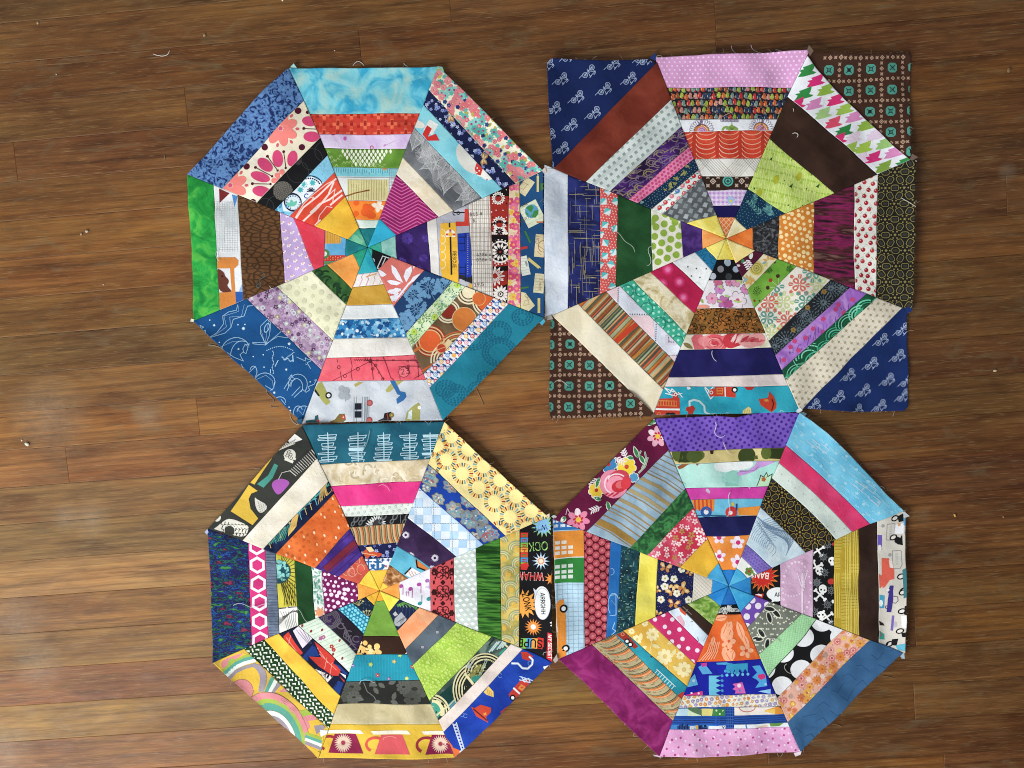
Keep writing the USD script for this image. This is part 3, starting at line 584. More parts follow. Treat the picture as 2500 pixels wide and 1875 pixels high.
def A_const(g):
    w = 'a9cde6'
    L = lambda *p, t=4.5: g.l(p, t, w)
    L((480, 590), (470, 640), (400, 655), (350, 690), (355, 760), (300, 840), (250, 875)); L((620, 600), (570, 605), (540, 690), (440, 720), (420, 790), (370, 840), (255, 878)); L((485, 600), (490, 650), (360, 690), (380, 785), (285, 862), t=2.5); L((540, 590), (515, 695), (410, 700), (415, 800), t=2.5)
    g.arc(470, 990, 120, 110, 150, 340, 5, w); g.arc(520, 1020, 90, 110, 170, 290, 5, w); L((590, 935), (545, 945), (530, 980), (540, 1010), (560, 1020), (575, 960), (545, 935)); L((400, 1010), (460, 1050), (540, 1085), (510, 1030), (540, 1000)); L((340, 960), (445, 912), (540, 910), t=2.5)
    L((610, 925), (620, 935), (730, 945), (860, 825)); L((610, 925), (725, 920), (740, 930)); L((730, 940), (680, 840), (680, 780), (740, 720), (770, 750), (760, 860), (730, 940)); g.e(735, 795, 22, 44, 20, w); g.e(735, 795, 16, 37, 20, '0e568f'); L((740, 930), (830, 870), (940, 885)); L((680, 800), (725, 935), (750, 730), t=2.5)
    for i in range(15): g.c(740 + i * 16, 992 - 34 * math.sin(i / 14 * math.pi), 5, w); g.c(970 - 2 * i * .2, 1090 - i * 5, 5, w) if i < 12 else 0
    for i in range(16): g.c(790 + 6 * math.sin(i), 1000 + i * 13, 5, w); g.c(810 + (i * 11 if i > 6 else i * 4), 1130 - i * 8, 5, w) ; g.c(770, 1190 - i * 2, 4, w)
    for i in range(14): g.c(870 + i * 8, 1060 - 30 * math.cos(i) * .3 + i * 2, 5, w)
    g.arc(720, 1270, 90, 80, 180, 380, 5, w); L((640, 1250), (730, 1210), (790, 1260), (795, 1310), t=2.5); L((805, 1270), (800, 1320), (770, 1345)); g.arc(620, 1180, 30, 50, 200, 420, 5, w); L((580, 1190), (640, 1130)); L((725, 1300), (790, 1340)); L((520, 1110), (545, 1160))
    g.arc(1010, 1290, 80, 90, 170, 400, 5, w); g.arc(1000, 1310, 50, 70, 180, 400, 5, w); L((890, 1330), (940, 1250)); L((915, 1345), (955, 1265)); L((930, 1240), (955, 1205), (965, 1230), (990, 1240), (965, 1260), (930, 1240)); L((955, 1390), (1030, 1310)); L((975, 1405), (1050, 1335), (1080, 1360), (1110, 1340), (1100, 1310), (1150, 1290), (1170, 1250), (1150, 1255))
    L((1000, 1050), (1075, 1085), (1080, 1050)); L((1070, 1060), (1130, 1080), (1090, 1100), (1120, 1155)); L((1090, 1120), (1075, 1110))
    g.arc(1010, 1540, 40, 60, 90, 330, 5, w); g.arc(1060, 1530, 60, 50, 180, 320, 5, w); L((970, 1590), (1050, 1600)); L((1000, 1500), (1050, 1560), (1080, 1480), t=2.5); g.arc(850, 1440, 50, 40, 200, 380, 5, w); L((860, 1420), (900, 1470))
    L((155, 770), (190, 790), (165, 800), (160, 775)); L((185, 830), (205, 815), (210, 840))
    for x, y, r in ((277, 772, 13), (530, 800, 17), (493, 980, 10), (930, 935, 16), (910, 1160, 12), (802, 1363, 13), (942, 1520, 10)): g.star(x, y, r, r * .5, 8, 'd3e8f4')
    for x, y in ((240, 727), (328, 922), (482, 767), (543, 765), (622, 1046), (708, 1030), (713, 1140), (1115, 1268), (932, 1490)): g.c(x, y, 6, 'd3e8f4')
def A_purpfl(g):
    for x, y in g.grid(40, 38, 45, True, .3):
        k = g.u(0, 1)
        if k < .4: blossom(g, x, y, g.u(15, 24), g.pick('7d5a80', '9a78a0', 'cdb7d2', '5a3c60', 'a887b0'), 'ded2de')
        elif k < .75: g.c(x, y, g.u(9, 19), g.pick('8f7194', 'a98cab', 'c9d0c8', 'b39ab6', '6b4f72'))
        elif k < .9: g.star(x, y, 24, 14, 10, g.pick('c9c89a', 'c3cfd2', 'a49a6a')); g.c(x, y, 8, 'e5e3c8')
        else: g.c(x, y, g.u(14, 22), 'c9d3d6'); g.c(x, y, 10, 'ab9ab4')
def A_dotcream(g):
    for x, y in g.grid(88, 76, 38, True, .15):
        r = g.u(16, 28); g.c(x, y, r, 'cccbac'); 
        for i in range(3): g.l([(x - r * .7, y - r * .5 + i * r * .5), (x + r * .7, y - r * .5 + i * r * .5)], 3, 'dcdbbb')
def A_vine(g):
    for i in range(7):
        x, y = 1200 + i * 36, 300 + i * 38; g.arc(x + g.u(-20, 20), y + g.u(-20, 20), g.u(24, 46), g.u(24, 46), g.u(0, 180), g.u(220, 400), 13, '1a3a22'); g.leaf(x + g.u(-50, 50), y + g.u(-40, 40), 70, 36, g.u(0, 360), '21452a')
def A_wscene(g):
    g.c(425, 1370, 100, 'c9cfd2'); g.p([(285, 1310), (330, 1310), (370, 1400), (360, 1600), (285, 1700)], 'd3d8da'); g.p([(370, 1250), (475, 1230), (480, 1330), (390, 1350)], 'ced3d6')
    for i in range(22): g.l([(280, 1240 + i * 20), (480, 1240 + i * 20)], 2, 'bcc3c7')
    for i in range(9): g.l([(296 + i * 22, 1240), (300 + i * 22, 1680)], 2, 'bcc3c7')
    g.p([(318, 1125), (405, 1165), (316, 1250)], '7c2a2c'); g.p([(425, 1175), (475, 1190), (450, 1290)], '4b8cc9')
    g.t('A3'); g.p([(300, 178), (460, 176), (490, 205), (488, 245), (460, 272), (300, 276)], 'd98a3a'); g.p([(415, 260), (450, 260), (458, 490), (428, 490)], 'd98a3a')
    g.s([(300, 276), (330, 285), (365, 310), (372, 345), (402, 370), (405, 400), (385, 425), (425, 470), (425, 480), (310, 485)], '6d3a2c'); g.c(348, 342, 9, '2a1714')
    g.p([(305, 487), (470, 478), (475, 620), (305, 650)], 'd98a3a'); g.p([(458, 480), (530, 478), (530, 600), (468, 605)], '2a5fae'); g.p([(500, 450), (525, 400), (530, 480), (490, 480)], '8fb4dc')
def A_lil(g):
    k = 0
    for x, y in g.grid(72, 62, 12, True, .12):
        k += 1
        g.e(x, y, 18, 11, -20, 'ece4f0', 10); g.c(x + 16, y - 6, 8, 'ece4f0'); g.rect(x - 9, y + 12, 6, 12, -10, 'ece4f0'); g.rect(x + 8, y + 10, 6, 12, -10, 'ece4f0'); g.rect(x - 1, y - 3, 15, 10, -15, ('e0a45a', 'd86a62', 'd9a86a')[k % 3])
    g.t('A3')
def A_toy(g):
    g.p([(1240, 1480), (1300, 1495), (1390, 1560), (1380, 1605), (1245, 1608)], 'dba63a')
    for i in range(7): g.l([(1250 + i * 20, 1490), (1250 + i * 20, 1605)], 3, 'a9762c')
    g.t('A3'); g.p([(1240, -10), (1380, -10), (1370, 40), (1330, 52), (1245, 50)], 'dba63a')
    for i in range(7): g.l([(1250 + i * 20, -10), (1250 + i * 20, 48)], 3, 'a9762c')
    g.p([(1240, 160), (1440, 158), (1440, 208), (1240, 210)], 'cf3a2f')
    for i in range(18): g.c(1250 + (i % 9) * 22, 172 + (i // 9) * 20 + (i % 2) * 6, 4, 'efd28a')
    g.c(1242, 146, 42, '5a8f4a'); g.c(1242, 146, 22, 'eef0e4'); g.p([(1240, 212), (1380, 212), (1300, 245), (1240, 240)], '6b9a52')
def A_bigcoral(g):
    def big(x, y, r, a0, col, n=7, st=True):
        for k in range(n):
            a = a0 + k * 360 / n; t = math.radians(a)
            g.e(x + r * .66 * math.cos(t), y + r * .66 * math.sin(t), r * .36, r * .27, a, col)
            g.e(x + r * .6 * math.cos(t), y + r * .6 * math.sin(t), r * .2, r * .13, a + 6, 'ee8078')
    for x, y in ((862, 602), (415, 1096)):
        for k in range(7):
            a = -75 + k * 51; t = math.radians(a); g.e(x + 88 * math.cos(t), y + 88 * math.sin(t), 66, 42, a, 'f28880')
            t2 = math.radians(a + 25); g.e(x + 145 * math.cos(t2), y + 145 * math.sin(t2), 18, 12, a + 25, 'd9606e')
        g.c(x, y, 19, 'd9557a')
    for x, y, rx, ry, a in ((830, 862, 48, 76, -8), (960, 862, 44, 70, 12), (720, 915, 48, 80, -50), (680, 1022, 42, 88, -72), (690, 1150, 78, 46, 8), (1110, 535, 64, 44, 10), (1130, 670, 72, 46, 0)): g.e(x, y, rx, ry, a, 'd9487c')
    for p0, p1 in (((738, 840), (832, 968)), ((884, 802), (903, 945)), ((637, 940), (784, 1018)), ((613, 1084), (769, 1086)), ((1062, 600), (1190, 604))):
        g.l([p0, p1], 7, '5c1a33'); g.c(*p0, 13, '5c1a33'); g.c(*p1, 11, '5c1a33')
    for x, y, r in ((1010, 443, 29), (715, 760, 29), (557, 930, 29), (1043, 762, 28), (1092, 455, 16), (612, 1245, 30)): g.c(x, y, r, '57142f')
    for x, y in ((830, 1010), (870, 980), (845, 1045), (800, 1055), (890, 1010)): g.c(x, y, 24, 'f28880')
def A_blackc(g):
    for x, y, r in ((1135, 870, 95), (1010, 980, 95), (830, 1280, 95), (1250, 800, 90), (720, 1290, 80)): g.ring(x, y, r, 3, '4c4d50')
    g.c(877, 1145, 86, '55534e')
    for i in range(70):
        t, q = i * 2.4, 82 * math.sqrt(i / 70); g.e(877 + q * math.cos(t), 1145 + q * math.sin(t), 9, 6, math.degrees(t) + 90, '7a776e', 7)
    g.c(1010, 890, 30, '3a3a3a')
def A_aquafl(g):
    for i in range(18): g.e(g.u(1100, 1330), g.u(880, 1050), g.u(8, 16), 7, g.u(0, 180), '8cc4e2')
    g.p([(870, 1240), (960, 1120), (1040, 1040), (1130, 1020), (1240, 1075), (1180, 1150), (960, 1330), (880, 1320)], 'e8f2f8')
    g.arc(1110, 1110, 120, 95, 200, 345, 9, '1f3358')
    for i in range(12): g.c(1110 + 98 * math.cos(math.radians(205 + i * 12)), 1110 + 74 * math.sin(math.radians(205 + i * 12)), 8, '1f3358')
    for x, y in ((1065, 1090), (1140, 1075), (1030, 1135)): g.star(x, y, 34, 18, 9, '3fb6bd')
    for i in range(7): g.l([(1125, 1150), (1125 + 36 * math.cos(math.radians(180 + i * 30)), 1150 + 36 * math.sin(math.radians(180 + i * 30)))], 9, '26264a')
    g.e(965, 1245, 86, 78, 60, '22294c'); g.e(965, 1245, 66, 66, 60, 'dfeef4')
    for i in range(16): g.c(965 + 56 * math.cos(i * .393), 1245 + 56 * math.sin(i * .393), 7, '3a6f9e')
    for a in (30, 80, 130): g.leaf(960, 1280, 62, 34, a + 180, '6fc9b4')
    g.arc(1085, 1190, 18, 18, 60, 330, 9, '2a55a8')
    for x, y in ((860, 1275), (840, 1300), (885, 1340), (830, 1320), (905, 1300), (850, 1340)): g.leaf(x, y, 40, 18, g.u(0, 360), '3b8cc4')
def A_redw(g):
    for p in ([(985, 1400), (1060, 1290), (1190, 1190), (1350, 1040)], [(1050, 1420), (1160, 1320), (1280, 1180), (1330, 1070)], [(1120, 1340), (1200, 1260), (1290, 1220), (1400, 1140)], [(1210, 1400), (1160, 1450)], [(1290, 1270), (1400, 1180)]): g.l(p, 15, 'f4ded6')
    for p in ([(980, 1390), (1060, 1260), (1130, 1190), (1260, 1090), (1340, 1050)], [(1180, 1440), (1200, 1360), (1260, 1280), (1310, 1290)], [(1160, 1300), (1340, 1130), (1310, 1260)], [(1100, 1210), (1150, 1200), (1120, 1250)]): g.l(p, 7, 'f2cfc4')

BLOCK_A = dict(t='A', centre=('A3', 1622, 90), corners=[('A1', 932, 68), ('A2', 650, 60), ('A2', 1570, 975), ('A4', 1578, 705), ('A4', 703, 1610), ('A3', 1040, 1625), ('A3', 100, 735), ('A1', 45, 1005)], wedges=[
 ([(68, 55), (470, 465), (648, 645), (772, 778), (940, 945), (1228, 1230), (1393, 1395), (1470, 1470)], 'A1', [
  ('sky blue watercolour batik strip', ('M', '2aa6ca', '74c9d8', 'a6d2ce', 30, .8, (.38, .49, .62)), None), ('red strip with stepped cross print', ('S', 'd6402f'), A_red), ('pale lilac strip', ('M', 'd3b7e2', 'dcc6ea', 'e3d3ee', 30), A_lilac),
  ('leaf green strip with white leaf scales', ('M', '547f24', '61902c', '6f9c36', 30), A_green), ('notebook print strip of aqua and lined cream', ('S', 'e7ecea'), A_note), ('orange strip with butterfly shapes', ('S', 'f68b20'), A_orange),
  ('pale mint strip', ('M', 'e9f2ea', 'e0ede3', 'd2e6d8', 18), None), ('dark teal point', ('M', '0a6f78', '0f828a', '169089', 20), None)]),
 ([(55, 1572), (265, 1330), (390, 1215), (590, 1035), (850, 785), (1000, 655), (1385, 285)], 'A2', [
  ('coral and teal flower garden strip', ('S', 'e6e2cb'), A_floral), ('navy strip with tiny blossoms and gold butterflies', ('S', '17224c'), A_navy), ('aqua strip with white moon and red toadstool', ('M', '79cbdc', '84d3e2', '92d9e4', 40), A_scene),
  ('grey strip with white line leaves', ('M', '585c61', '6a6e73', '7f8388', 30), A_greyleaf), ('cream marbled strip', ('M', 'd6c7a8', 'e2d6bc', 'ebe2ce', 30), None), ('magenta chevron strip', ('S', '9c1d6a'), A_chev), ('bright turquoise point', ('S', '22b4d8'), None)]),
 ([(1575, 1580), (1365, 1375), (1275, 1258), (1105, 1135), (915, 955), (640, 665), (555, 585), (275, 290), (150, 155)], 'A2', [
  ('school blue strip with cards and crayons', ('S', '1c5080'), A_school), ('pink and yellow flower strip', ('S', 'e6cfae'), A_pinkyel), ('red strip with black and white medallions', ('S', 'a52c24'), A_medal), ('cream ledger paper strip', ('S', 'e6e0d6'), A_ledger),
  ('grey strip with yellow rescue boat', ('S', 'b7b8c4'), A_rescue), ('white strip', ('M', 'dad6d0', 'e4e1dc', 'ece9e6', 25), None), ('deep purple strip with flower rounds', ('M', '2a164e', '35205f', '40286e', 30), A_purple), ('pale teal strip', ('M', '6fb4aa', '84c2b8', '9ccec6', 20), None), ('teal point', ('M', '18987f', '2aa890', '45b59c', 20), None)]),
 ([(1579, 1600), (1272, 1320), (1140, 1200), (890, 970), (775, 845), (530, 605), (240, 290), (75, 190)], 'A4', [
  ('teal strip with dark dotted rings', ('S', '0d829a'), A_dotteal), ('white strip with rows of tiny flowers', ('S', 'e9eef4'), A_ditsy), ('brown strip with orange and cream discs', ('M', '5f4a32', '6d563c', '7b6448', 30), A_retro), ('pale green strip with dotted umbels', ('M', 'bcd69a', 'd0e3b6', 'e0ecca', 30), A_lime),
  ('navy strip with pale blue seed heads', ('S', '1f4270'), A_dand), ('coral strip with white swooping leaves', ('S', 'de786e'), A_coral), ('black strip with white paperclip', ('S', '191a1d'), A_clip), ('aqua green point', ('M', '17a890', '25b39c', '3bbfaa', 20), None)]),
 ([(1600, 1635), (1250, 1265), (1030, 1060), (880, 893), (708, 720), (585, 598), (410, 440), (300, 325)], 'A3', [
  ('grey strip with little cars', ('M', 'bfc7d2', 'c9d0d8', 'd2d8de', 35), A_cars), ('pink street map strip with number 23', ('M', 'df5266', 'e85f70', 'ee707c', 30), A_map), ('off white strip', ('M', 'dedbd2', 'e8e5de', 'f0eee8', 30), None), ('blue strip with massed watercolour flowers', ('S', 'c2dcec'), A_blueblot),
  ('white strip', ('M', 'dbe0e2', 'e5e9ea', 'edf0f0', 30), None), ('mustard strip', ('M', 'bf9024', 'c99c2e', 'd1a63a', 30), None), ('white strip with pink pencil sketch', ('S', 'ece6e4'), A_sketch), ('bright teal point', ('M', '109fb4', '18a9ba', '25b3c0', 20), None)]),
 ([(1625, 100), (1165, 563), (905, 820), (590, 1135), (455, 1265), (270, 1490)], 'A3', [
  ('deep blue strip with white constellation drawings', ('S', '0d548e'), A_const), ('mauve strip crowded with flowers and buttons', ('M', 'a98aae', 'bb9fbe', 'cbb8cc', 25), A_purpfl), ('cream strip with faint striped circles', ('M', 'dddcba', 'e1e0c0', 'e6e5c8', 40), A_dotcream), ('dark green vine batik strip', ('M', '28522a', '35652f', '447637', 16), A_vine), ('light orange strip', ('M', 'ee9a3c', 'f3a548', 'f6b056', 30), None), ('emerald point', ('M', '0f8f74', '159c7c', '1fa88a', 20), None)]),
 ([(98, 45), (325, 270), (530, 475), (888, 845), (1155, 968), (1240, 1245), (1430, 1430)], 'A1', [
  ('bright green batik strip', ('M', '0e8a34', '17a540', '52bd44', 22, 1.2), None), ('white scene strip with brown bear and orange lamp', ('S', 'e3e6e8'), A_wscene), ('brown crackle batik strip', ('V', '6e4a2a', '45301c', 5.2, 2.0), None), ('lilac strip with tiny elephants', ('S', 'c2a9d8'), A_lil), ('raspberry red strip', ('M', 'd9344c', 'e23f57', 'e84c62', 30), None), ('sky blue strip with toy car', ('M', '5aa9d8', '68b4de', '78bee2', 25), A_toy), ('teal point', ('M', '07767c', '0c868a', '139290', 20), None)]),
 ([(45, 68), (345, 352), (645, 680), (805, 835), (935, 985), (1160, 1195), (1445, 1470)], 'A1', [
  ('blue batik strip with dark curling stems', ('M', '1c3468', '567cb6', '6694c6', 7, 1.5, (.44, .485, .62)), None), ('cream strip with large coral flowers', ('M', 'e6dcc0', 'ebe3ca', 'efe8d4', 40), A_bigcoral), ('black strip with outlined circles', ('S', '17181b'), A_blackc), ('aqua folk flower strip', ('S', '86cbe6'), A_aquafl), ('red strip with white streaks', ('M', 'dc4228', 'e34e32', 'e85c40', 25), A_redw), ('golden yellow strip', ('M', 'e9b21a', 'efbb20', 'f3c42c', 30), None), ('sea green point', ('M', '2f9a7c', '48ad8e', '7cc6a0', 14), None)]),
])
# ------------------------------------------------------------------ block B, upper right (with four corner triangles)
def B_pin(g): g.dots(45, 9.5, 'f0cdf2', 34, 0, True)
def B_minicars(g):
    k = 0
    for x, y in g.grid(40, 62, 0, True, .12):
        k += 1; c = ('a9bf3c', '8fa832', 'd2642c', 'c2303a', '6f8f8c', 'c98a80', '2c3f66', 'a5542c')[g.rng.randrange(8)]
        g.pr(x, y, [(-12, 18), (-17, 10), (-17, -6), (-10, -13), (-7, -27), (7, -29), (16, -15), (17, 12), (10, 23), (3, 24)], c); g.l([(x - 9, y - 8), (x - 8, y + 12)], 4, 'd9d6a0')
        g.c(x + 16, y + 17, 7, g.pick('b9b3ad', 'c2303a', '2c3f66')); g.c(x + 16, y + 17, 3, '26262a')
    for x, y in g.grid(28, 30, 0, True, .3, 10, 8): g.c(x, y, 5, g.pick('8a857c', '5d5a58', '7f6a5a'), 6)
def B_medal(g):
    for x, y in ((1410, 765), (1600 - 0 + 28 + 1660 - 1660 + 0 + 240 + 10, 760)):
        pass
    def m(x, y):
        for i in range(15):
            t = math.radians(180 + i * 180 / 14); g.e(x + 86 * math.cos(t), y + 86 * math.sin(t), 26, 11, math.degrees(t), '7d6f8f'); g.e(x + 86 * math.cos(t), y + 86 * math.sin(t), 22, 7.5, math.degrees(t), 'eceef4')
        g.c(x, y, 68, '4c4560'); g.c(x, y, 64, 'd07f3e')
        for i in range(13): t = math.radians(180 + i * 15); g.c(x + 52 * math.cos(t), y + 52 * math.sin(t), 5, 'f2d9b8')
        g.c(x, y, 40, 'cfa3cf'); g.ring(x, y, 28, 5, '8a5a94'); g.c(x, y, 14, 'b06fb4')
    m(1412, 768); g.t('B2'); m(310, 752); g.p([(0, 752), (6, 735), (48, 710), (52, 672), (60, 712), (105, 735), (112, 757)], '8fae54')
    for i in range(5): g.l([(54, 755), (20 + i * 17, 725)], 4, '5f8032')
    for i in range(9): g.arc(10 + i * 12, 660, 9, 24, 0, 180, 4, '7d6f8f')
    g.t('B1'); g.arc(1625, 760, 30, 30, 180, 360, 20, '8fae54')
    for i in range(9): g.arc(1585 + i * 12, 660, 9, 24, 0, 180, 4, '7d6f8f')
def B_scallop(g):
    for c in range(-1, 8):
        x0 = 1355 + c * 200
        g.e(x0, 900, 26, 130, 0, 'c23a24')
        for r in range(9): g.arc(x0 + 100, 735 + r * 42, 92, 62, 10, 170, 7, g.pick('f3b598', 'f0a284', 'f6c4aa'))
def B_creamlines(g):
    for i in range(-8, 34):
        x = 1380 + i * 24; g.l([(x, 1000), (x + 150, 1165)], 3.2, 'a8a69a') if (i // 8) % 2 == 0 else g.l([(x + 150, 1000), (x, 1165)], 3.2, 'a8a69a')
def B_brownsym(g):
    for x in (1510, 1760, 1925): 
        diam(g, x, 1205, 28, 'd3bfae'); [xx(g, x + u, 1205 + v, 18, 'd3bfae') for u, v in ((-45, -38), (45, -38), (-45, 38), (45, 38))]
    g.c(1640, 1205, 46, '58b3a6'); g.ring(1640, 1205, 28, 9, '1d2b28'); g.star(1640, 1205, 22, 8, 4, '1d2b28')
def B_ging(g):
    g.lines([(0, 19, 'd9c0ea')], 38, 0); g.lines([(0, 19, 'dcc6ec')], 38, 90)
    for x, y in g.grid(38, 38, 0, False): g.rect(x, y, 17, 17, 0, 'c08fd4')
    g.t('B2'); g.petals(42, 1372, 6, 40, 9, 18, 'a9c6ea'); g.c(42, 1378, 13, 'd9cf4a')
def B_lat(g): g.lines([(0, 6, 'f6c49a')], 32, 48); g.lines([(0, 6, 'f6c49a')], 32, -48)
def B_hound(g):
    sh = [(-88, 0), (-40, -4), (-50, -22), (12, -34), (70, -50), (52, 0), (36, 18), (76, 34), (50, 46), (-48, 58), (-98, 54), (-66, 18)]
    for x, y, c in ((790, 320, 'd9277c'), (710, 235, '2f8f46'), (690, 430, '2f8f46'), (880, 395, '8fb53c'), (780, 520, 'd98cc0'), (970, 480, 'd92c76'), (860, 600, 'a9cf86'), (1050, 560, '9cc04a'), (950, 680, 'e0506e'), (1130, 630, 'd98cc0'), (1040, 755, '2a8a44'), (1230, 705, '8fb53c'), (1120, 815, 'e6d3e4'), (1310, 790, 'e3cfe4'), (1215, 900, 'a3c640'), (1395, 865, '9cc676'), (1300, 985, 'd92c7e'), (1470, 945, 'd98cc0'), (1390, 1070, '86ab3c'), (1560, 1040, '2f8f46'), (625, 520, 'd92c76'), (985, 830, 'd92c76'), (1090, 910, '9cc04a'), (1180, 1000, 'e3cfe4')):
        g.pr(x, y, sh, c, -8, .95)
def B_limeleaf(g):
    g.lines([(0, 11, 'a3c43c')], 88, 12, lambda u: 10 * math.sin(u / 120))
    g.lines([(0, 5, 'dfeb98')], 24, 100, step=30, wob=5)
    for x, y in g.grid(52, 88, 12, True, .2): g.leaf(x, y, 46, 18, 100 + g.u(-30, 30), g.pick('b3d24a', 'd5e588', 'a8c83e'))
    for x, y in ((440, 1190), (640, 1165), (290, 1310)): g.e(x, y, 24, 40, 20, 'b3b81e')
    for x, y, s in ((570, 1245, 22), (805, 1245, 20), (705, 1270, 10), (250, 1268, 12), (400, 1005, 16), (510, 1200, 9), (545, 1415, 10), (455, 1455, 14), (580, 1015, 8), (670, 1418, 10), (745, 1150, 9)): g.p([(x - s, y + s * .4), (x + s * .8, y - s), (x + s * .2, y + s)], '2f5a2c')
def B_fern(g):
    g.dots(30, 3.4, '6fa0b4', 26, 15, True, .2)
    for x, y, a, L in ((330, 1500, -140, 200), (390, 1470, -100, 140), (230, 1420, -70, 150), (430, 1500, -150, 120)):
        g.l([(x, y), (x + L * math.cos(math.radians(a)), y + L * math.sin(math.radians(a)))], 5, '4f8a90')
        for i in range(1, 8):
            t = i / 8 * L; u, v = x + t * math.cos(math.radians(a)), y + t * math.sin(math.radians(a))
            for s in (-45, 45): g.leaf(u, v, 48 * (1 - i / 12), 13, a + s, g.pick('4f8a90', '6aa3a0', '3d7680'))
def B_bubbles(g): g.dots(50, 15, 'f8dfa0', 46, 20, True, .22, 10, .3)
def B_cherry(g):
    cherries(g, [(x, y, g.pick('b52a36', 'a82230', 'bd3a44')) for x, y in g.grid(74, 58, 8, True, .16)])
    for x, y in g.grid(74, 58, 8, True, .3, 30, 20): g.l([(x, y), (x + g.u(-24, 24), y + g.u(-24, 24))], 4, '8fb39a')
def B_creamdot(g): g.dots(56, 11, 'aaa287', 52, 5, True); g.dots(56, 3.4, 'b9b096', 26, 5, True, 0, 6, 0, 14, 13)
def B_swirl(g):
    for x, y, r in ((620, 1240, 120), (700, 1080, 150), (850, 1010, 140), (930, 900, 120), (1060, 800, 140), (1200, 660, 120), (1150, 720, 110), (560, 1310, 90), (780, 1130, 120)):
        for q in range(4): g.arc(x + 40, y + 40, r - q * 26, (r - q * 26) * .8, 150 + g.u(-20, 20), 290 + g.u(-30, 30), g.u(5, 13), g.pick('3fb68e', '62cda6', '1b6a48', '7fd8b8'))
    for i in range(12): g.leaf(500 + i * 68 + 20, 1290 - i * 58, 110, 26, -20 + g.u(-30, 30), g.pick('49bd98', '56c7a2', '2f9a74'))
def B_violet(g):
    for x, y in ((510, 1150), (570, 1035), (640, 1065), (605, 985), (765, 875), (850, 905), (985, 665), (1035, 735), (960, 705), (700, 955), (850, 790), (1110, 620)): g.fl(x, y, 22, 5, 'c9467e', None, g.u(0, 60))
    for i in range(40): x = g.u(440, 1230); g.l([(x, 1190 - (x - 440) * .78 + g.u(-50, 40)), (x + g.u(-16, 16), 1190 - (x - 440) * .78 + g.u(-60, 60))], 5, g.pick('6a4a9e', '8a66bc'))
def B_mums(g):
    for x, y, r in ((850, 645, 100), (745, 800, 90), (920, 520, 90), (640, 880, 80), (530, 980, 90), (430, 1030, 80), (1020, 520, 80), (680, 750, 70)):
        for q in (.36, .66, 1.0):
            n = int(9 + q * 9); 
            for i in range(n): t = i * 360 / n + q * 20; g.e(x + r * (q - .14) * math.cos(math.radians(t)), y + r * (q - .14) * math.sin(math.radians(t)), r * .15, r * .052, t, g.pick('5f6f78', '56656e', '6d7c84'), 8)
    for x, y in ((860, 550), (710, 690), (590, 885)): g.fl(x, y, 24, 5, '9a7a3a', '6f5a2c')
def B_damask(g):
    def d(x, y, s, c):
        for a in (0, 90, 180, 270):
            for m in (-1, 1):
                T = lambda u, v: (x + rot([(u * s, v * m * s)], a + 4)[0][0], y + rot([(u * s, v * m * s)], a + 4)[0][1])
                g.p([T(14, 4), T(40, 8), T(60, 24), T(56, 46), T(36, 50), T(44, 36), T(36, 22), T(16, 18)], c); g.p([T(50, 2), T(84, 4), T(96, 0), T(88, 18), T(62, 14)], c); g.p([T(62, 48), T(84, 60), T(82, 84), T(60, 66)], c)
        g.raw(box(x - 12 * s, y - 12 * s, x + 12 * s, y + 12 * s).difference(box(x - 6 * s, y - 6 * s, x + 6 * s, y + 6 * s)), c)
    for x, y, c in ((640, 490, 'd3705e'), (505, 640, 'c3cf8e'), (690, 640, '5f9f90'), (820, 490, 'c9d294'), (360, 780, '5f9f90'), (535, 810, 'd3705e'), (760, 380, '6aa598'), (420, 500, '5f9f90'), (370, 640, 'd3705e'), (400, 920, 'c3cf8e')): d(x, y, .98, c)
def B_greendot(g):
    for x, y, r in ((275, 545, 40), (380, 360, 30), (560, 350, 30)):
        for i in range(24): t, q = i * 2.4, r * math.sqrt(i / 24); g.c(x + q * math.cos(t), y + q * math.sin(t), 5, '2f5a22', 6)
    for p0, p1 in (((460, 415), (465, 500)), ((370, 515), (470, 510)), ((395, 450), (470, 510))): g.l([p0, p1], 4, 'cfe0b0')
    for x, y, r, c in ((457, 413, 17, '4a3220'), (393, 450, 17, 'a83a26'), (369, 516, 17, '4a3220'), (430, 292, 11, '4a3220'), (250, 630, 11, 'a83a26'), (296, 630, 8, '2f5a22'), (345, 380, 9, 'a83a26')): g.c(x, y, r, c)
def B_yelfl(g):
    g.c(270, 345, 62, 'cfc05a'); g.ring(270, 345, 44, 8, '9a9a4a'); g.ring(270, 345, 24, 8, '8a8f5a'); g.c(270, 345, 10, '7a7a4a')
    for i in range(8): g.leaf(190 + i * 4, 480 - i * 8, 70, 22, -30 - i * 40, g.pick('d9b45a', 'e0c68a', '8fb6c0')); g.leaf(330 + i * 10, 300 - i * 5, 44, 20, i * 50, g.pick('d9a85a', '7fa9b4', 'c9c26a'))
def B_maroon(g):
    g.l([(180, 270), (205, 330), (225, 365)], 5, 'e6d3da')
    for i in range(5): g.leaf(180 + i * 9, 275 + i * 18, 42, 15, 10 - i * 5, 'ecdfe4'); g.leaf(185 + i * 9, 285 + i * 18, 40, 15, 150, 'ecdfe4')
    g.leaf(205, 250, 60, 34, -70, '3f8a5a'); g.leaf(140, 300, 44, 26, -60, '3f8a5a'); g.e(225, 235, 16, 30, 15, 'e8e8e0'); g.e(112, 320, 18, 10, 0, 'e8d3da')
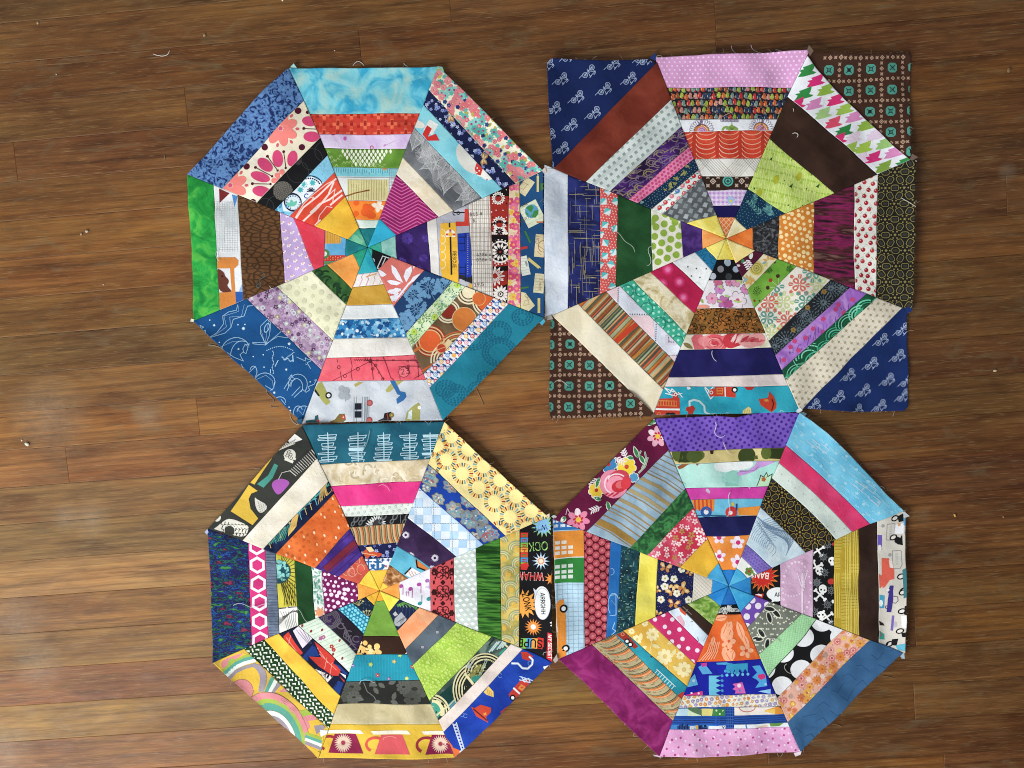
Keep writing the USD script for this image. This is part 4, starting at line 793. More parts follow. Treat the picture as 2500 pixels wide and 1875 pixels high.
def B_fire(g):
    red, w = 'c9402a', 'eef2f2'
    g.t('B3')
    g.p([(1000, 1490), (1215, 1480), (1215, 1640), (985, 1640)], red); g.p([(1025, 1498), (1190, 1505), (1190, 1555), (1020, 1548)], 'd98a3c')
    for i in range(7): g.rect(1040 + i * 23, 1528, 15, 36, 2, red)
    g.l([(1005, 1578), (1215, 1580)], 15, w); g.c(1115, 1638, 32, '1b1c1e'); g.c(1150, 1638, 32, '1b1c1e'); g.c(1115, 1640, 14, 'c9ced0'); g.c(1150, 1640, 14, 'c9ced0'); g.ring(1035, 1620, 13, 5, 'd98a3c')
    g.p([(1155, 1450), (1160, 1430), (1185, 1428), (1205, 1445), (1205, 1490), (1155, 1490)], red); g.ring(1180, 1452, 12, 6, w)
    for p in ([(1080, 1390), (1170, 1430)], [(1090, 1440), (1170, 1460)], [(1090, 1395), (1130, 1440), (1150, 1400), (1200, 1450), (1240, 1440)], [(1205, 1430), (1240, 1475)]): g.l(p, 8, w)
    for p in ([(1440, 1385), (1500, 1440)], [(1460, 1440), (1520, 1380)], [(1440, 1395), (1490, 1490), (1530, 1450)]): g.l(p, 8, w)
    g.p([(1480, 1410), (1530, 1400), (1530, 1382), (1700, 1380), (1700, 1468), (1480, 1468)], red); g.ring(1498, 1435, 13, 6, w); g.p([(1545, 1395), (1600, 1395), (1600, 1450), (1545, 1450)], 'd98a3c'); [g.rect(1572, y, 40, 12, 0, red) for y in (1408, 1432)]; g.l([(1622, 1382), (1622, 1470)], 16, w)
    g.l([(1300, 1560), (1300, 1510), (1340, 1495), (1390, 1510), (1430, 1550), (1430, 1600), (1475, 1625), (1520, 1620)], 17, 'c9e6ea')
    g.p([(1272, 1560), (1330, 1545), (1350, 1575), (1330, 1600), (1330, 1635), (1280, 1635), (1285, 1600), (1262, 1585)], 'c0392a'); g.p([(1280, 1390), (1300, 1375), (1320, 1400), (1290, 1410)], w)
    g.t('B4'); g.p([(0, 1382), (65, 1382), (70, 1440), (85, 1445), (80, 1478), (0, 1470)], red); wheel(g, 75, 1410, 26); g.p([(150, 1380), (255, 1380), (225, 1410), (180, 1410)], 'b8352a')
    g.p([(280, 1490), (365, 1480), (380, 1425), (420, 1470), (440, 1530), (435, 1570), (395, 1605), (300, 1545)], 'cf4528'); g.p([(330, 1492), (365, 1490), (372, 1510), (335, 1512)], 'e09a3c'); g.l([(400, 1490), (415, 1530), (395, 1590)], 12, '6a2418')
    g.p([(135, 1640), (140, 1590), (190, 1555), (212, 1570), (212, 1640)], 'e8d98a'); [g.l([(150 + i * 15, 1580), (155 + i * 15, 1625)], 4, 'b9a24a') for i in range(4)]; g.ring(480, 1600, 14, 4, 'bfe4ec'); g.ring(5, 1620, 14, 4, 'bfe4ec')
def B_rose(g):
    g.t('B3'); g.p([(1320, 960), (1345, 930), (1420, 925), (1440, 1058), (1350, 1055)], 'd96a72'); g.leaf(1250, 1000, 100, 40, 30, '8a7a4a')
    for x, y, r, c in ((1530, 1000, 110, 'd85a64'), (1520, 1000, 70, 'e27c82'), (1525, 1005, 40, 'c9404e'), (1640, 980, 70, 'dd6c74'), (1440, 985, 60, 'e48a90'), (1700, 980, 70, 'd0505c')): g.e(x, y, r, r * .7, 10, c)
    for i in range(12): g.arc(1525, 1000, 24 + i * 8, 16 + i * 6, i * 50, i * 50 + 110, 6, g.pick('f0b0b0', 'c23e4c', 'eca0a2'))
    g.t('B4'); g.e(60, 970, 90, 70, -30, 'c53644'); g.e(190, 980, 100, 60, 15, 'e9a8a6'); g.e(280, 970, 70, 60, 0, 'e8a09e'); [g.leaf(40 + i * 40, 1010 - i * 6, 110, 30, -60 + i * 12, g.pick('f2d0cc', 'd0606a', 'c23c4a')) for i in range(6)]
def B_brownscroll(g):
    for x, y in g.grid(46, 42, 10, True, .35):
        g.leaf(x, y, g.u(26, 44), g.u(14, 22), g.u(0, 360), g.pick('a8662a', 'b5702c', '8f5a24', 'c07a34')); g.arc(x + g.u(-14, 14), y, g.u(12, 24), g.u(10, 20), g.u(0, 360), g.u(360, 560), 5, '241c12')
        g.leaf(x + g.u(-20, 20), y + g.u(-16, 16), 26, 10, g.u(0, 360), '2f2816')
def B_wfl(g):
    for tl, L in (('B3', ((1555, 470, 40, 'c86a90'), (1565, 530, 42, 'cf8ad0'), (1500, 610, 50, 'e8a8c8'), (1600, 640, 55, 'c476b4'), (1650, 470, 34, 'd88ab0'))), ('B4', ((90, 460, 50, 'e3a3c6'), (170, 530, 44, 'd78fc2'), (100, 625, 78, 'ecd6e4'), (20, 660, 40, 'c05a9e'), (190, 470, 34, 'e8b4d0')))):
        g.t(tl)
        for x, y, r, c in L: g.fl(x, y, r + 4, 6, '5a4a58', None, 10, .34); g.fl(x, y, r, 6, c if r < 60 else 'ecdfe8', 'd0637e', 10, .34, .22)
        for i in range(6): g.leaf(L[i % 5][0] + 40, L[i % 5][1] + g.u(-60, 60), 50, 18, g.u(0, 360), 'b9cf7c')
    g.t('B3'); g.e(1420, 685, 60, 22, 0, 'e59a86'); g.leaf(1400, 610, 50, 26, 60, '9ab85a')
def B_bigdots(g):
    for x, y, c in ((1578, 352, '8c9096'), (1508, 415, 'b9c0ca'), (1650, 415, '3a3d42'), (1640, 290, 'dfe6ee')): g.c(x, y, 30, c)
    g.t('B4')
    for x, y, c in ((20, 297, 'a9bccc'), (92, 352, '9fb4c6'), (25, 418, '3f444a')): g.c(x, y, 29, c)
def B_multistripe(g):
    cs = ['b5542c', '7a4a2c', 'c9b088', '5d6a4c', 'a9461f', 'd09a56', '4a5a50', 'c2602e', '8a5a34', 'a9b08a', 'c47a2e', '6a4030', '9a8a5a', 'd0623a', '50604a']
    r, o, sp = random.Random(3), 0, []
    while o < 420: w = r.uniform(5, 17); sp.append((o, w + 1, r.choice(cs))); o += w
    g.lines(sp, 420, -46)
    g.lines([(0, 46, 'cf4420'), (190, 40, 'b5702a')], 380, -46, o=15) if 0 else None
    for x, y in ((760, 900),): g.l([(x - 150, y + 130), (x + 130, y - 110)], 44, 'c8421e')
    g.l([(780, 1160), (1000, 960)], 26, 'b87a2e')
def B_patch(g):
    g.p([(575, 550), (690, 500), (670, 640)], 'eed6dc'); g.p([(760, 760), (980, 760), (1000, 960), (880, 880)], 'edd3d9'); g.p([(1090, 930), (1180, 940), (1190, 1020), (1090, 1020)], 'd9d3e2'); g.p([(1090, 1120), (1190, 1100), (1170, 1165)], 'eed6dc'); g.p([(760, 590), (840, 600), (830, 660)], 'd9d0de')
    D = lambda x0, y0, x1, y1, n: [g.c(x0 + (x1 - x0) * i / n, y0 + (y1 - y0) * i / n, 6, '6f7480') for i in range(n + 1)]
    D(680, 505, 675, 670, 9); D(760, 748, 930, 750, 8); D(1010, 840, 1005, 1000, 8); D(1115, 1112, 1190, 1110, 4); D(865, 865, 890, 885, 2); D(1120, 950, 1125, 990, 3); D(1120, 990, 1165, 992, 3)
def B_aquaring(g):
    g.dots(58, 12, 'a9ead6', 40, 40, True)
    for x, y in ((760, 545), (930, 700), (1040, 830), (880, 540), (1130, 770), (1200, 990), (1000, 620)): g.ring(x, y, 52, 11, '1f8e76')
def B_glow(g):
    for x, y in ((1115, 355), (1215, 465), (1250, 600), (1065, 480)):
        for q in range(9): g.c(x, y, 54 - q * 4.6, ('c21a5a', 'c8205f', 'cd2766', 'd2306e', 'd73b78', 'dc4984', 'e15a92', 'e76da2', 'ec80b0')[q])
def B_wdot(g):
    for x, y in ((1215, 350), (1290, 332), (1365, 347), (1322, 413), (1397, 425), (1450, 350)): g.c(x, y, 7, '55595e')
def B_bluering(g):
    for x, y in g.grid(58, 50, 20, True, .1): g.arc(x, y, 20, 20, g.u(0, 90), g.u(220, 330), 5, '0f5a7e')
def B_metal(g): g.lines([(0, 2.6, 'a9a37c')], 21, 92, step=60) ; g.lines([(0, 2.4, '98936f')], 26, 1, step=60)
def B_crosshatch(g):
    b = g.b
    for i in range(120):
        x, y = g.u(b[0], b[2]), g.u(b[1], b[3]); L = g.u(40, 190)
        g.l([(x, y), (x + L * .02, y + L)] if i % 2 else [(x, y), (x + L, y + L * .02)], 3, g.pick('b0a67e', '8f8a72', 'c2b88c', '6f7088'))
def B_coralsq(g):
    g.dots(26, 5.5, 'f3ccc0', 24, 10, True, .1)
    g.t('B1')
    def sq(x, y, a, s=27): g.rect(x, y, s * 2, s * 2, a, 'd6e4e6'); g.pr(x, y, [(-s, -s), (s, -s), (-s, s)], '52bfc2', a)
    for x, y, a in ((550, 1385, 0), (583, 1472, 18), (563, 1588, 8), (655, 1385, 30), (650, 1620, -20), (590, 1295, 40)): sq(x, y, a)
    g.t('B3')
    for x, y, a in ((522, 48, 20), (568, 122, 100), (563, 235, 10), (640, 205, -20), (616, 310, 55), (520, 310, 30), (560, 408, 10), (628, 505, 30)): sq(x, y, a)
def B_lime_dots(g): g.t('B3'); [g.c(x, y, 31, '93b43c') for x, y in ((1000, 65), (1080, 35), (1143, 90), (1062, 122), (985, 150), (1207, 142), (1127, 173), (1047, 203), (975, 240), (1190, 225), (1110, 255), (1030, 287), (1010, -18), (1215, 60), (1155, -5), (1085, -45), (1180, -60), (1240, -30), (975, -60), (1005, -95), (1160, -105), (1095, -132), (1240, -120))]
def B_checks(g):
    a = -41.5
    g.lines([(0, 30, 'c3cfcc')], 116, a, o=20)
    k = 0
    for x, y in g.grid(58, 58, a, True): g.rect(x, y, 25, 25, a + 3, '93a2a2')
def B_marble(g):
    for x, y in g.grid(95, 62, -41, True, .3):
        c = g.pick('8a7a7e', '9a8c6c', '75628a', '6a5480')
        for q in range(2): g.arc(x, y, 30 + q * 22, 20 + q * 16, g.u(0, 180), g.u(200, 350), 8, c)
        g.l([(x - 60, y + 20), (x - 20, y - 20), (x + 30, y - 10), (x + 80, y - 40)], 8, c)
def B_pinkspot(g): g.dots(36, 12, 'cc4a80', 32, -42, True, .12, 8)
def B_vine(g):
    g.dots(26, 3.2, 'a3b8c0', 24, -42, True, .2, 6)
    for i in range(20): g.leaf(1110 + i * 10 + g.u(-10, 10), 1300 - i * 10 + g.u(-40, 20), 40, 16, g.u(-160, -20), g.pick('8a8a4c', '9c9a5a')); 
    g.leaf(870, 1400, 40, 20, -30, '7fa9a0'); g.leaf(880, 1390, 40, 18, -90, '7fa9a0')
def B_cherryb(g):
    k = 0
    for x, y in g.grid(66, 52, -44, True, .1):
        k += 1; c = ('cf3a44', '4a86c2', 'd9667a', 'c92f3c', 'dc8290')[g.rng.randrange(5)]
        g.c(x, y, 20, c); g.c(x - 4, y - 5, 6, 'f0dcdc'); g.l([(x + 14, y - 14), (x + 30, y - 30)], 4, '5d8a78'); g.leaf(x + 24, y - 20, 22, 10, -10, '6f9a8a')
def B_diamond(g):
    for x, y in g.grid(86, 46, -3, True): g.pr(x, y, [(-26, 10), (-6, -24), (26, -14), (10, 24)], g.pick('8f989b', '9da6a9', 'a9b2b6', '868f92'), -4)
def B_navybike(pts):
    def f(g):
        for t, L in pts:
            g.t(t)
            for x, y in L: bike(g, x, y)
    return f
def B_lat1(g):
    g.t('B2'); lattice(g, [(900, 235), (1080, 230), (1275, 218), (1465, 205), (1083, 410), (1275, 402), (1460, 400), (1267, 592), (1443, 590), (1445, 775), (1650, 200), (1650, 395), (1630, 585), (1620, 770), (1262, 775), (1440, 955), (1610, 950), (900, 40), (1080, 38), (1275, 30), (1465, 20)], 187, -2, 42)
def B_lat2(g):
    g.t('B3'); lattice(g, [(258, 1010), (80, 1015), (80, 835), (252, 1190), (78, 1195), (428, 1195), (248, 1378), (75, 1375), (428, 1378), (604, 1373), (245, 1560), (70, 1560), (427, 1556), (604, 1545), (790, 1533), (250, 830), (430, 1010), (604, 1190), (790, 1370)], 178, -1, 40)

BLOCK_B = dict(t='B', centre=('B3', 1624, 85), corners=[('B1', 1005, 130), ('B2', 705, 95), ('B2', 1600, 1030), ('B4', 1600, 712), ('B4', 630, 1570), ('B3', 990, 1610), ('B3', 85, 765), ('B1', 40, 1068)], wedges=[
 ([(116, 72), (385, 383), (660, 657), (770, 757), (1010, 1003), (1160, 1162), (1285, 1280), (1420, 1420), (1520, 1520)], 'B1', [
  ('pink pin dot strip', ('S', 'dea5d4'), B_pin), ('dark strip crowded with tiny cars', ('S', '26242a'), B_minicars), ('white strip with folk flower medallions', ('S', 'e8ecf2'), B_medal), ('vermilion strip with scalloped lines', ('M', 'ca3a22', 'd4452b', 'dc5234', 30), B_scallop), ('ivory strip with fine diagonal lines', ('M', 'e3e1d8', 'eae8e2', 'efeeea', 30), B_creamlines),
  ('brown strip with cross stitch motifs', ('S', '3c2820'), B_brownsym), ('lilac gingham strip', ('S', 'efe6f6'), B_ging), ('dark navy strip', ('S', '1d1658'), None), ('orange lattice point', ('S', 'e8803c'), B_lat)]),
 ([(128, 1600), (460, 1330), (830, 950), (1270, 520), (1525, 190)], 'B2', [
  ('white strip with pink and green houndstooth', ('S', 'eaeef4'), B_hound), ('dark brown strip', ('M', '36231a', '3c281e', '432e24', 30), None), ('lime green strip with rows of leaves', ('S', 'c4dc6c'), B_limeleaf), ('dark teal strip with fern', ('S', '0f3a58'), B_fern), ('pale cream point', ('M', 'ece0a6', 'f0e6b8', 'f3ebc8', 20), None)]),
 ([(1645, 1626), (1338, 1315), (1130, 1135), (778, 778), (470, 465), (240, 248)], 'B2', [
  ('black strip with linked gold rings', ('S', '24231f'), lambda g: knot(g, 158, 0)), ('white strip scattered with cherries', ('S', 'e9e8e0'), B_cherry), ('magenta and black ikat strip', ('K', ['2a1620', '5a1c3c', '8f1f5c', '5c2a34', '3a1c24', '7d5a50'], 9, 6, 4), None), ('orange strip with cream bubbles', ('S', 'dd8a2a'), B_bubbles), ('charcoal leaf batik strip', ('M', '26262a', '35363a', '6a6c70', 9, 2.0), None), ('orange point', ('M', 'ea7420', 'f0802a', 'f38c38', 20), None)]),
 ([(1547, 1600), (1320, 1325), (1230, 1240), (1090, 1110), (920, 980), (620, 690), (455, 530), (335, 425), (262, 300)], 'B4', [
  ('cream strip with grey dots', ('S', 'e2dac6'), B_creamdot), ('dark green strip with mint swirls', ('S', '14563a'), B_swirl), ('violet mottled strip', ('M', '9a62bc', 'ac78cc', 'bd90d8', 22, 1.0), B_violet), ('charcoal strip with chrysanthemums', ('S', '23292f'), B_mums), ('white strip with coloured damask', ('S', 'ebe6da'), B_damask), ('grass green strip with dotted flowers', ('M', '66a02c', '72ac34', '80b742', 30), B_greendot), ('cream strip with yellow flowers', ('S', 'e6ddb8'), B_yelfl), ('maroon strip with white sprig', ('S', '571a36'), B_maroon), ('soft yellow point', ('M', 'f0d880', 'f4e092', 'f6e6a4', 20), None)]),
 ([(1600, 1632), (1375, 1382), (1275, 1300), (1040, 1062), (912, 925), (690, 700), (445, 450), (270, 272)], 'B3', [
  ('turquoise strip with fire engine and helmet', ('M', '10a0bc', '18acc6', '28b6cc', 40), B_fire), ('pale pink strip', ('M', 'dccdca', 'e4d8d4', 'ebe2de', 30), None), ('navy strip', ('M', '1c1c58', '211f5e', '262466', 40), None), ('white strip with red roses', ('M', 'd8d6b8', 'e8e4da', 'efe6e2', 25), B_rose), ('brown strip with dark scrolls', ('M', '6a4a20', '8a6028', 'a5682a', 20), B_brownscroll), ('white strip with outlined pink flowers', ('S', 'ece8ee'), B_wfl), ('black strip with grey spots', ('S', '15161a'), B_bigdots), ('bright yellow point', ('M', 'f0da3c', 'f3e050', 'f6e668', 20), None)]),
 ([(1612, 98), (1405, 330), (1165, 575), (1035, 695), (920, 810), (740, 965), (550, 1155), (370, 1355), (275, 1447)], 'B3', [
  ('plain cream strip', ('M', 'e3d8b8', 'e7dec2', 'ebe3cb', 50), None), ('rust and olive striped strip', ('S', '8a5a34'), B_multistripe), ('pale blue and pink patchwork print strip', ('M', 'd3daea', 'dfe4f0', 'e8ebf4', 30), B_patch), ('jade strip with white dots and rings', ('S', '39b596'), B_aquaring), ('cream batik strip with curls', ('M', 'b9a878', 'd9cda6', 'e9e1c6', 18, 1.4), None), ('cerise strip with glowing spots', ('S', 'bc1650'), B_glow), ('white strip with black specks', ('M', 'dde2e4', 'e6eaeb', 'eef1f2', 14), B_wdot), ('blue shell strip', ('S', '1878a4'), B_bluering), ('lemon yellow point', ('M', 'f0df54', 'f4e66c', 'f6ea84', 20), None)]),
 ([(35, 32), (240, 240), (516, 517), (662, 675), (985, 970), (1255, 1230), (1422, 1415)], 'B3', [
  ('pale blue strip', ('M', 'cdd9e8', 'd7e0ed', 'e0e8f2', 20), None), ('indigo strip with gold crosshatch', ('M', '1a2050', '222a66', '2c367a', 14), B_crosshatch), ('coral dotted strip with tilted squares', ('S', 'd85a58'), B_coralsq), ('forest green strip', ('M', '1c4a26', '22542c', '285c32', 40), None), ('white strip with big lime dots', ('S', 'ebeadb'), B_lime_dots), ('purple mottled strip', ('M', '3a2060', '4a2c74', '5a3a86', 14), None), ('pale orange point', ('M', 'ee9440', 'f2a04e', 'f5ac60', 20), None)]),
 ([(113, 163), (395, 485), (605, 720), (770, 898), (850, 1005), (970, 1105), (1075, 1175), (1280, 1500)], 'B1', [
  ('rust brown strip', ('M', '6e2a1c', '7a3020', '853a28', 40), None), ('pale grey strip with dark squares', ('S', 'd3deda'), B_checks), ('purple marbled strip', ('M', '2c1a40', '45206a', '5a2c84', 30), B_marble), ('pink strip with rose spots', ('S', 'e88ab4'), B_pinkspot), ('dark teal strip with vine', ('S', '0f3552'), B_vine), ('white strip with red and blue cherries', ('S', 'e6ece8'), B_cherryb), ('grey strip with pale diamonds', ('M', '54585c', '5f6468', '6b7074', 20), B_diamond), ('primrose yellow point', ('M', 'ecda54', 'f1e268', 'f4e87e', 20), None)]),
], tri=[
 ('navy corner triangle with white bicycles', ('S', '16295c'), [('B1', 90, 138), ('B1', 560, 148), ('B1', 940, 130), ('B1', 1003, 160), ('B1', 1010, 190), ('B1', 580, 640), ('B1', 140, 1115), ('B1', 100, 1105), ('B1', 100, 1000), ('B1', 72, 650), ('B1', 52, 180)], B_navybike([('B1', [(185, 310), (425, 245), (640, 175), (785, 300), (325, 460), (565, 395), (122, 565), (470, 600), (268, 705), (193, 910), (60, 190), (75, 800), (70, 1090), (250, 110), (890, 110), (930, 130)])])),
 ('brown corner triangle with teal cross stitch octagons', ('S', '4a3024'), [('B2', 718, 118), ('B2', 745, 96), ('B2', 1180, 92), ('B2', 1612, 72), ('B2', 1632, 95), ('B2', 1612, 560), ('B2', 1602, 1018), ('B2', 1560, 1030), ('B2', 1120, 590), ('B2', 700, 150)], B_lat1),
 ('navy corner triangle with rows of white bicycles', ('S', '17316a'), [('B4', 1630, 690), ('B4', 1588, 760), ('B4', 1604, 1200), ('B4', 1604, 1558), ('B4', 1570, 1596), ('B4', 1200, 1606), ('B4', 960, 1592), ('B4', 700, 1575), ('B4', 640, 1575), ('B4', 630, 1540), ('B4', 1090, 1090), ('B4', 1500, 680)], B_navybike([('B4', [(1380, 970), (1525, 1110), (1290, 1180), (1090, 1280), (1435, 1320), (1220, 1415), (990, 1470), (775, 1545), (1360, 1550), (1560, 880), (1570, 1460), (1150, 1590), (1600, 1330)])])),
 ('brown corner triangle with rows of teal octagons', ('S', '4a2f23'), [('B3', 1005, 1590), ('B3', 975, 1645), ('B3', 520, 1652), ('B3', 82, 1662), ('B3', 70, 1500), ('B3', 78, 1200), ('B3', 86, 780), ('B3', 130, 750), ('B3', 600, 1160)], B_lat2)])
# ------------------------------------------------------------------ block C, lower left
def C_tree(g):
    w = 'b5d6e2'
    for x, W in ((1140, 1), (1415, 1), (1650, 1), (1890, 1), (2080, 1)):
        y0, r = 130, random.Random(x)
        g.l([(x, y0), (x + 4, 400)], 9, w)
        for y in (150 + r.randrange(14), 188, 232, 272, 318, 355, 385):
            a, b, h = r.uniform(50, 95), r.uniform(45, 88), r.uniform(12, 24)
            if r.random() < .22: g.p([(x - a, y), (x + b, y - 6), (x + b - 6, y + h + 8), (x - a + 4, y + h + 6)], w)
            else: g.l([(x - a, y + 4), (x + b, y - 6), (x + b - 10, y + h), (x - a + 6, y + h + 4), (x - a, y + 4)], 6.5, w)
def C_curls(g):
    for i in range(26):
        x, y = g.u(1080, 2080), g.u(400, 610); g.arc(x, y, g.u(18, 38), g.u(18, 34), g.u(0, 180), g.u(220, 360), g.u(8, 16), g.pick('cdbb98', 'd8caa8', 'bfae8c', 'eee5d2'))
def C_mint(g): g.dots(58, 12, 'c3cec6', 40, -10, True); g.dots(58, 6, 'd9e4dc', 40, -10, True)
def C_blackfl(g):
    w = 'd8dad8'
    def daisy(x, y): g.petals(x, y, 40, 84, 19, 14, w); g.c(x, y, 40, '3b3c3e'); g.dots(9, 2, '8a8c8e') if 0 else None
    daisy(1560, 1000); g.t('C2'); daisy(10, 970)
    def leafy(x, y): g.e(x, y, 24, 36, 30, '6f7274'); g.e(x, y, 13, 24, 30, '242527'); g.e(x - 30, y + 44, 18, 26, 30, '6f7274'); g.e(x - 30, y + 44, 9, 16, 30, '242527')
    leafy(175, 900); leafy(290, 900); g.l([(225, 880), (228, 955)], 5, '8a8c8e'); g.t('C1'); leafy(1400, 925); leafy(1470, 915); leafy(1655, 900)
def C_stripe(g):
    sp = []
    for o, w, c in ((0, 15, 'c9b48a'), (13, 6, '3a3026'), (20, 9, 'a39468'), (30, 6, '3a3026'), (37, 10, 'd97a42'), (46, 5, '3a3026')): sp.append((o, w + 2, c))
    g.lines(sp, 52, 68, lambda u: 22 * math.sin(u / 70))
def C_fish(g):
    for x, y in g.grid(70, 60, 0, True, .3): blossom(g, x, y, g.u(14, 22), g.pick('8a9ae0', 'aab7ea', '5f70b8'))
    g.p([(1460, 1230), (1500, 1190), (1510, 1230), (1560, 1220), (1640, 1240), (1600, 1265), (1530, 1260), (1500, 1290)], 'c9562e'); g.p([(1490, 1180), (1540, 1175), (1570, 1215), (1520, 1225)], 'e6cf9a'); g.l([(1460, 1235), (1620, 1262)], 5, 'e8c98a')
    g.t('C2'); g.p([(0, 1235), (40, 1240), (60, 1250), (10, 1275)], 'cf4a2a')
def C_anchor(g):
    def an(x, y, c='1f6aa6'):
        g.l([(x, y - 50), (x, y + 44)], 13, c); g.ring(x, y - 62, 11, 8, c); g.l([(x - 34, y - 30), (x + 34, y - 30)], 11, c); g.arc(x, y, 52, 44, 10, 170, 13, c); g.star(x - 50, y + 4, 18, 9, 3, c); g.star(x + 50, y + 4, 18, 9, 3, c)
    an(1592, 1345); g.t('C2'); an(20, 1350, '2a6a9e'); g.star(88, 1360, 15, 6, 5, 'c23a4a'); g.star(130, 1330, 12, 5, 5, '3a4f8f'); an(-70, 1345)
    for x, y in ((60, 1300), (110, 1300)): g.star(x, y, 22, 9, 4, '1f5a96')
def C_suns(g):
    cols = ['a33c24', 'e9b24a', '35677f', '8a7a4a', 'eec06a', '7fa9b0', '6f5a2c', 'e8ae48']
    pts = [(685, 165), (845, 285), (985, 440), (640, 375), (790, 505), (940, 635), (1085, 765), (1230, 900), (1135, 570), (1280, 715), (1420, 850), (1530, 1000), (560, 250), (500, 420), (1380, 1010), (760, 40), (1180, 1060), (600, 80), (1650, 950), (1130, 1040)]
    for x, y in pts:
        for i in range(24):
            a = i * 15; t0, t1 = math.radians(a - 4.3), math.radians(a + 4.3)
            g.p([(x + 66 * math.cos(t0) * .96, y + 66 * math.sin(t0) * .96), (x + 100 * math.cos(t0), y + 100 * math.sin(t0)), (x + 100 * math.cos(t1), y + 100 * math.sin(t1)), (x + 66 * math.cos(t1), y + 66 * math.sin(t1))], cols[i % 8])
        g.c(x, y, 56, 'f1e194')
def C_paisley(g):
    for x, y, r in ((490, 560, 95), (570, 740, 70), (680, 620, 80), (720, 840, 100), (840, 760, 80), (860, 930, 110), (960, 900, 100), (1000, 1050, 110), (1080, 1060, 60), (460, 640, 50), (520, 470, 60), (900, 1090, 60)):
        pts = [(r * (1 + .12 * math.sin(7 * t) + .06 * math.sin(13 * t)) * math.cos(t) * .9, r * (1 + .12 * math.sin(7 * t)) * math.sin(t) * .7) for t in [i * .196 for i in range(32)]]
        g.pr(x, y, pts, '8a8378', 40); g.pr(x, y, pts, g.pick('8fa3ac', 'a3b0a8', '7f9aae'), 40, .88); g.pr(x, y, pts, g.pick('a9b6b0', '6f93a6', 'b0a89a'), 70, .55)
        for k in range(6): g.leaf(x, y, r * .6, r * .22, k * 60 + g.u(0, 40), g.pick('6fa9b4', 'c2b8a4', '8a7f9a', '4f7fae', 'a8656a')); 
        for k in range(8): g.c(x + g.u(-r, r) * .6, y + g.u(-r, r) * .5, g.u(4, 9), g.pick('b0566a', 'e2e0d0', '3f6fb4', 'cfd8d4'))
def C_check(g):
    k = 0
    for i in range(-1, 12):
        for j in range(-1, 12):
            if (i + j) % 2 == 0: g.p([(270 + i * 80 + j * .8, 660 + j * 76), (349 + i * 80 + j * .8, 660 + j * 76), (349 + i * 80, 735 + j * 76), (270 + i * 80, 735 + j * 76)], g.pick('b3d4f2', 'bcd9f4', 'a9cdee', 'c4def4'))
    for i in range(6): 
        y = 664 + i * 151
        for q in range(50): g.rect(320 + q * 15, y, 9, 4, 0, '3a4450')
    for i in range(5):
        x = 362 + i * 162
        for q in range(50): g.rect(x + q * .3, 640 + q * 15, 4, 9, 0, '3a4450')
def C_star(g):
    for x, y in ((275, 1065), (537, 1285), (315, 1265), (512, 1385)): g.petals(x, y, 10, 36, 15, 9, 'd2cddc')
def C_room(g):
    g.p([(355, 1290), (480, 1385), (470, 1420), (365, 1370)], 'd9803a'); g.l([(365, 1300), (375, 1370), (475, 1410)], 14, '17181c'); g.p([(320, 1370), (440, 1440), (380, 1500), (260, 1440)], 'e9eaec'); g.l([(258, 1436), (320, 1372)], 14, '17181c')
    for i in range(3): g.l([(290 + i * 30, 1400 + i * 6), (330 + i * 30, 1470 + i * 4)], 6, 'd08a5a')
def C_music(g):
    def note(x, y, c, up=True): g.e(x, y, 21, 17, -15, c); g.l([(x + 18, y), (x + 18, y + 76 if not up else y - 76)], 6, c)
    m, t = 'b04a9e', '2f9a9c'
    g.t('C2'); note(225, 1545, m, False); note(312, 1570, m, False); note(390, 1530, m, False); note(466, 1495, 'a970b4', False); g.l([(450, 1552), (495, 1552)], 5, 'a970b4'); g.e(482, 1655, 22, 16, -15, t)
    g.t('C4'); note(400, 190, t); note(482, 150, t); g.txt(270, 125, 'ff', 40, -10, 'c48ab8'); g.l([(207, 60), (207, 100)], 5, m)
def C_reddam(g):
    k = '3a1013'
    for y in (1500, 1600 + 1659 * 0 + 0,):
        pass
    def mot(x, y):
        for s in (-1, 1):
            for q in (-1, 1): g.arc(x + s * 26, y + q * 60, 28, 30, 90 if q > 0 else 180, 400 if q > 0 else 450, 8, k); g.arc(x + s * 40, y + q * 112, 20, 20, 0, 270, 7, k)
        g.fl(x, y, 22, 4, k, None, 0); g.star(x, y - 62, 22, 9, 4, k); g.star(x, y + 62, 22, 9, 4, k)
        for s in (-1, 1): g.fl(x + s * 80, y + 92, 26, 6, k, 'd0545a'); g.e(x + s * 82, y, 9, 20, 0, k); g.e(x + s * 70, y - 40, 7, 14, 0, k); g.fl(x + s * 80, y - 110, 22, 6, k)
    for y in (1330, 1508, 1700, 1890): mot(610, y)
def C_hexmint(g):
    for x, y in g.grid(62, 44, -6, True): g.pr(x, y, [(-24, 0), (0, -17), (24, 0), (0, 17)], g.pick('e6ecea', 'eef3f2', 'dbe4e0'))
def C_gold(g):
    for x, y in g.grid(150, 120, 20, True, .1):
        for q, c in ((78, '92a27a'), (68, 'd4ca94'), (58, '9cab80'), (48, 'd9cf98'), (38, 'a3a878'), (28, 'd2b050')): g.arc(x, y, q, q * .9, 150 + g.u(-30, 20), 330 + g.u(-10, 50), 8, c)
        g.c(x + 10, y + 10, 22, 'dfb544')
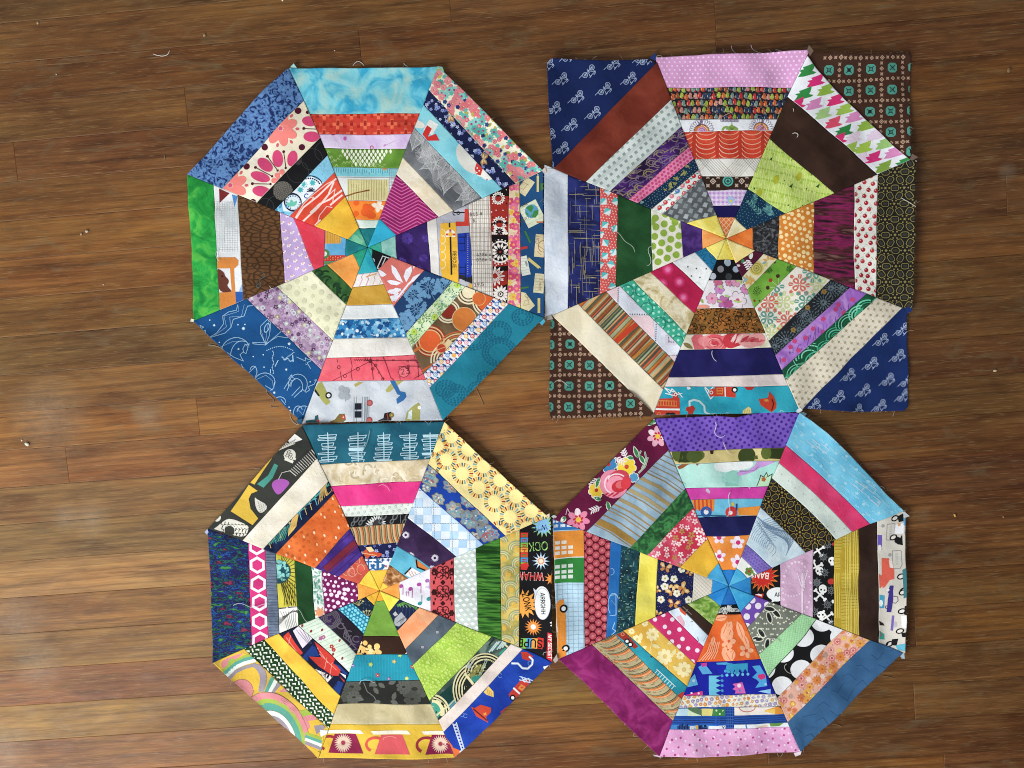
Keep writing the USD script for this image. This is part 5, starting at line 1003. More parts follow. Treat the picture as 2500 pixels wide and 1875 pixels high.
def C_comic(g):
    g.t('C2')
    g.star(1530, 985, 110, 62, 15, '8ed04a'); g.star(1530, 985, 98, 56, 15, '7fb2dc'); g.txt(1475, 960, 'WITE', 46, 170, '22305a', True) if 0 else g.txt(1568, 975, 'WTE', 44, 172, '1c2c58', True)
    g.txt(1575, 1135, 'OCK', 74, 176, 'a5e07a', True, .8); g.txt(1572, 1138, 'OCK', 66, 176, '17181a', False, .86)
    g.star(1510, 1310, 84, 36, 12, '8fbbe0'); g.star(1510, 1310, 66, 34, 12, 'dce9f2'); g.star(1510, 1310, 40, 24, 12, 'e8944a'); g.c(1510, 1310, 20, 'efe3d0')
    g.txt(1540, 1420, 'WHAM', 70, 182, 'e9e2dc', True, .8); g.txt(1537, 1424, 'WHAM', 63, 182, 'cf2f2c', True, .87)
    cs = ('e0352c', '3a9ad0', '7cc04a', 'e8a53a')
    for i, ch in enumerate('PERHERO'): g.rect(1358, 1070 + i * 46, 68, 42, 2, cs[i % 4]); g.txt(1336, 1058 + i * 46, ch, 42, 90, 'b02824' if i % 4 else '3a7f2c', True)
    g.p([(1325, 1340), (1380, 1325), (1400, 1350), (1380, 1395), (1325, 1390)], 'd8322c'); g.star(1600, 1470, 60, 25, 9, 'e8923a')
    g.star(1370, 1690, 60, 40, 15, 'e59a38')
    g.e(1520, 1650, 72, 110, 0, 'e9ecee')
    g.t('C4'); g.star(1355, 195, 135, 84, 15, 'efa53c'); g.txt(1336, 98, 'ZONK', 58, 78, '2a1a14', True, .74)
    g.p([(1440, 50), (1490, 90), (1460, 140)], 'dfe6ea'); g.e(1525, 190, 74, 146, 0, '9aa0a6'); g.e(1525, 190, 70, 142, 0, 'eaeef0'); g.txt(1505, 88, 'ARRGHH', 40, 88, '1b1c20', True, .86)
    g.star(1440, 410, 82, 42, 16, 'e8923a'); g.c(1440, 408, 24, 'f2efe6'); g.txt(1590, 345, 'W', 44, 78, 'ece8e6', True)
    for i, c in enumerate(('d2332c', 'e8a53a', '4aa3d8', '7cc04a')): g.rect(1500 - i * 50, 562, 54, 96, 4, c)
    g.p([(1480, 505), (1535, 510), (1535, 590), (1490, 610)], 'd2332c'); g.txt(1530, 528, 'SUPE', 76, 182, '2a1a16', True, .84)
    g.p([(1570, 455), (1618, 460), (1612, 715), (1562, 690)], 'cf2f38'); g.txt(1578, 470, 'MY SECRET', 33, 91, 'efe6e4', True, .86)
def C_fire(g):
    r = 'c43a2a'
    g.p([(1325, 640), (1380, 640), (1440, 680), (1400, 720), (1340, 700)], r)
    g.l([(1400, 680), (1435, 710), (1430, 750), (1390, 785), (1340, 780), (1300, 740), (1240, 740)], 16, 'e3ecf4')
    g.p([(1215, 1010), (1330, 880), (1400, 880), (1400, 930), (1300, 1045), (1225, 1035)], r); g.ring(1363, 888, 13, 7, 'eef0f2'); g.l([(1258, 955), (1320, 1010)], 16, 'e9edf0'); g.p([(1300, 960), (1330, 920), (1370, 950), (1340, 985)], 'dd8a3c'); g.l([(1320, 955), (1350, 950)], 9, r); wheel(g, 1252, 1040, 27)
    for p in ([(1315, 850), (1440, 890)], [(1310, 880), (1425, 912)], [(1330, 850), (1350, 885), (1400, 868), (1410, 905)]): g.l(p, 9, 'b9d2ec')
    g.p([(870, 1130), (900, 1145), (960, 1110), (1055, 1130), (1055, 1165), (1010, 1210), (1030, 1258), (920, 1215)], 'c8452a'); g.l([(890, 1150), (960, 1200), (1020, 1240)], 12, '5f1f14'); g.p([(985, 1180), (1010, 1170), (1015, 1195), (990, 1205)], 'e0963c')
    g.p([(985, 1000), (1030, 945), (1075, 990), (1080, 1040), (1010, 1020)], 'e2c168'); [g.l([(1015 + i * 18, 970 + i * 8), (1030 + i * 15, 1020 + i * 5)], 5, 'b8923c') for i in range(3)]
    g.l([(700, 1280), (790, 1520)], 8, 'd3dcec'); g.l([(735, 1275), (815, 1510)], 8, 'd3dcec')
    for i in range(9): t = i / 9; g.l([(700 + 90 * t, 1290 + 235 * t), (745 + 82 * t, 1305 + 225 * t)], 6, 'd3dcec'); g.l([(735 + 82 * t, 1285 + 225 * t), (710 + 90 * t, 1315 + 235 * t)], 5, 'd3dcec')
    g.p([(640, 1410), (700, 1490), (740, 1590), (700, 1590)], 'd96a2c'); g.p([(690, 1500), (770, 1520), (780, 1590), (720, 1590)], 'd96a2c'); g.ring(785, 1535, 14, 7, 'eef0f2'); g.p([(1530, 765), (1600, 740), (1550, 810)], 'dfe6ee'); g.p([(1140, 1160), (1210, 1110), (1200, 1150), (1150, 1175)], 'b8352a')
    for x, y in ((1135, 850), (820, 1215), (790, 1205), (1410, 740)): g.arc(x, y, 18, 18, 30, 330, 5, '6f96d8')
def C_deco(g):
    cr, dk = 'd8d2a2', '1d2622'
    def fan(x, y, R, a0, a1, q=(1, .9, .8, .7, .6, .5)):
        for i, f in enumerate(q): g.p([(x, y)] + [(x + R * f * math.cos(math.radians(a0 + (a1 - a0) * k / 24)), y + R * f * math.sin(math.radians(a0 + (a1 - a0) * k / 24))) for k in range(25)], (cr, dk)[i % 2])
    g.p([(500, 1090), (700, 930), (760, 1040), (640, 1160)], '12403c'); g.p([(640, 1130), (740, 1040), (790, 1090), (690, 1180)], '4f8a9a')
    fan(960, 980, 260, 140, 265, (1, .95, .9, .85, .8, .75, .7, .65)); fan(1000, 840, 190, 185, 345, (1, .94, .87, .8, .73, .66))
    g.p([(840, 860), (920, 760), (1010, 740), (960, 850), (900, 880)], '8a8a4a'); [g.c(g.u(850, 1010), g.u(750, 870), 6, g.pick('3a3f24', 'c9c486')) for i in range(60)]
    for i in range(8): g.l([(990 + i * 16, 700 + i * 3), (930 + i * 16, 850 - i * 3)], 6, g.pick('9fb6b0', dk))
    g.e(930, 890, 62, 40, 0, '2f8a7a'); g.p([(870, 900), (960, 930), (900, 960)], '153f38'); g.l([(810, 830), (890, 930)], 24, cr)
    for i in range(7): g.l([(1010 + i * 24, 650 - i * 8), (1090 + i * 20, 550 - i * 4)], 12, g.pick('9fc0c2', 'b9d0cc', '4f6f70'))
    g.p([(1120, 660), (1180, 600), (1230, 640), (1160, 690)], '2f9a8a'); g.l([(1030, 580), (1080, 520)], 14, dk); g.l([(1150, 540), (1220, 610)], 16, cr); g.arc(1190, 570, 70, 40, 180, 360, 9, 'a9b4b0')
    fan(510, 1190, 170, 270, 380, (1, .9, .84, .76, .7)); g.e(520, 1180, 70, 80, 0, '3f9a86'); g.l([(540, 1230), (650, 1130)], 14, cr); g.l([(640, 1150), (730, 1060)], 7, cr); g.ring(870, 730, 18, 7, '9aa6a0'); g.c(850, 770, 20, '9fb0b4')
def C_limedot(g): g.dots(34, 9, 'c3dc6c', 30, -40, True, .3, 8, .4); g.dots(60, 13, 'b5d25a', 52, -40, True, .3)
def C_sq(g):
    for x, y in ((562, 450), (424, 592)): g.rect(x, y, 20, 20, 0, 'c9b6c4'); g.rect(x, y, 9, 9, 0, '7d8a9a')
def C_navyleaf(g):
    for i in range(6): g.l([(170 + i * 36, 205), (180 + i * 30, 330 + i * 8)], 4, '3a4f80')
    g.l([(190, 215), (270, 180), (350, 215), (380, 250)], 26, '4f8a3c'); [g.l([(210 + i * 30, 195 + i * 4), (225 + i * 30, 225)], 5, '9ac06a') for i in range(6)]
    g.p([(170, 330), (230, 270), (280, 330), (270, 350), (210, 400), (160, 390)], 'a9adb4'); [g.l([(185 + i * 12, 370 - i * 10), (215 + i * 12, 350 - i * 6), (230 + i * 8, 375 - i * 10)], 4, '4a505c') for i in range(6)]; g.p([(150, 290), (175, 265), (200, 295), (170, 310)], 'b9bcc2')
def C_cups(g):
    def cup(x, a, b, fl):
        g.p([(x - 115, 1562), (x - 60, 1395), (x + 135, 1392), (x + 210, 1560)], a); g.p([(x - 155, 1360), (x - 130, 1390), (x + 215, 1388), (x + 180, 1355)], 'ece6d4')
        g.arc(x - 110, 1480, 85, 62, 120, 305, 24, b)
        if fl: g.petals(x + 20, 1475, 16, 84, 24, 13, 'e3c6b0'); g.c(x + 20, 1475, 14, 'b03a4a')
        else: g.arc(x + 20, 1430, 60, 20, 160, 350, 4, 'f0a8a0')
    g.t('C3'); cup(1258, '8f1f4c', '9c2c3c', True); cup(1688, 'd85a60', 'd8584a', False)
    g.t('C4'); cup(570, '8f1f4c', '9c2c3c', True)
def C_charfl(g):
    def f(x, y, r, c): g.fl(x, y, r, 9, c, None, g.u(0, 40), .28); [g.c(x + r * .55 * math.cos(k * .7), y + r * .55 * math.sin(k * .7), 4, '2a2c28', 6) for k in range(9)]; g.e(x, y, r * .25, r * .16, 0, '33342f')
    g.t('C3'); f(1360, 950, 90, '565852'); f(1330, 1030, 80, '4e504a'); f(1380, 1050, 70, '5a5c56'); g.l([(1470, 910), (1500, 1000), (1560, 1050), (1590, 1100)], 7, '7a7c76')
    for x, y, a in ((1520, 920, 20), (1560, 960, 60), (1580, 900, 140), (1470, 1080, 200)): g.leaf(x, y, 80, 42, a, '62645e')
    g.t('C4'); f(350, 980, 120, '565852'); f(330, 1070, 80, '4c4e48'); f(250, 960, 70, '5a5c56')
    for x, y, a in ((110, 930, -20), (20, 920, 40), (150, 1080, -70), (200, 1110, 200), (40, 1090, 160)): g.leaf(x, y, 76, 44, a, '62645e')
def C_turqf(g):
    for t, L in (('C3', ((1375, 752, '7a6ac0'), (1536, 745, 'c3cf3a'), (1596, 845, 'c2443c'))), ('C4', ((165, 722, 'd3b23c'), (218, 662, 'b9cf3a'), (330, 770, 'b83a44'), (15, 850, 'b83a44'), (280, 880, 'd3cf3a'), (115, 885, '8a5aa0')))):
        g.t(t)
        for x, y, c in L: g.fl(x, y, 19, 5, c, 'e8e0c0')
    g.t('C3'); g.lines([(0, 2, '1aa6bc')], 14, 91); 
def C_pop(g):
    g.t('C3')
    for i in range(34): g.c(g.u(1400, 1620), 660 - g.u(0, 110) * min(1, .45 + (i % 3) * .3), g.u(14, 24), g.pick('eec878', 'f2d494', 'e8bd66'))
    for x, y in ((1470, 640), (1500, 610), (1560, 600), (1590, 640)): g.arc(x, y, 16, 14, 20, 160, 7, '3a2417')
    g.t('C4'); g.c(10, 580, 28, 'ecc878'); g.c(15, 630, 26, 'e8c070'); g.p([(265, 650), (290, 622), (300, 650)], 'e8dcdc')
def C_rainbow(g):
    pk, ye, te, gy, gr, wh, ln = 'd98c92', 'e2bb34', '5aa392', '9c929c', '9fb845', 'dfe8e0', '7a6248'
    def band(x, y, R, cols, a0, a1, sx=1.0, a=0):
        for r, c in cols:
            pts = [(r * sx * math.cos(math.radians(a0 + (a1 - a0) * i / 30)), r * math.sin(math.radians(a0 + (a1 - a0) * i / 30))) for i in range(31)] + [(0, 0)]
            g.pr(x, y, pts, c, a)
    g.s([(100, 720), (360, 600), (470, 760), (560, 900), (500, 1000), (300, 940)], ye)
    g.s([(150, 715), (330, 650), (380, 640), (250, 740), (200, 800)], pk); g.p([(220, 760), (240, 700), (280, 690), (290, 720)], gr)
    for w, c in ((0, gr), (24, te), (56, wh), (96, gy)): g.l([(190 + w * .3, 800 + w), (300, 715 + w), (380, 680 + w * 1.0), (480, 655 + w)], 32, c)
    g.s([(430, 760), (520, 740), (590, 850), (560, 1000), (500, 1010), (525, 870), (480, 790)], gy); band(350, 990, 0, ((110, ln), (106, pk)), 180, 400)
    for i, c in enumerate((te, wh, gy, ye, pk, gy)): g.p([(560 + i * 34, 1000 - i * 2), (620 + i * 30, 860 + i * 26), (650 + i * 30, 880 + i * 26), (595 + i * 36, 1002)], c)
    g.s([(440, 1050), (520, 990), (640, 1000), (760, 1050), (980, 1300), (1120, 1390), (1040, 1600), (900, 1480)], ye)
    for i, c in enumerate((gr, pk, ye, gy, wh)): g.p([(860 + i * 50, 1180 + i * 44), (960 + i * 44, 1160 + i * 50), (1000 + i * 38, 1200 + i * 46), (920 + i * 38, 1330 + i * 22)], c)
    band(650, 1420, 0, ((436, ln), (432, pk), (372, gr), (330, te), (262, ln), (258, wh), (212, gy), (160, ln), (156, ye)), 190, 400, .72, -18)
    for i, c in enumerate((gr, te, wh, gy)): g.l([(930, 1380 + i * 30), (1080, 1440 + i * 30)], 30, c)
    g.p([(940, 1490), (1080, 1570), (1060, 1640), (950, 1560)], ye)
def C_bars(g):
    k = 0
    for x, y in g.grid(44, 40, -8, True):
        k += 1
        if k % 2: g.rect(x, y, 34, 13, -2, 'dfe6d8'); g.rect(x + 12, y + 8, 10, 8, -2, 'dfe6d8')
        else: g.rect(x, y, 13, 34, -8, 'dfe6d8'); g.rect(x + 7, y + 12, 8, 10, -8, 'dfe6d8')
def C_lightning(g):
    r, n, b = 'd03a2c', '131a3a', '1c3f86'
    g.p([(690, 470), (800, 430), (920, 600), (1010, 510), (1200, 700), (1330, 830), (1290, 920), (1240, 1035), (1120, 920), (960, 740)], n)
    g.p([(735, 490), (780, 450), (850, 560), (912, 645), (880, 672), (740, 570)], r); g.p([(910, 600), (820, 440), (870, 400), (1000, 510)], 'e4dce6'); [g.l([(850 + i * 30, 430), (960 + i * 10, 560)], 3.5, '5a5f7a') for i in range(4)]
    g.p([(900, 690), (1010, 560), (1060, 680), (960, 680), (960, 720)], b); g.p([(1015, 540), (1075, 690), (965, 680), (1060, 770), (1180, 850), (1240, 850), (1262, 790), (1190, 740), (1205, 700)], r)
    for p in ([(1040, 600), (1140, 740)], [(1130, 690), (1110, 790)], [(1060, 660), (1220, 800)], [(1180, 730), (1160, 840)], [(760, 500), (860, 640)], [(800, 480), (780, 570)]): g.l(p, 4.5, 'e8a89a')
    g.p([(950, 740), (1020, 790), (1185, 860), (1130, 920)], 'efe6dc'); [g.l([(1000 + i * 40, 770 + i * 18), (1010 + i * 38, 830 + i * 26)], 4, '8a7f80') for i in range(4)]; g.l([(980, 790), (1150, 880)], 4, '8a7f80')
    g.p([(1180, 980), (1240, 890), (1290, 910), (1240, 1035)], b); g.p([(1250, 850), (1300, 890), (1295, 905)], r); g.p([(1250, 820), (1310, 840), (1310, 870)], 'e9eaee'); g.p([(1200, 740), (1250, 760), (1330, 830), (1300, 840)], b)
def C_mintfl(g):
    g.lines([(0, 3, 'a9c0b0')], 34, -24, step=40, wob=5)
    for x, y in ((905, 395), (985, 447), (1085, 437), (1245, 535), (1275, 690), (1185, 660)): g.e(x, y, 10, 14, 20, '8f2f36')
    for x, y in ((1095, 505), (1072, 515), (1172, 590), (1190, 620)): g.fl(x, y, 20, 5, g.pick('b83a3c', 'b06a9a'), 'e6d3a0')
def C_purpswirl(g):
    c = '625c68'
    for i in range(7): g.arc(1150, 330, 20 + i * 15, 18 + i * 13, i * 60, i * 60 + 240, 10, c)
    for i in range(5): g.l([(1230 + i * 16, 330 + i * 20), (1300 + i * 12, 420 + i * 26), (1280 + i * 24, 500 + i * 20), (1360 + i * 14, 560 + i * 14)], 9, c)
    for x, y in ((1330, 470), (1370, 590), (1400, 520), (1260, 400)): g.arc(x, y, 34, 26, 40, 320, 9, c)
def C_turqdot(g): g.dots(34, 12, '7fd6ea', 32, 40, True, .12, 10, .3)
def C_navygold(g):
    for x, y in ((1420, 215), (1500, 320)):
        for a in range(-150, -20, 26): g.l([(x, y), (x + 60 * math.cos(math.radians(a)), y + 60 * math.sin(math.radians(a)))], 4, 'b5aa6a'); g.c(x + 60 * math.cos(math.radians(a)), y + 60 * math.sin(math.radians(a)), 9, 'c2b878')
    g.dots(36, 4, '5a86a0', 32, 20, True, .2)
def C_hex(g):
    g.t('C1')
    for x, y in ((490, 1175), (494, 1347), (504, 1520), (514, 1690), (515, 1864), (516, 2040)):
        o = Polygon([(x + u, y + v) for u, v in ((0, -82), (70, -42), (70, 42), (0, 82), (-70, 42), (-70, -42))]); g.raw(o.difference(affinity.scale(o, .66, .66)), 'f0e6ee')
def C_slate(g): g.lines([(0, 2.5, '48566e')], 26, 2, step=50, wob=5); g.lines([(0, 2, '9aa8ba')], 60, 2, step=50, wob=4)
def C_sunfl(g):
    k = '3f3a1c'
    g.t('C1'); cx, cy = 690, 1410
    for a in range(-70, 72, 9): g.l([(cx, cy), (cx + 150 * math.cos(math.radians(a)), cy + 190 * math.sin(math.radians(a)) * 1.4), (cx + 230 * math.cos(math.radians(a)), cy + 300 * math.sin(math.radians(a)) * 1.4)], 5, k)
    g.c(cx, cy, 108, '17505a')
    r = g.rng
    for i in range(60):
        t, q = r.uniform(0, 6.28), 100 * math.sqrt(r.random()); g.c(cx + q * math.cos(t), cy + q * math.sin(t), r.choice((7, 9, 12, 17)), r.choice(('7cc4be', '8fd0c8', '6ab4b4')))
    g.c(690, 1365, 26, '8fd0c8'); g.c(690, 1420, 22, '86cac4')
    g.t('C3'); g.p([(680, 240), (860, 215), (880, 420), (690, 480)], 'e6e6e0'); g.l([(680, 245), (865, 222)], 9, '3f3a3c')
    for i in range(7): g.l([(700 + i * 22, -60 + i * 12), (720 + i * 18, 60), (740 + i * 16, 140), (735 + i * 18, 215)], 4.5, k); g.l([(690, 330 + i * 10), (760 + i * 10, 300 - i * 8), (865, 250 + i * 6)], 4, '5a5a58'); g.l([(700 + i * 24, 270), (740 + i * 16, 340), (770 + i * 16, 440)], 3.6, '5a5a58')
def C_wfl(g):
    g.t('C1'); [g.leaf(g.u(1000, 1090), g.u(1390, 1650), 44, 16, g.u(0, 360), g.pick('7fb0a0', '9fc4b4', '5f9a8c')) for i in range(26)]
    g.t('C3'); [g.leaf(g.u(1020, 1090), g.u(0, 180), 44, 16, g.u(0, 360), g.pick('7fb0a0', '9fc4b4', '4f9a86')) for i in range(16)]; [g.leaf(1065, 275, 58, 22, a, 'e2996a') for a in range(0, 360, 50)]
def C_magdot(g): g.dots(50, 15, 'f2d6ee', 46, 12, True, .2, 10, .35)
def C_char(g):
    ye, cr, lt = 'dcb836', 'd8d6ca', '3a3c38'
    g.p([(650, 350), (610, 345), (425, 575), (475, 605), (560, 480)], ye); g.p([(660, 410), (690, 430), (640, 545), (555, 635), (500, 600), (600, 520)], '47988a')
    g.p([(425, 605), (500, 665), (440, 690), (415, 740), (430, 830), (500, 920), (450, 980), (255, 850)], ye)
    g.s([(620, 590), (700, 545), (800, 580), (760, 640), (690, 710), (650, 680)], 'ac5cb4'); g.l([(690, 560), (720, 500), (800, 480)], 5, cr)
    g.s([(470, 720), (480, 740), (600, 810), (530, 880), (490, 850), (470, 790)], cr)
    for i in range(6): [g.rect(500 + i * 4 + q * 22, 770 + i * 18 + q * 10, 15, 5, 25, '6a6a62') for q in range(4)]
    g.e(800, 335, 52, 56, 25, cr); g.rect(790, 385, 80, 26, 25, cr); g.rect(800, 350, 112, 22, 25, cr); g.txt(772, 298, 'DO', 30, 62, '2a2a26', True); g.txt(752, 338, 'IKO', 30, 38, '2a2a26', True)
    for i in range(14): g.l([(790 + i * 19 - i * 2, 480 - i * 16), (850 + i * 17, 530 - i * 14)], 7, cr)
    for i in range(8): g.l([(790 + i * 9, 455 + i * 10), (960 + i * 9, 290 + i * 9)], 5, '2a2c30')
    g.p([(830, 130), (910, 195), (800, 235), (780, 180)], 'efefea'); g.p([(700, 280), (770, 220), (850, 230), (800, 250), (680, 300)], cr); [g.rect(720 + i * 17, 260 - i * 8, 5, 36, 30, '33352f') for i in range(8)]
    g.s([(100, 1010), (120, 1000), (200, 930), (260, 915), (400, 975), (420, 1010), (370, 1110), (130, 1020)], cr)
    for i in range(26): g.rect(170 + (i % 9) * 30 + (i // 9) * 6, 955 + (i // 9) * 42 + (i % 9) * 6, 8, 32, 18, '2c2e2a'); g.rect(180 + (i % 9) * 30, 975 + (i // 9) * 42, 26, 6, 18, '2c2e2a')
    g.c(240, 1030, 44, lt); g.e(135, 915, 34, 26, -50, cr); [g.rect(120 + i * 14, 925 - i * 12, 6, 20, 30, '33352f') for i in range(3)]
    for i in range(8): g.rect(236 + i * 13, 782 - i * 15, 11, 7, -50, cr)
def C_feather(g):
    for i in range(13):
        t = i / 12; x, y = 560 + 560 * t, 1150 - 520 * t
        g.l([(x - 30, y + 30), (x + 20, y - 10), (x + 90, y - 90), (x + 150, y - 110)], g.u(5, 10), g.pick('2f8aa0', '3f9a86', '4fb0bc', '2a5f70')); g.l([(x + 60, y + 40), (x + 40, y - 30), (x + 70, y - 100)], g.u(4, 7), g.pick('d0b05a', '5fc0cc', 'e0c070'))
    for i in range(7): g.l([(780 + i * 8, 1080 - i * 10), (790 + i * 10, 990), (840 + i * 5, 880)], 7, g.pick('d9b05a', 'e0bd6a')); g.l([(1050 + i * 20, 790 - i * 20), (1070 + i * 12, 700), (1110, 590)], 5, 'd0ac58')
    for i in range(10): g.l([(560 + i * 20, 1170 - i * 6), (620 + i * 20, 1090 - i * 14)], 8, g.pick('3f8a72', '2a7a78', '57a08a'))
def C_cream(g): 
    for i in range(130): t = g.u(0, 1); g.c(420 + 690 * t + g.u(-70, 70), 1100 - 660 * t + g.u(-70, 70), g.u(3, 6), g.pick('f6f0de', 'f3ecd8'), 6)
def C_raindrop(g):
    for x, y in g.grid(64, 58, -40, True, .2): g.e(x, y, 16, 14, 0, g.pick('d0601c', 'c85a1a', 'd66a28'), 8)
    for x, y in g.grid(120, 96, -40, True, .35): g.e(x, y, 9, 15, -20, g.pick('f2c49a', 'f4d4b4', 'f0b888'), 8)
def C_pstripe(g): g.l([(1120, 1390), (1400, 1140)], 75, '7a2238'); g.lines([(0, 8, '3a2468')], 60, -42)
def C_redswirl(g):
    for i in range(9): g.arc(g.u(1290, 1500), g.u(1290, 1470), g.u(22, 60), g.u(22, 50), g.u(0, 180), g.u(220, 400), 6, g.pick('e89a8a', 'e0a888', 'd9806a'))

BLOCK_C = dict(t='C', centre=('C3', 1612, 80), corners=[('C1', 905, 60), ('C2', 628, 30), ('C2', 1585, 900), ('C4', 1610, 720), ('C4', 720, 1590), ('C3', 1050, 1612), ('C3', 95, 725), ('C1', 45, 1010)], wedges=[
 ([(58, 30), (425, 375), (625, 580), (810, 778), (905, 875), (1000, 958), (1165, 1140), (1290, 1280), (1395, 1390)], 'C1', [
  ('teal strip with white stacked scribble trees', ('M', '145a70', '186278', '1e6b80', 40), C_tree), ('cream batik strip with curls', ('M', 'cdbb94', 'dccfb2', 'e8dfc8', 20, 1.2), C_curls), ('hot pink strip', ('M', 'e02f86', 'e63a8e', 'ea4c98', 40), None), ('pale mint strip with faint rings', ('S', 'e4ece4'), C_mint), ('black strip with white daisies', ('S', '17181a'), C_blackfl), ('wavy tan and orange striped strip', ('S', 'b8a67a'), C_stripe), ('navy strip with goldfish', ('S', '1a2050'), C_fish), ('white strip with blue anchors', ('S', 'e6eaee'), C_anchor), ('golden yellow point', ('M', 'eab31c', 'efba24', 'f2c232', 20), None)]),
 ([(30, 1580), (420, 1185), (635, 985), (910, 735), (1170, 500), (1345, 290), (1510, 112)], 'C2', [
  ('butter yellow strip with sunburst circles', ('S', 'efdf9a'), C_suns), ('royal blue paisley strip', ('S', '0f44a8'), C_paisley), ('pale blue checked strip with dashed grid', ('S', 'dfeaf6'), C_check), ('dark purple strip with white stars', ('M', '2f1c40', '3a244c', '452e58', 25), C_star), ('aqua room print strip', ('M', '56b2ce', '62bcd6', '70c4da', 30), C_room), ('brown speckled strip', ('M', '7a4a22', 'a8703c', 'd8ac7c', 7, 1.0), None), ('bright yellow point', ('M', 'f0c830', 'f3d040', 'f5d850', 20), None)]),
 ([(1602, 1615), (1318, 1310), (1135, 1150), (915, 940), (710, 725), (495, 500), (210, 215)], 'C2', [
  ('black strip with comic book shouts', ('S', '17161a'), C_comic), ('gold and green seigaiha strip', ('M', 'a8a050', 'cdb860', 'dcc468', 25), C_gold), ('dark green woodgrain strip', ('K', ['113a0c', '1a4c12', '2b6a1c', '4f8f30', '21581a', '103a0e'], 6, 14, 2), None), ('pale grey strip with white diamonds', ('S', 'c3d0ca'), C_hexmint), ('rose red strip with black scroll damask', ('S', 'd0545a'), C_reddam), ('white strip with music notes', ('S', 'e8e6f0'), C_music), ('orange point', ('M', 'ee9430', 'f2a03c', 'f5ac4c', 20), None)]),
 ([(1612, 1590), (1345, 1365), (1235, 1265), (1060, 1085), (735, 755), (570, 605), (395, 440), (215, 270)], 'C4', [
  ('royal blue strip with fire engine and helmet', ('M', '0f389c', '1440a8', '1a48b0', 40), C_fire), ('pale blush strip', ('M', 'd8c8c0', 'e0d3ca', 'e7dcd6', 40), None), ('art deco arcs strip', ('M', '2a3f3c', '41564e', '6f8578', 25), C_deco), ('lime green strip with bubbles', ('M', '98bf38', 'a4c942', 'aed04e', 30), C_limedot), ('slate grey strip', ('M', '4c5a66', '566470', '606e7a', 25), C_sq), ('peach strip', ('M', 'ee9a66', 'f2a674', 'f5b284', 30), None), ('navy strip with grey and green leaves', ('S', '1a274a'), C_navyleaf), ('lemon point', ('M', 'e8da3c', 'ede24c', 'f0e660', 20), None)]),
 ([(1592, 1612), (1300, 1305), (1120, 1115), (893, 900), (655, 660), (490, 490), (170, 172)], 'C3', [
  ('yellow strip with red and pink teacups', ('M', 'd8b224', 'deba2c', 'e2c038', 40), C_cups), ('beige linen strip', ('M', 'b8ac82', 'c2b68e', 'ccc09a', 30), None), ('charcoal strip with grey flowers', ('S', '282a26'), C_charfl), ('turquoise strip with tiny flowers', ('S', '0f9cb4'), C_turqf), ('dark brown strip with popcorn', ('S', '3a2417'), C_pop), ('leaf green strip', ('M', '6a9a30', '76a43a', '82ae46', 40), None), ('amber point', ('M', 'e6a81c', 'ecb224', 'efba32', 20), None)]),
 ([(1614, 97), (1345, 375), (1210, 555), (1035, 690), (815, 872), (650, 1055), (475, 1225), (325, 1355), (215, 1490)], 'C3', [
  ('strip with pink, yellow and teal rainbows', ('S', 'd8b63c'), C_rainbow), ('dark green strip with white bar weave', ('S', '1f4420'), C_bars), ('yellow strip', ('M', 'e4b424', 'e9bd2a', 'edc534', 40), None), ('navy and red lightning strip', ('S', '141c3c'), C_lightning), ('mint strip with red sprigs', ('M', 'c6d8c4', 'd0e0ce', 'dae8d8', 30), C_mintfl), ('dark purple strip with grey swirls', ('M', '201a24', '2c1c3a', '3c2454', 40), C_purpswirl), ('turquoise strip with pale dots', ('S', '1486a4'), C_turqdot), ('navy strip with gold sprays', ('S', '12263e'), C_navygold), ('gold point', ('M', 'e8b020', 'edba2a', 'f0c238', 20), None)]),
 ([(88, 44), (440, 405), (595, 570), (695, 665), (870, 835), (1025, 990), (1110, 1085), (1410, 1410)], 'C1', [
  ('dark multicoloured pond batik strip', ('K', ['3f8a4a', '1f5a3a', '0f1628', '1f5aa8', '0e1424', '2c2470', '10202e', '1f6a68', '121a30', '4a1c46', '8a2a50'], 8, 2.4, 4), None), ('pink strip with white hexagons', ('S', 'cf2f7c'), C_hex), ('slate blue strip', ('M', '5a687e', '66748a', '728096', 20), C_slate), ('yellow strip with teal seeded flower', ('S', 'c9c03a'), C_sunfl), ('dark green strip', ('M', '123f1c', '164822', '1b5028', 40), None), ('white strip with sage leaves', ('S', 'dfe6e2'), C_wfl), ('magenta strip with white dots', ('S', '7c1a5c'), C_magdot), ('light orange point', ('M', 'ee9a2c', 'f2a638', 'f5b048', 20), None)]),
 ([(45, 68), (355, 365), (550, 582), (665, 692), (1025, 1010), (1240, 1255), (1425, 1395)], 'C1', [
  ('charcoal strip with yellow cut paper shapes', ('S', '3a3c38'), C_char), ('shimmery cream strip', ('M', 'ddd6c2', 'e3dccb', 'e9e3d6', 30), C_cream), ('navy strip with teal and gold feathers', ('M', '0f1838', '152246', '1c2c54', 20), C_feather), ('orange raindrop batik strip', ('M', 'd0601a', 'd96a22', 'e0762e', 30), C_raindrop), ('purple and wine striped strip', ('M', '3c2474', '4a2e88', '56389a', 20), C_pstripe), ('red strip with pale swirls', ('M', 'c24a38', 'cc5644', 'd46450', 20), C_redswirl), ('yellow point', ('M', 'f0c422', 'f3cc30', 'f5d440', 20), None)]),
])
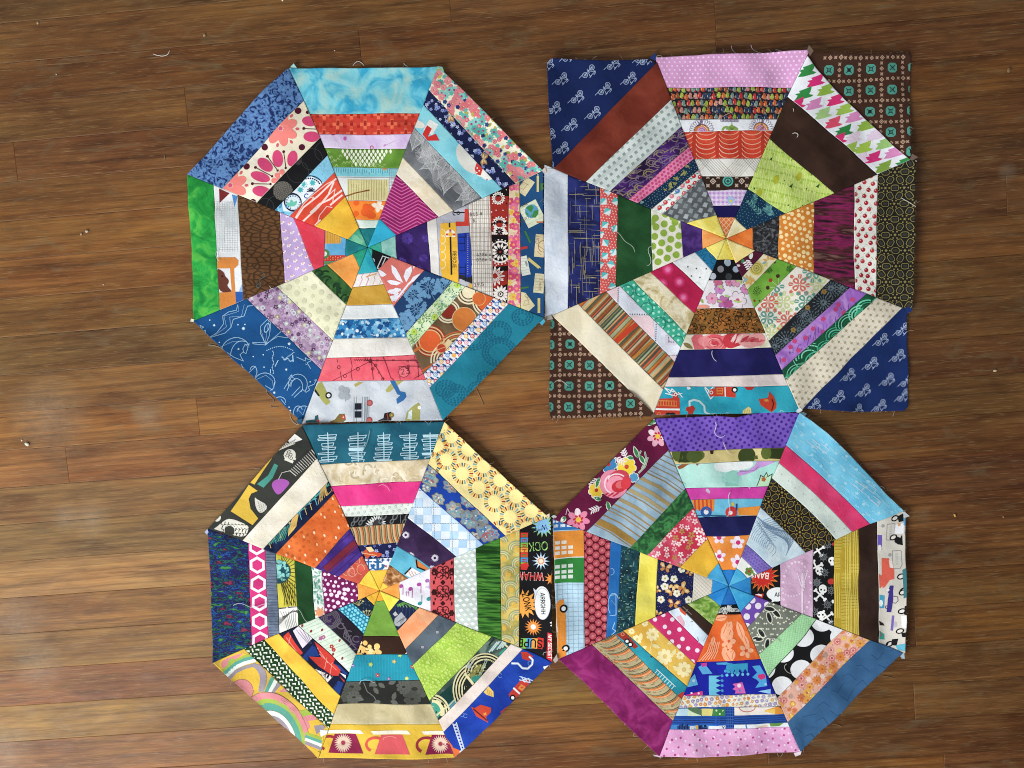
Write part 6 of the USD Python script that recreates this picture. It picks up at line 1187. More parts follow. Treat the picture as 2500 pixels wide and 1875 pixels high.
# ------------------------------------------------------------------ block D, lower right
def D_purpdot(g): g.dots(66, 12, '4a2a92', 33, -14, True, .04)
def D_camo(g):
    g.s([(1090, 380), (1120, 400), (1390, 385), (1390, 495), (1120, 520)], '5a6a2c'); g.p([(1180, 400), (1250, 390), (1260, 500), (1160, 510)], '37421c'); g.e(1300, 450, 70, 60, 0, '4c5c28'); g.p([(1435, 380), (1480, 372), (1470, 430), (1445, 430)], '3c2a1a')
    g.t('D2'); g.e(190, 450, 78, 80, 0, '3c4a20'); g.p([(330, 372), (540, 372), (490, 475), (330, 470)], '33401c'); g.e(360, 420, 45, 60, 0, '5a6a2c'); g.p([(250, 455), (285, 445), (290, 478), (255, 478)], '55602c')
def D_dino(g):
    g.e(1580, 540, 100, 55, 0, 'e6efee'); g.e(1640, 520, 70, 60, 0, 'e6efee'); g.p([(1150, 545), (1200, 520), (1270, 512), (1240, 530), (1200, 560), (1165, 570)], '9c5a34'); g.p([(1310, 510), (1340, 505), (1335, 535), (1320, 530)], '9c5a34'); g.p([(1130, 640), (1230, 700), (1230, 735), (1150, 735)], '9ad8c8'); g.e(1640, 660, 90, 60, 0, '9fd8d0')
    g.t('D2'); g.e(100, 520, 150, 60, 0, 'eaf0f0'); g.p([(0, 610), (60, 580), (140, 610), (110, 720), (0, 722)], '8fcabd')
    g.p([(105, 610), (130, 580), (200, 585), (260, 540), (280, 500), (330, 480), (440, 485), (440, 500), (360, 540), (300, 560), (260, 590), (190, 615), (120, 632)], 'c59ad8'); g.l([(130, 590), (250, 585), (300, 545)], 4, '6a4a8a')
    g.p([(275, 722), (300, 660), (310, 620), (340, 635), (365, 592), (380, 628), (420, 605), (410, 660), (390, 722)], '2c3a34'); g.p([(283, 720), (308, 660), (316, 630), (342, 645), (365, 606), (378, 640), (410, 618), (402, 660), (384, 720)], 'bfe6c0'); g.fl(340, 660, 22, 5, 'b86a34')
    g.t('D1')
def D_mag(g):
    g.e(1425, 762, 20, 14, 60, 'cbbccb'); g.e(1440, 775, 8, 16, 0, 'cbbccb'); g.t('D2'); g.p([(195, 727), (235, 727), (215, 745)], 'cbbccb')
def D_train(g):
    g.p([(1280, 840), (1490, 840), (1480, 950), (1310, 930)], 'e8892c'); [g.l([(1310 + i * 36, 845), (1315 + i * 36, 945)], 15, 'cf4a2a') for i in range(5)]
    for x in (1412, 1640): g.c(x, 955, 50, ('2a5fae', 'cf3a3c')[x > 1600]); g.c(x, 955, 22, 'eceef0')
    g.l([(1310, 985), (1700, 990)], 8, '2a5f8a'); g.star(1648, 882, 16, 8, 5, 'e2c84a')
    g.t('D2'); g.c(45, 958, 46, 'cf3a3c'); g.c(45, 960, 18, 'eceef0'); g.p([(105, 920), (320, 900), (300, 985), (120, 985)], 'e8942c'); g.rect(65, 885, 26, 30, 0, 'd9c03c'); g.rect(100, 910, 16, 60, 0, '1f4a8a')
def D_orfl(g):
    def f(x, y):
        for k in range(5): t = math.radians(k * 72 - 90); g.e(x + 36 * math.cos(t), y + 36 * math.sin(t), 24, 19, k * 72 - 90, 'f2e6f0')
        g.c(x, y, 21, 'd02f7c')
    for x, y in ((1525, 1180), (1525, 1345), (1680, 1225), (1685, 1390)): f(x, y)
    g.t('D2'); f(110, 1225); f(105, 1400)
def D_bluetxt(g):
    a = 40
    for x, y in g.grid(120, 62, a, True, .15):
        L = g.u(50, 110); n = int(L / 12)
        for i in range(n):
            u, v = rot([(i * 12 - L / 2, g.u(-3, 3))], a)[0]; g.rect(x + u, y + v, 8, g.u(12, 22), a, '92d0e6')
    for x, y in g.grid(130, 90, a, True, .3, 30, 20): g.fl(x, y, 16, 5, '9ad2e8')
    for x, y in ((780, 340), (860, 380), (1180, 720), (1290, 740), (1330, 850)):
        g.l([(x - 60, y - 30), (x + 40, y + 50)], 7, 'b4cfe0'); g.l([(x - 10, y - 45), (x + 60, y + 10), (x + 30, y + 40)], 7, 'b4cfe0')
def D_speck(g):
    for x, y in g.grid(95, 88, 40, True, .15): g.c(x, y, 6, 'b9bfba')
def D_wood(g):
    for i in range(22): g.l([(260 + i * 4, 960 + i * 6), (300 + i * 14, 1060 + i * 4), (430 + i * 8, 1150 + i * 3), (620 - i * 4, 1200 + i * 7)], 3.4, g.pick('5a7fa8', '7f9ab4', '6a8cae')) if i % 2 else g.arc(420 + i * 6, 1300 - i * 4, 60 + i * 14, 100 + i * 7, 190, 290, 3.2, '7f98b0')
    for i in range(9): g.arc(230 + i * 18, 1080 + i * 26, 70, 60, -80, 60, 3, '7f98b0')
def D_ring(g): g.dots(28, 8, '6c5aac', 26, 40, True, .15, 8)
def D_wfl(g):
    g.c(210, 1485, 10, '7a3a3a'); g.fl(210, 1485, 40, 5, '6a8a3c', 'b0402c', 10); g.e(255, 1515, 22, 10, 60, '7a9a4a')
def D_carsE(g):
    g.t('D2')
    def van(x, y, c, s=1.0, out=False):
        q = lambda *p: [(x + u * s, y + v * s) for u, v in p]
        if out: g.l(q((0, 0), (70, -8), (80, 0), (80, 120), (60, 160), (0, 160), (0, 0)), 5, '8a8d90'); [g.rect(x + 36 * s, y + (30 + i * 22) * s, 22 * s, 13 * s, 0, 'b9bcbc') for i in range(5)]
        else: g.p(q((0, 0), (60, 0), (68, 60), (100, 90), (96, 170), (60, 180), (20, 240), (0, 250)), c); g.p(q((60, 14), (88, 18), (92, 80), (66, 76)), 'dfd8cf')
    g.rect(1378, 1225, 46, 130, 0, '6a5ab0'); g.e(1382, 1275, 16, 30, 0, 'ddd8d0'); van(1440, 1060, '', .9, True); van(1490, 1300, '', .95, True); van(1395, 1365, 'd8604e', 1.05)
    for x, y in ((1405, 1075), (1468, 1335)): g.c(x, y, 15, '9a9c9c')
    def tyre(x, y): g.e(x, y, 36, 25, -30, '17181a'); g.e(x, y, 24, 14, -30, 'dfdbd4')
    g.p([(1530, 990), (1585, 960), (1585, 1030), (1545, 1040)], '1a1a1c'); tyre(1510, 1005); g.p([(1515, 1060), (1590, 1045), (1590, 1140), (1510, 1150)], 'e6e9ee'); g.c(1548, 1062, 15, 'd9a878'); g.p([(1585, 1000), (1610, 1000), (1610, 1080), (1585, 1060)], '5aa0c8'); g.p([(1510, 1165), (1560, 1180), (1575, 1150), (1580, 1245), (1540, 1240), (1510, 1220)], '1a1a1c'); tyre(1500, 1178)
    tyre(1552, 1518); g.p([(1565, 1460), (1600, 1440), (1600, 1700), (1570, 1690)], '3a7f86'); tyre(1570, 1640); g.p([(1450, 1620), (1490, 1600), (1480, 1660), (1440, 1670)], '4a3a8c')
    g.t('D4'); g.p([(1370, -40), (1440, -10), (1380, 80), (1370, 80)], 'd8604e'); g.p([(1455, 55), (1480, 50), (1485, 180), (1475, 295), (1435, 295), (1440, 180)], '3f3588'); g.l([(1480, 145), (1520, 150), (1525, 185), (1505, 210), (1480, 205)], 6, '5a5c70'); g.c(1441, 90, 12, 'dfdbd4'); g.ring(1434, 250, 12, 6, '3f3588')
    g.p([(1370, 140), (1415, 145), (1412, 260), (1370, 260)], '3f9ab8'); g.e(1385, 215, 16, 30, 0, 'dfe6e6'); tyre(1562, 108); tyre(1560, 278); g.p([(1580, 230), (1600, 225), (1600, 310), (1575, 305)], '1a1a1c'); g.p([(1555, 320), (1600, 310), (1600, 430), (1560, 420)], 'eceef0'); g.p([(1570, 20), (1595, 10), (1595, 150), (1570, 160)], '3a7f86')
    g.p([(1482, 325), (1502, 325), (1492, 465), (1472, 460)], '7a6ab4'); g.e(1510, 405, 14, 26, 0, 'b9b4c4'); tyre(1548, 460); g.p([(1560, 480), (1600, 465), (1600, 510), (1570, 515)], '1a1a1c'); g.p([(1370, 460), (1420, 500), (1425, 550), (1370, 540)], '2f9a8a'); g.l([(1372, 470), (1400, 520)], 10, 'a83a5a'); g.p([(1370, 375), (1410, 400), (1420, 420), (1375, 415)], '2a2622'); tyre(1470, 590); g.p([(1490, 545), (1540, 535), (1530, 600), (1485, 600)], '1a1a1c'); g.p([(1520, 600), (1600, 570), (1600, 640), (1540, 640)], '5fb4cc')
def D_must(g):
    for x in (1075, 1092, 1108, 1120, 1145, 1160, 1178): g.l([(x, 1100), (x + 2, 2100)], 5, 'eedc6c')
    for k, (y0, y1, x0, x1) in enumerate(((1190, 1330, 970, 1040), (1180, 1260, 1050, 1110), (1340, 1460, 975, 1030), (1500, 1640, 1040, 1120), (1660, 1900, 1030, 1100), (1700, 1820, 1110, 1180), (1900, 2020, 1030, 1100), (1420, 1500, 1110, 1190))):
        y = y0
        while y < y1: g.l([(x0, y), (x1, y + g.u(-3, 3))], 4, 'e6d25a'); y += 13
    for x in (982, 1000, 1018): g.l([(x, 1500), (x + 2, 1900)], 5, 'e9d662')
def D_skull(g):
    w = 'eceeec'
    def sk(x, y, a):
        g.e(x, y, 36, 33, a, w)
        for p in ((-16, 2), (16, 2)): u, v = rot([p], a)[0]; g.c(x + u, y + v, 9, '17181a')
        u, v = rot([(0, 34)], a)[0]; g.rect(x + u, y + v, 30, 20, a, w)
    def bones(x, y, a):
        for s in (45, 135): g.rect(x, y, 120, 15, a + s, w); [g.c(x + e * 58 * math.cos(math.radians(a + s)) + d * 9 * math.sin(math.radians(a + s)), y + e * 58 * math.sin(math.radians(a + s)) - d * 9 * math.cos(math.radians(a + s)), 11, w) for e in (-1, 1) for d in (-1, 1)]
    def wheel_(x, y): g.ring(x, y, 26, 7, '6f7478'); g.ring(x, y, 9, 5, '6f7478'); [g.l([(x + 9 * math.cos(t), y + 9 * math.sin(t)), (x + 44 * math.cos(t), y + 44 * math.sin(t))], 5, '6f7478') for t in [i * math.pi / 4 for i in range(8)]]
    g.t('D2'); bones(830, 1300, 10); bones(815, 1450, 20); sk(845, 1480, -15); wheel_(912, 1245); wheel_(880, 1360); wheel_(890, 1500); wheel_(825, 1590); sk(875, 1640, 5); sk(960, 1390, 0); g.c(945, 1580, 26, 'c23a34'); g.c(965, 1240, 14, 'c23a34')
    g.t('D4'); bones(850, 150, 0); sk(876, 105, 10); wheel_(820, 40); wheel_(910, 235); bones(905, 345, 10); sk(855, 325, -5); g.c(955, 30, 26, 'c23a34'); wheel_(945, 400); wheel_(800, 300); wheel_(950, 110); g.e(960, 205, 12, 16, 0, w)
def D_pinktree(g):
    g.t('D2')
    for x, y, r in ((640, 1640, 150),):
        for i in range(26): t = math.radians(180 + i * 14); g.c(x + r * math.cos(t) * .85, y + r * 1.6 * math.sin(t), g.u(8, 14), 'ead0e4')
    g.l([(690, 1500), (688, 1800), (690, 1990)], 14, 'ecdcec'); [g.l([(690, 1640), (690 + s * 46, 1500)], 7, 'ecdcec') for s in (-1, 1, .4)]
    for i in range(60): g.c(g.u(500, 780), g.u(1330, 1700), g.u(3, 7), 'dcbcd8', 6)
    g.t('D4'); [g.c(600 + 110 * math.cos(math.radians(-30 + i * 14)), 60 + 100 * math.sin(math.radians(-30 + i * 14)), 9, 'ead0e4') for i in range(16)]
def D_comic(g):
    g.t('D2'); g.star(330, 1525, 150, 90, 17, 'e8832c'); g.star(330, 1522, 128, 84, 17, 'c9281f'); g.txt(395, 1500, 'BANG', 56, 186, 'efe8e2', True, .82); g.e(470, 1690, 100, 60, 0, 'e6eaee')
    g.t('D4'); g.p([(200, 40), (450, 20), (300, 100)], '17161a') if 0 else None; g.p([(265, 145), (345, 140), (330, 190), (270, 180)], 'c9302c'); g.p([(262, 145), (300, 140), (330, 150), (325, 165)], 'ece6e2')
    g.e(460, 145, 70, 64, 0, 'e9edef'); g.p([(420, 195), (470, 195), (410, 222)], 'e9edef'); g.txt(438, 165, 'AR', 38, 2, '1b1c20', True, .85)
def D_grid(g): g.lines([(0, 3.2, '3f6d98')], 15, -43); g.lines([(0, 3.2, '3f6d98')], 15, 47); [g.l([(x, y), (x + 60, y + g.u(-60, 60)), (x + 120, y + g.u(-60, 60))], 4, '24466e') for x, y in g.grid(180, 120, -43, True, .3)]
def D_peach(g):
    for x, y in g.grid(72, 64, -43, True, .25):
        k = g.u(0, 1)
        if k < .3: g.c(x, y, g.u(20, 34), g.pick('d99a3c', 'e0b04a', 'dc8a5a')); g.fl(x, y, 18, 7, g.pick('e8c05a', 'c97848'))
        elif k < .55: g.petals(x, y, 6, g.u(36, 52), 10, 18, g.pick('d9863a', 'e0a048', 'cf7848'), g.u(0, 40)); g.c(x, y, 10, 'b8662c')
        elif k < .85: g.fl(x, y, g.u(26, 36), 8, g.pick('d9807a', 'c9706a', 'e09a90'), 'b85a58'); g.ring(x, y, 15, 4, 'f0d0c4')
        else: g.fl(x, y, 24, 6, g.pick('e8d0c8', 'b99a8a'))
    for x, y in g.grid(54, 48, -43, True, .3, 22, 16): g.c(x, y, 5, g.pick('b87a70', '8a6a74', 'f3dcd0'), 6)
def D_polka(g):
    for x, y in ((690, 520), (510, 665), (1030, 520), (850, 680), (675, 815), (505, 960), (860, 385), (350, 810), (1000, 400), (1000, 830), (330, 1100)): g.e(x, y, 96, 82 if y > 900 else 88, 0, 'e6e9ec')
def D_mintg(g): g.lines([(0, 4, 'c3ecc0')], 17, 8, step=60, wob=2); g.lines([(0, 3.4, '8fd296')], 21, -80, step=60, wob=2)
def D_greyprint(g):
    w = 'dbe0cc'
    for x, y in g.grid(60, 52, 0, True, .12): g.rect(x - 8, y, 15, 15, 45, w); g.rect(x + 10, y + g.pick(-12, 12, 0), 13, 13, 45, w)
    for x, y, a in ((390, 350, 75), (450, 310, 45), (320, 490, 55), (290, 545, 5), (375, 590, 100), (395, 275, 10)):
        g.e(x, y, 54, 26, a, 'e3e6d4'); g.e(x, y, 46, 19, a, '5a5f56'); g.e(x, y, 38, 15, a, '232b2c')
def D_purppolka(g):
    for x, y in ((292, 248), (200, 250), (375, 240), (285, 335), (188, 340), (240, 195), (190, 425), (250, 420)): g.c(x, y, 29, 'ece6f2')
def D_pinkdots(g):
    g.dots(78, 10, 'f3d9f2', 62, 20, True, .2)
    g.dots(104, 10, 'b84a86', 70, -12, True, .18)
def D_city(g):
    bl, nv = '2358b0', '1c2a5c'
    g.t('D3'); g.p([(1140, 1165), (1250, 1165), (1240, 1230), (1130, 1230)], 'b9d8e4'); g.p([(1250, 1165), (1380, 1170), (1360, 1235), (1240, 1230)], 'cfe0c0'); g.e(1340, 1190, 110, 26, 20, '5a7a5a'); g.p([(1370, 1165), (1470, 1165), (1460, 1230), (1370, 1230)], 'd8cf7c'); g.p([(1470, 1165), (1580, 1165), (1575, 1230), (1465, 1230)], '3f8a4a'); [g.c(x, y, 9, 'd8e8c0') for x, y in ((1500, 1180), (1530, 1210), (1560, 1185))]
    g.p([(1110, 1235), (1700, 1225), (1700, 1345), (1100, 1350)], bl); [g.l([(1100, 1250 + i * 22), (1600, 1246 + i * 20)], 6, nv) for i in range(3)]
    g.p([(1590, 1160), (1640, 1160), (1645, 1345), (1590, 1345)], bl); [g.l([(x, 1160), (x, 1345)], 6, nv) for x in (1598, 1618, 1636)]
    g.p([(1100, 1312), (1580, 1306), (1580, 1355), (1090, 1352)], '3f8ad0'); [g.p([(1150 + i * 14, 1345), (1150 + i * 14, 1320 - (i * 7) % 24), (1162 + i * 14, 1320 - (i * 7) % 24), (1162 + i * 14, 1345)], nv) for i in range(8)]; g.p([(1260, 1318), (1320, 1316), (1320, 1345), (1260, 1346)], 'd8dde4'); g.p([(1430, 1318), (1580, 1310), (1575, 1350), (1425, 1350)], 'e4e8ee'); g.rect(1325, 1330, 20, 36, 0, 'e0b44a'); g.p([(1340, 1312), (1420, 1310), (1420, 1352), (1340, 1352)], '1d2450'); g.txt(1545, 1345, 'Y', 30, 0, nv, True)
    g.t('D4'); g.p([(0, 1145), (75, 1145), (75, 1345), (0, 1345)], bl); [g.l([(x, 1145), (x, 1345)], 6, nv) for x in (8, 28, 48, 66)]; [g.l([(0, 1160 + i * 24), (75, 1158 + i * 24)], 4, '4a7ac8') for i in range(8)]
    g.p([(75, 1150), (480, 1130), (520, 1215), (75, 1220)], 'ece4dc'); g.arc(190, 1150, 72, 40, 0, 180, 7, 'c9625a'); g.p([(350, 1175), (500, 1130), (530, 1215), (440, 1212)], 'e89a34'); g.p([(340, 1180), (440, 1160), (440, 1210), (350, 1190)], 'eec85a'); g.p([(480, 1130), (510, 1125), (520, 1165), (480, 1160)], 'a83038')
    g.p([(70, 1222), (540, 1212), (560, 1285), (70, 1300)], bl); [g.l([(70, 1236 + i * 18), (560, 1224 + i * 18)], 5, nv) for i in range(4)]
    g.p([(70, 1302), (570, 1290), (575, 1330), (70, 1348)], 'e4eaee'); g.p([(390, 1295), (520, 1290), (480, 1320), (400, 1325)], '6a9a4a'); g.l([(175, 1300), (185, 1345)], 12, '3f8ad0'); g.p([(270, 1320), (370, 1305), (380, 1335), (280, 1340)], 'dfc9b4')
def D_ditsy(g):
    for x, y in g.grid(44, 38, -8, True, .12): g.c(x, y, g.pick(15, 17, 12), g.pick('e2a23c', 'e0903c', '9f94c4', 'eab45a', 'a9a0c8')); g.c(x, y, 5, g.pick('f3d08a', 'd9d4e8'))
    for x, y in g.grid(26, 24, -8, True, .3): g.rect(x, y, 9, 3.5, g.u(0, 180), g.pick('8a9a7a', '7a86a4', '6f8a6a'))
def D_crown(g):
    t = '54b4d6'
    def crown(x, y, w, h, c, a=0, dots=None):
        n = 4; pts = [(-w / 2, -h / 2), (w / 2, -h / 2)]
        for i in range(n): pts += [(w / 2 - i * w / n, h * .5 if i == 0 else h * .5), (w / 2 - (i + .5) * w / n, h * .05)]
        pts += [(-w / 2, h * .5)]; g.pr(x, y, pts, c, a)
        for i in range(n + 1): u, v = rot([(w / 2 - i * w / n, h * .62)], a)[0]; g.c(x + u, y + v, 13, dots or c)
    g.t('D3'); crown(1490, 965, 175, 105, '6ac4e2', -90, '3f93c4'); g.p([(1340, 800), (1400, 770), (1470, 860), (1380, 865)], '58a8dc'); g.p([(1360, 765), (1420, 760), (1420, 790), (1380, 800)], 'c23a9a'); g.p([(1240, 930), (1310, 860), (1340, 960), (1235, 975)], '5fb4e2'); g.c(1300, 920, 14, 'b9dcf0'); g.p([(1205, 1050), (1380, 1015), (1385, 1055), (1205, 1070)], 'd83a8e'); [g.c(x, y, 10, 'f3dcea') for x, y in ((1280, 1030), (1345, 1035), (1215, 1055))]; crown(1650, 800, 120, 70, '3fa4cc', 10); g.p([(1500, 760), (1600, 750), (1590, 775), (1510, 775)], '4aa4d6')
    g.t('D4'); crown(105, 810, 190, 90, '2f9cc6', -2, '6ac4ea'); g.p([(240, 790), (310, 785), (360, 870), (370, 960), (265, 980), (300, 930), (280, 910), (240, 890), (285, 850)], '4aa6dc'); g.c(310, 882, 20, 'd02f7e'); g.c(335, 880, 22, 'd02f7e'); g.p([(292, 888), (355, 888), (318, 912)], 'd02f7e'); g.p([(60, 945), (150, 930), (180, 1030), (80, 1030), (90, 1005), (60, 990), (85, 970)], 'dc6ab8'); g.c(120, 960, 18, 'f3dcf0'); g.c(127, 1005, 11, '4a8ad0'); g.p([(290, 1010), (400, 985), (400, 1030)], '8fc8ea'); g.c(355, 945, 10, 'a9d6f0')
def D_orangefl(g):
    p = 'f6b48c'
    def leafs(t, L):
        g.t(t)
        for x, y, l, w, a in L: g.leaf(x, y, l, w, a, p); g.l([(x + l * .15 * math.cos(math.radians(a)), y + l * .15 * math.sin(math.radians(a))), (x + l * .8 * math.cos(math.radians(a)), y + l * .8 * math.sin(math.radians(a)))], 6, 'e56a22')
    leafs('D3', ((1640, 380, 190, 90, 120), (1600, 340, 120, 60, 170), (1640, 440, 170, 80, 110), (1560, 620, 170, 90, 60), (1480, 520, 80, 40, 100)))
    for i in range(6): g.l([(1350 + i * 26, 745 - i * 4), (1420 + i * 18, 660), (1450 + i * 16, 570)], 6, 'f3c4a4')
    leafs('D4', ((100, 380, 220, 64, 70), (160, 500, 160, 50, 70), (20, 380, 150, 50, 110), (70, 640, 100, 50, 100)))
    def f(t, x, y, r): g.t(t); [g.e(x + r * .62 * math.cos(math.radians(k * 72)), y + r * .62 * math.sin(math.radians(k * 72)), r * .42, r * .3, k * 72, p) for k in range(5)]; g.c(x, y, r * .2, 'e05a1c')
    f('D3', 1605, 570, 62); f('D4', 30, 560, 60); f('D4', 185, 650, 66); f('D4', 20, 640, 40)
def D_leafk(g):
    for t, L in (('D3', ((1520, 310, -50), (1560, 320, -70), (1600, 270, 20), (1640, 300, -120), (1590, 320, -100))), ('D4', ((30, 300, -100), (70, 300, -130), (60, 270, 20), (15, 270, -60)))):
        g.t(t)
        for x, y, a in L: pl = Polygon([(x + u, y + v) for u, v in rot([(0, 0), (20, -14), (50, -14), (74, 0), (50, 14), (20, 14)], a)]); g.raw(pl.difference(pl.buffer(-5)), 'd8dcd8'); g.l([(x, y), (x + 60 * math.cos(math.radians(a)), y + 60 * math.sin(math.radians(a)))], 4, 'd8dcd8')
def D_arcs(g):
    sp = [(0, 40, 'b9ac84'), (26, 5, '3c352a'), (32, 5, 'a89a70'), (38, 5, '3c352a'), (46, 13, 'd8823f'), (56, 5, 'e6c49a'), (64, 11, 'cf7238'), (72, 5, '3c352a'), (79, 5, 'b9ac84'), (83, 5, '3c352a')]
    g.lines(sp, 87, -8, lambda u: 0, step=20) if 0 else None
    R = 150
    ux, uy = .695, .719
    for k in range(-3, 14):
        cx, cy = 470 + ux * k * 87, 520 + uy * k * 87
        for o, w, c in sp:
            x, y = cx + ux * o - 36 * .9, cy + uy * o - 120
            g.arc(x, y, 165, 130, 20, 150, w * 1.0 + 1, c, 14)
def D_trk(g):
    g.p([(600, 500), (670, 470), (800, 610), (770, 635)], '9c3328'); g.ring(660, 498, 14, 5, 'd9a26a'); wheel(g, 700, 563, 26); wheel(g, 730, 594, 26); truck_ladder(g, 945, 830, 1115, 985, 28, 'cfe6ea', 8); g.p([(1150, 1045), (1190, 1015), (1235, 1020), (1190, 1085)], 'c03a2c'); g.p([(905, 690), (930, 700), (915, 710)], '3a2a3a')
def D_yelfl(g):
    c = 'f3e6b0'
    for x, y, r in ((930, 500, 60), (1040, 700, 75), (790, 545, 45), (1210, 815, 70), (1180, 690, 40), (860, 400, 30), (740, 470, 30)): g.fl(x, y, r, 8, c, 'dfc478', g.u(0, 40), .3)
    for x, y, a in ((920, 590, 20), (880, 600, 150), (1060, 590, -30), (1000, 770, 120), (1110, 780, 40), (830, 480, 100), (1100, 700, -60)): g.leaf(x, y, 84, 36, a, 'f0e0a0'); 
    g.l([(920, 560), (910, 620), (900, 680)], 6, c); g.l([(1060, 780), (1080, 860)], 6, c)
def D_pinkpolka(g):
    for x, y in ((1025, 325), (950, 365), (1107, 368), (1040, 432), (1172, 460), (1078, 485), (1198, 542), (1103, 565), (1248, 627), (1330, 645), (1288, 745), (1355, 560), (1165, 610)): g.c(x, y, 20, 'f0e0ee')
def D_pale(g):
    g.p([(1140, 350), (1180, 330), (1220, 400), (1210, 440)], 'e6b4c4'); g.l([(1330, 520), (1340, 560)], 4, '6a7a86'); g.p([(1160, 250), (1230, 300), (1225, 335), (1180, 300)], 'd8552c'); g.l([(1270, 390), (1290, 385)], 5, '5a4a3a'); g.l([(1380, 560), (1430, 480)], 4, '8a9aa6')
def D_brn(g): g.l([(1190, 240), (1280, 325)], 6, '8a7f7a'); g.l([(1225, 300), (1245, 275)], 5, '8a7f7a'); g.p([(1160, 255), (1230, 310), (1215, 340)], 'd8552c')
def D_build(g):
    g.t('D1'); g.p([(25, 990), (320, 1090), (320, 1108), (25, 1105)], '2f7ac0'); [g.rect(65 + i * 58, 1066, 42, 26, 0, 'e6eef6') for i in range(3)]; g.rect(60, 1030, 50, 20, 0, 'e6eef6')
    g.p([(25, 1118), (320, 1112), (320, 1350), (25, 1352)], 'e8942a'); g.p([(25, 1362), (320, 1360), (325, 1585), (25, 1585)], '2f8a3c'); g.l([(25, 1357), (320, 1354)], 8, 'dfe6e0')
    for y, n in ((1215, 2), (1262, 3), (1308, 3)): [g.rect(75 + i * 59, y, 44, 30, 0, 'e9e6dc') for i in range(n)]; g.rect(28, y, 14, 30, 0, 'e9e6dc')
    for y in (1430, 1482, 1530): [g.rect(75 + i * 59, y, 44, 32, 0, 'd9e2dc') for i in range(3)]
    g.t('D3'); [g.l([(45, 60 + i * 40), (325, 56 + i * 40)], 2.6, '8fb4cc') for i in range(16)]; [g.l([(75 + i * 46, 40), (80 + i * 46, 680)], 2.6, '8fb4cc') for i in range(6)]
    g.p([(60, 260), (65, 215), (90, 190), (130, 182), (135, 230), (150, 330), (155, 700), (80, 715), (70, 440)], 'e8932a'); g.p([(58, 345), (68, 345), (76, 465), (64, 462)], 'e9ecee'); wheel(g, 131, 265, 36); wheel(g, 150, 620, 36); g.l([(88, 330), (95, 600)], 3, 'c27a1e')
def D_redfan(g):
    for x, y in g.grid(76, 56, 88, True):
        g.c(x, y, 32, 'b93c50'); [g.l([(x, y), (x + 30 * math.cos(t), y + 30 * math.sin(t))], 3, 'dd868c') for t in [i * .524 for i in range(12)]]
def D_bluel(g):
    g.t('D1'); g.arc(560, 1490, 26, 30, -100, 100, 5, '8fbce0'); g.t('D3'); g.arc(580, 230, 50, 100, 130, 340, 5, 'a9d0ee'); g.l([(545, 150), (600, 140), (600, 320), (545, 330)], 5, 'a9d0ee'); g.l([(560, 190), (600, 240)], 4, '7fb4e0'); g.l([(590, 390), (570, 450), (600, 470), (560, 510)], 6, 'a9d0ee')
def D_weave(g):
    b = g.b
    for i in range(260): x, y = g.u(b[0], b[2]), g.u(b[1], b[3]); g.rect(x, y, g.u(10, 30), g.u(3, 7), 2 if i % 3 else 90, g.pick('3f7a8a', '7fb0a8', '1b3a4a', '2f6a70', '9ac0b0', '5a7a4a'))
def D_bfly(g):
    for x, y in g.grid(26, 24, 10, True, .3): g.c(x, y, 4, g.pick('5a64a0', '7a84b8', '414a8a'), 6)
    def bf(t, x, y, s, a, c='d8ac5a'):
        g.t(t)
        for m in (-1, 1):
            T = lambda p: [(x + u, y + v) for u, v in rot([(q[0] * m * s * .78, q[1] * s * .78) for q in p], a)]
            g.p(T([(4, 0), (30, -44), (66, -46), (70, -14), (40, 8)]), c); g.p(T([(4, 4), (40, 12), (54, 40), (30, 54), (8, 30)]), 'c98a44'); g.p(T([(14, -6), (32, -34), (56, -36), (56, -18), (36, 0)]), 'e6cf9a')
    for q in (('D1', 1045, 1445, 1.0, 15, 'd89a5a'), ('D1', 1180, 1620, 1.0, -20), ('D1', 1260, 1490, .7, 30), ('D1', 1075, 1640, .8, 100), ('D3', 1205, 90, 1.0, 60), ('D3', 1100, 110, .9, -30), ('D3', 1120, 225, 1.0, 10, 'd0803c'), ('D3', 975, 100, .6, 60), ('D3', 980, 310, .6, 20)): bf(*q)
    for t, x, y in (('D1', 1040, 1545), ('D1', 1120, 1550), ('D1', 1190, 1465), ('D1', 1035, 1620), ('D3', 1040, 70), ('D3', 1145, 130), ('D3', 1005, 190), ('D3', 1250, 190)): g.t(t); g.fl(x, y, 34, 5, 'e3e3d2', 'b9a860', g.u(0, 60))
def D_creamg(g): g.lines([(0, 2.2, 'c9c1b0')], 24, 44); g.lines([(0, 2.2, 'cdc6b6')], 24, -46)
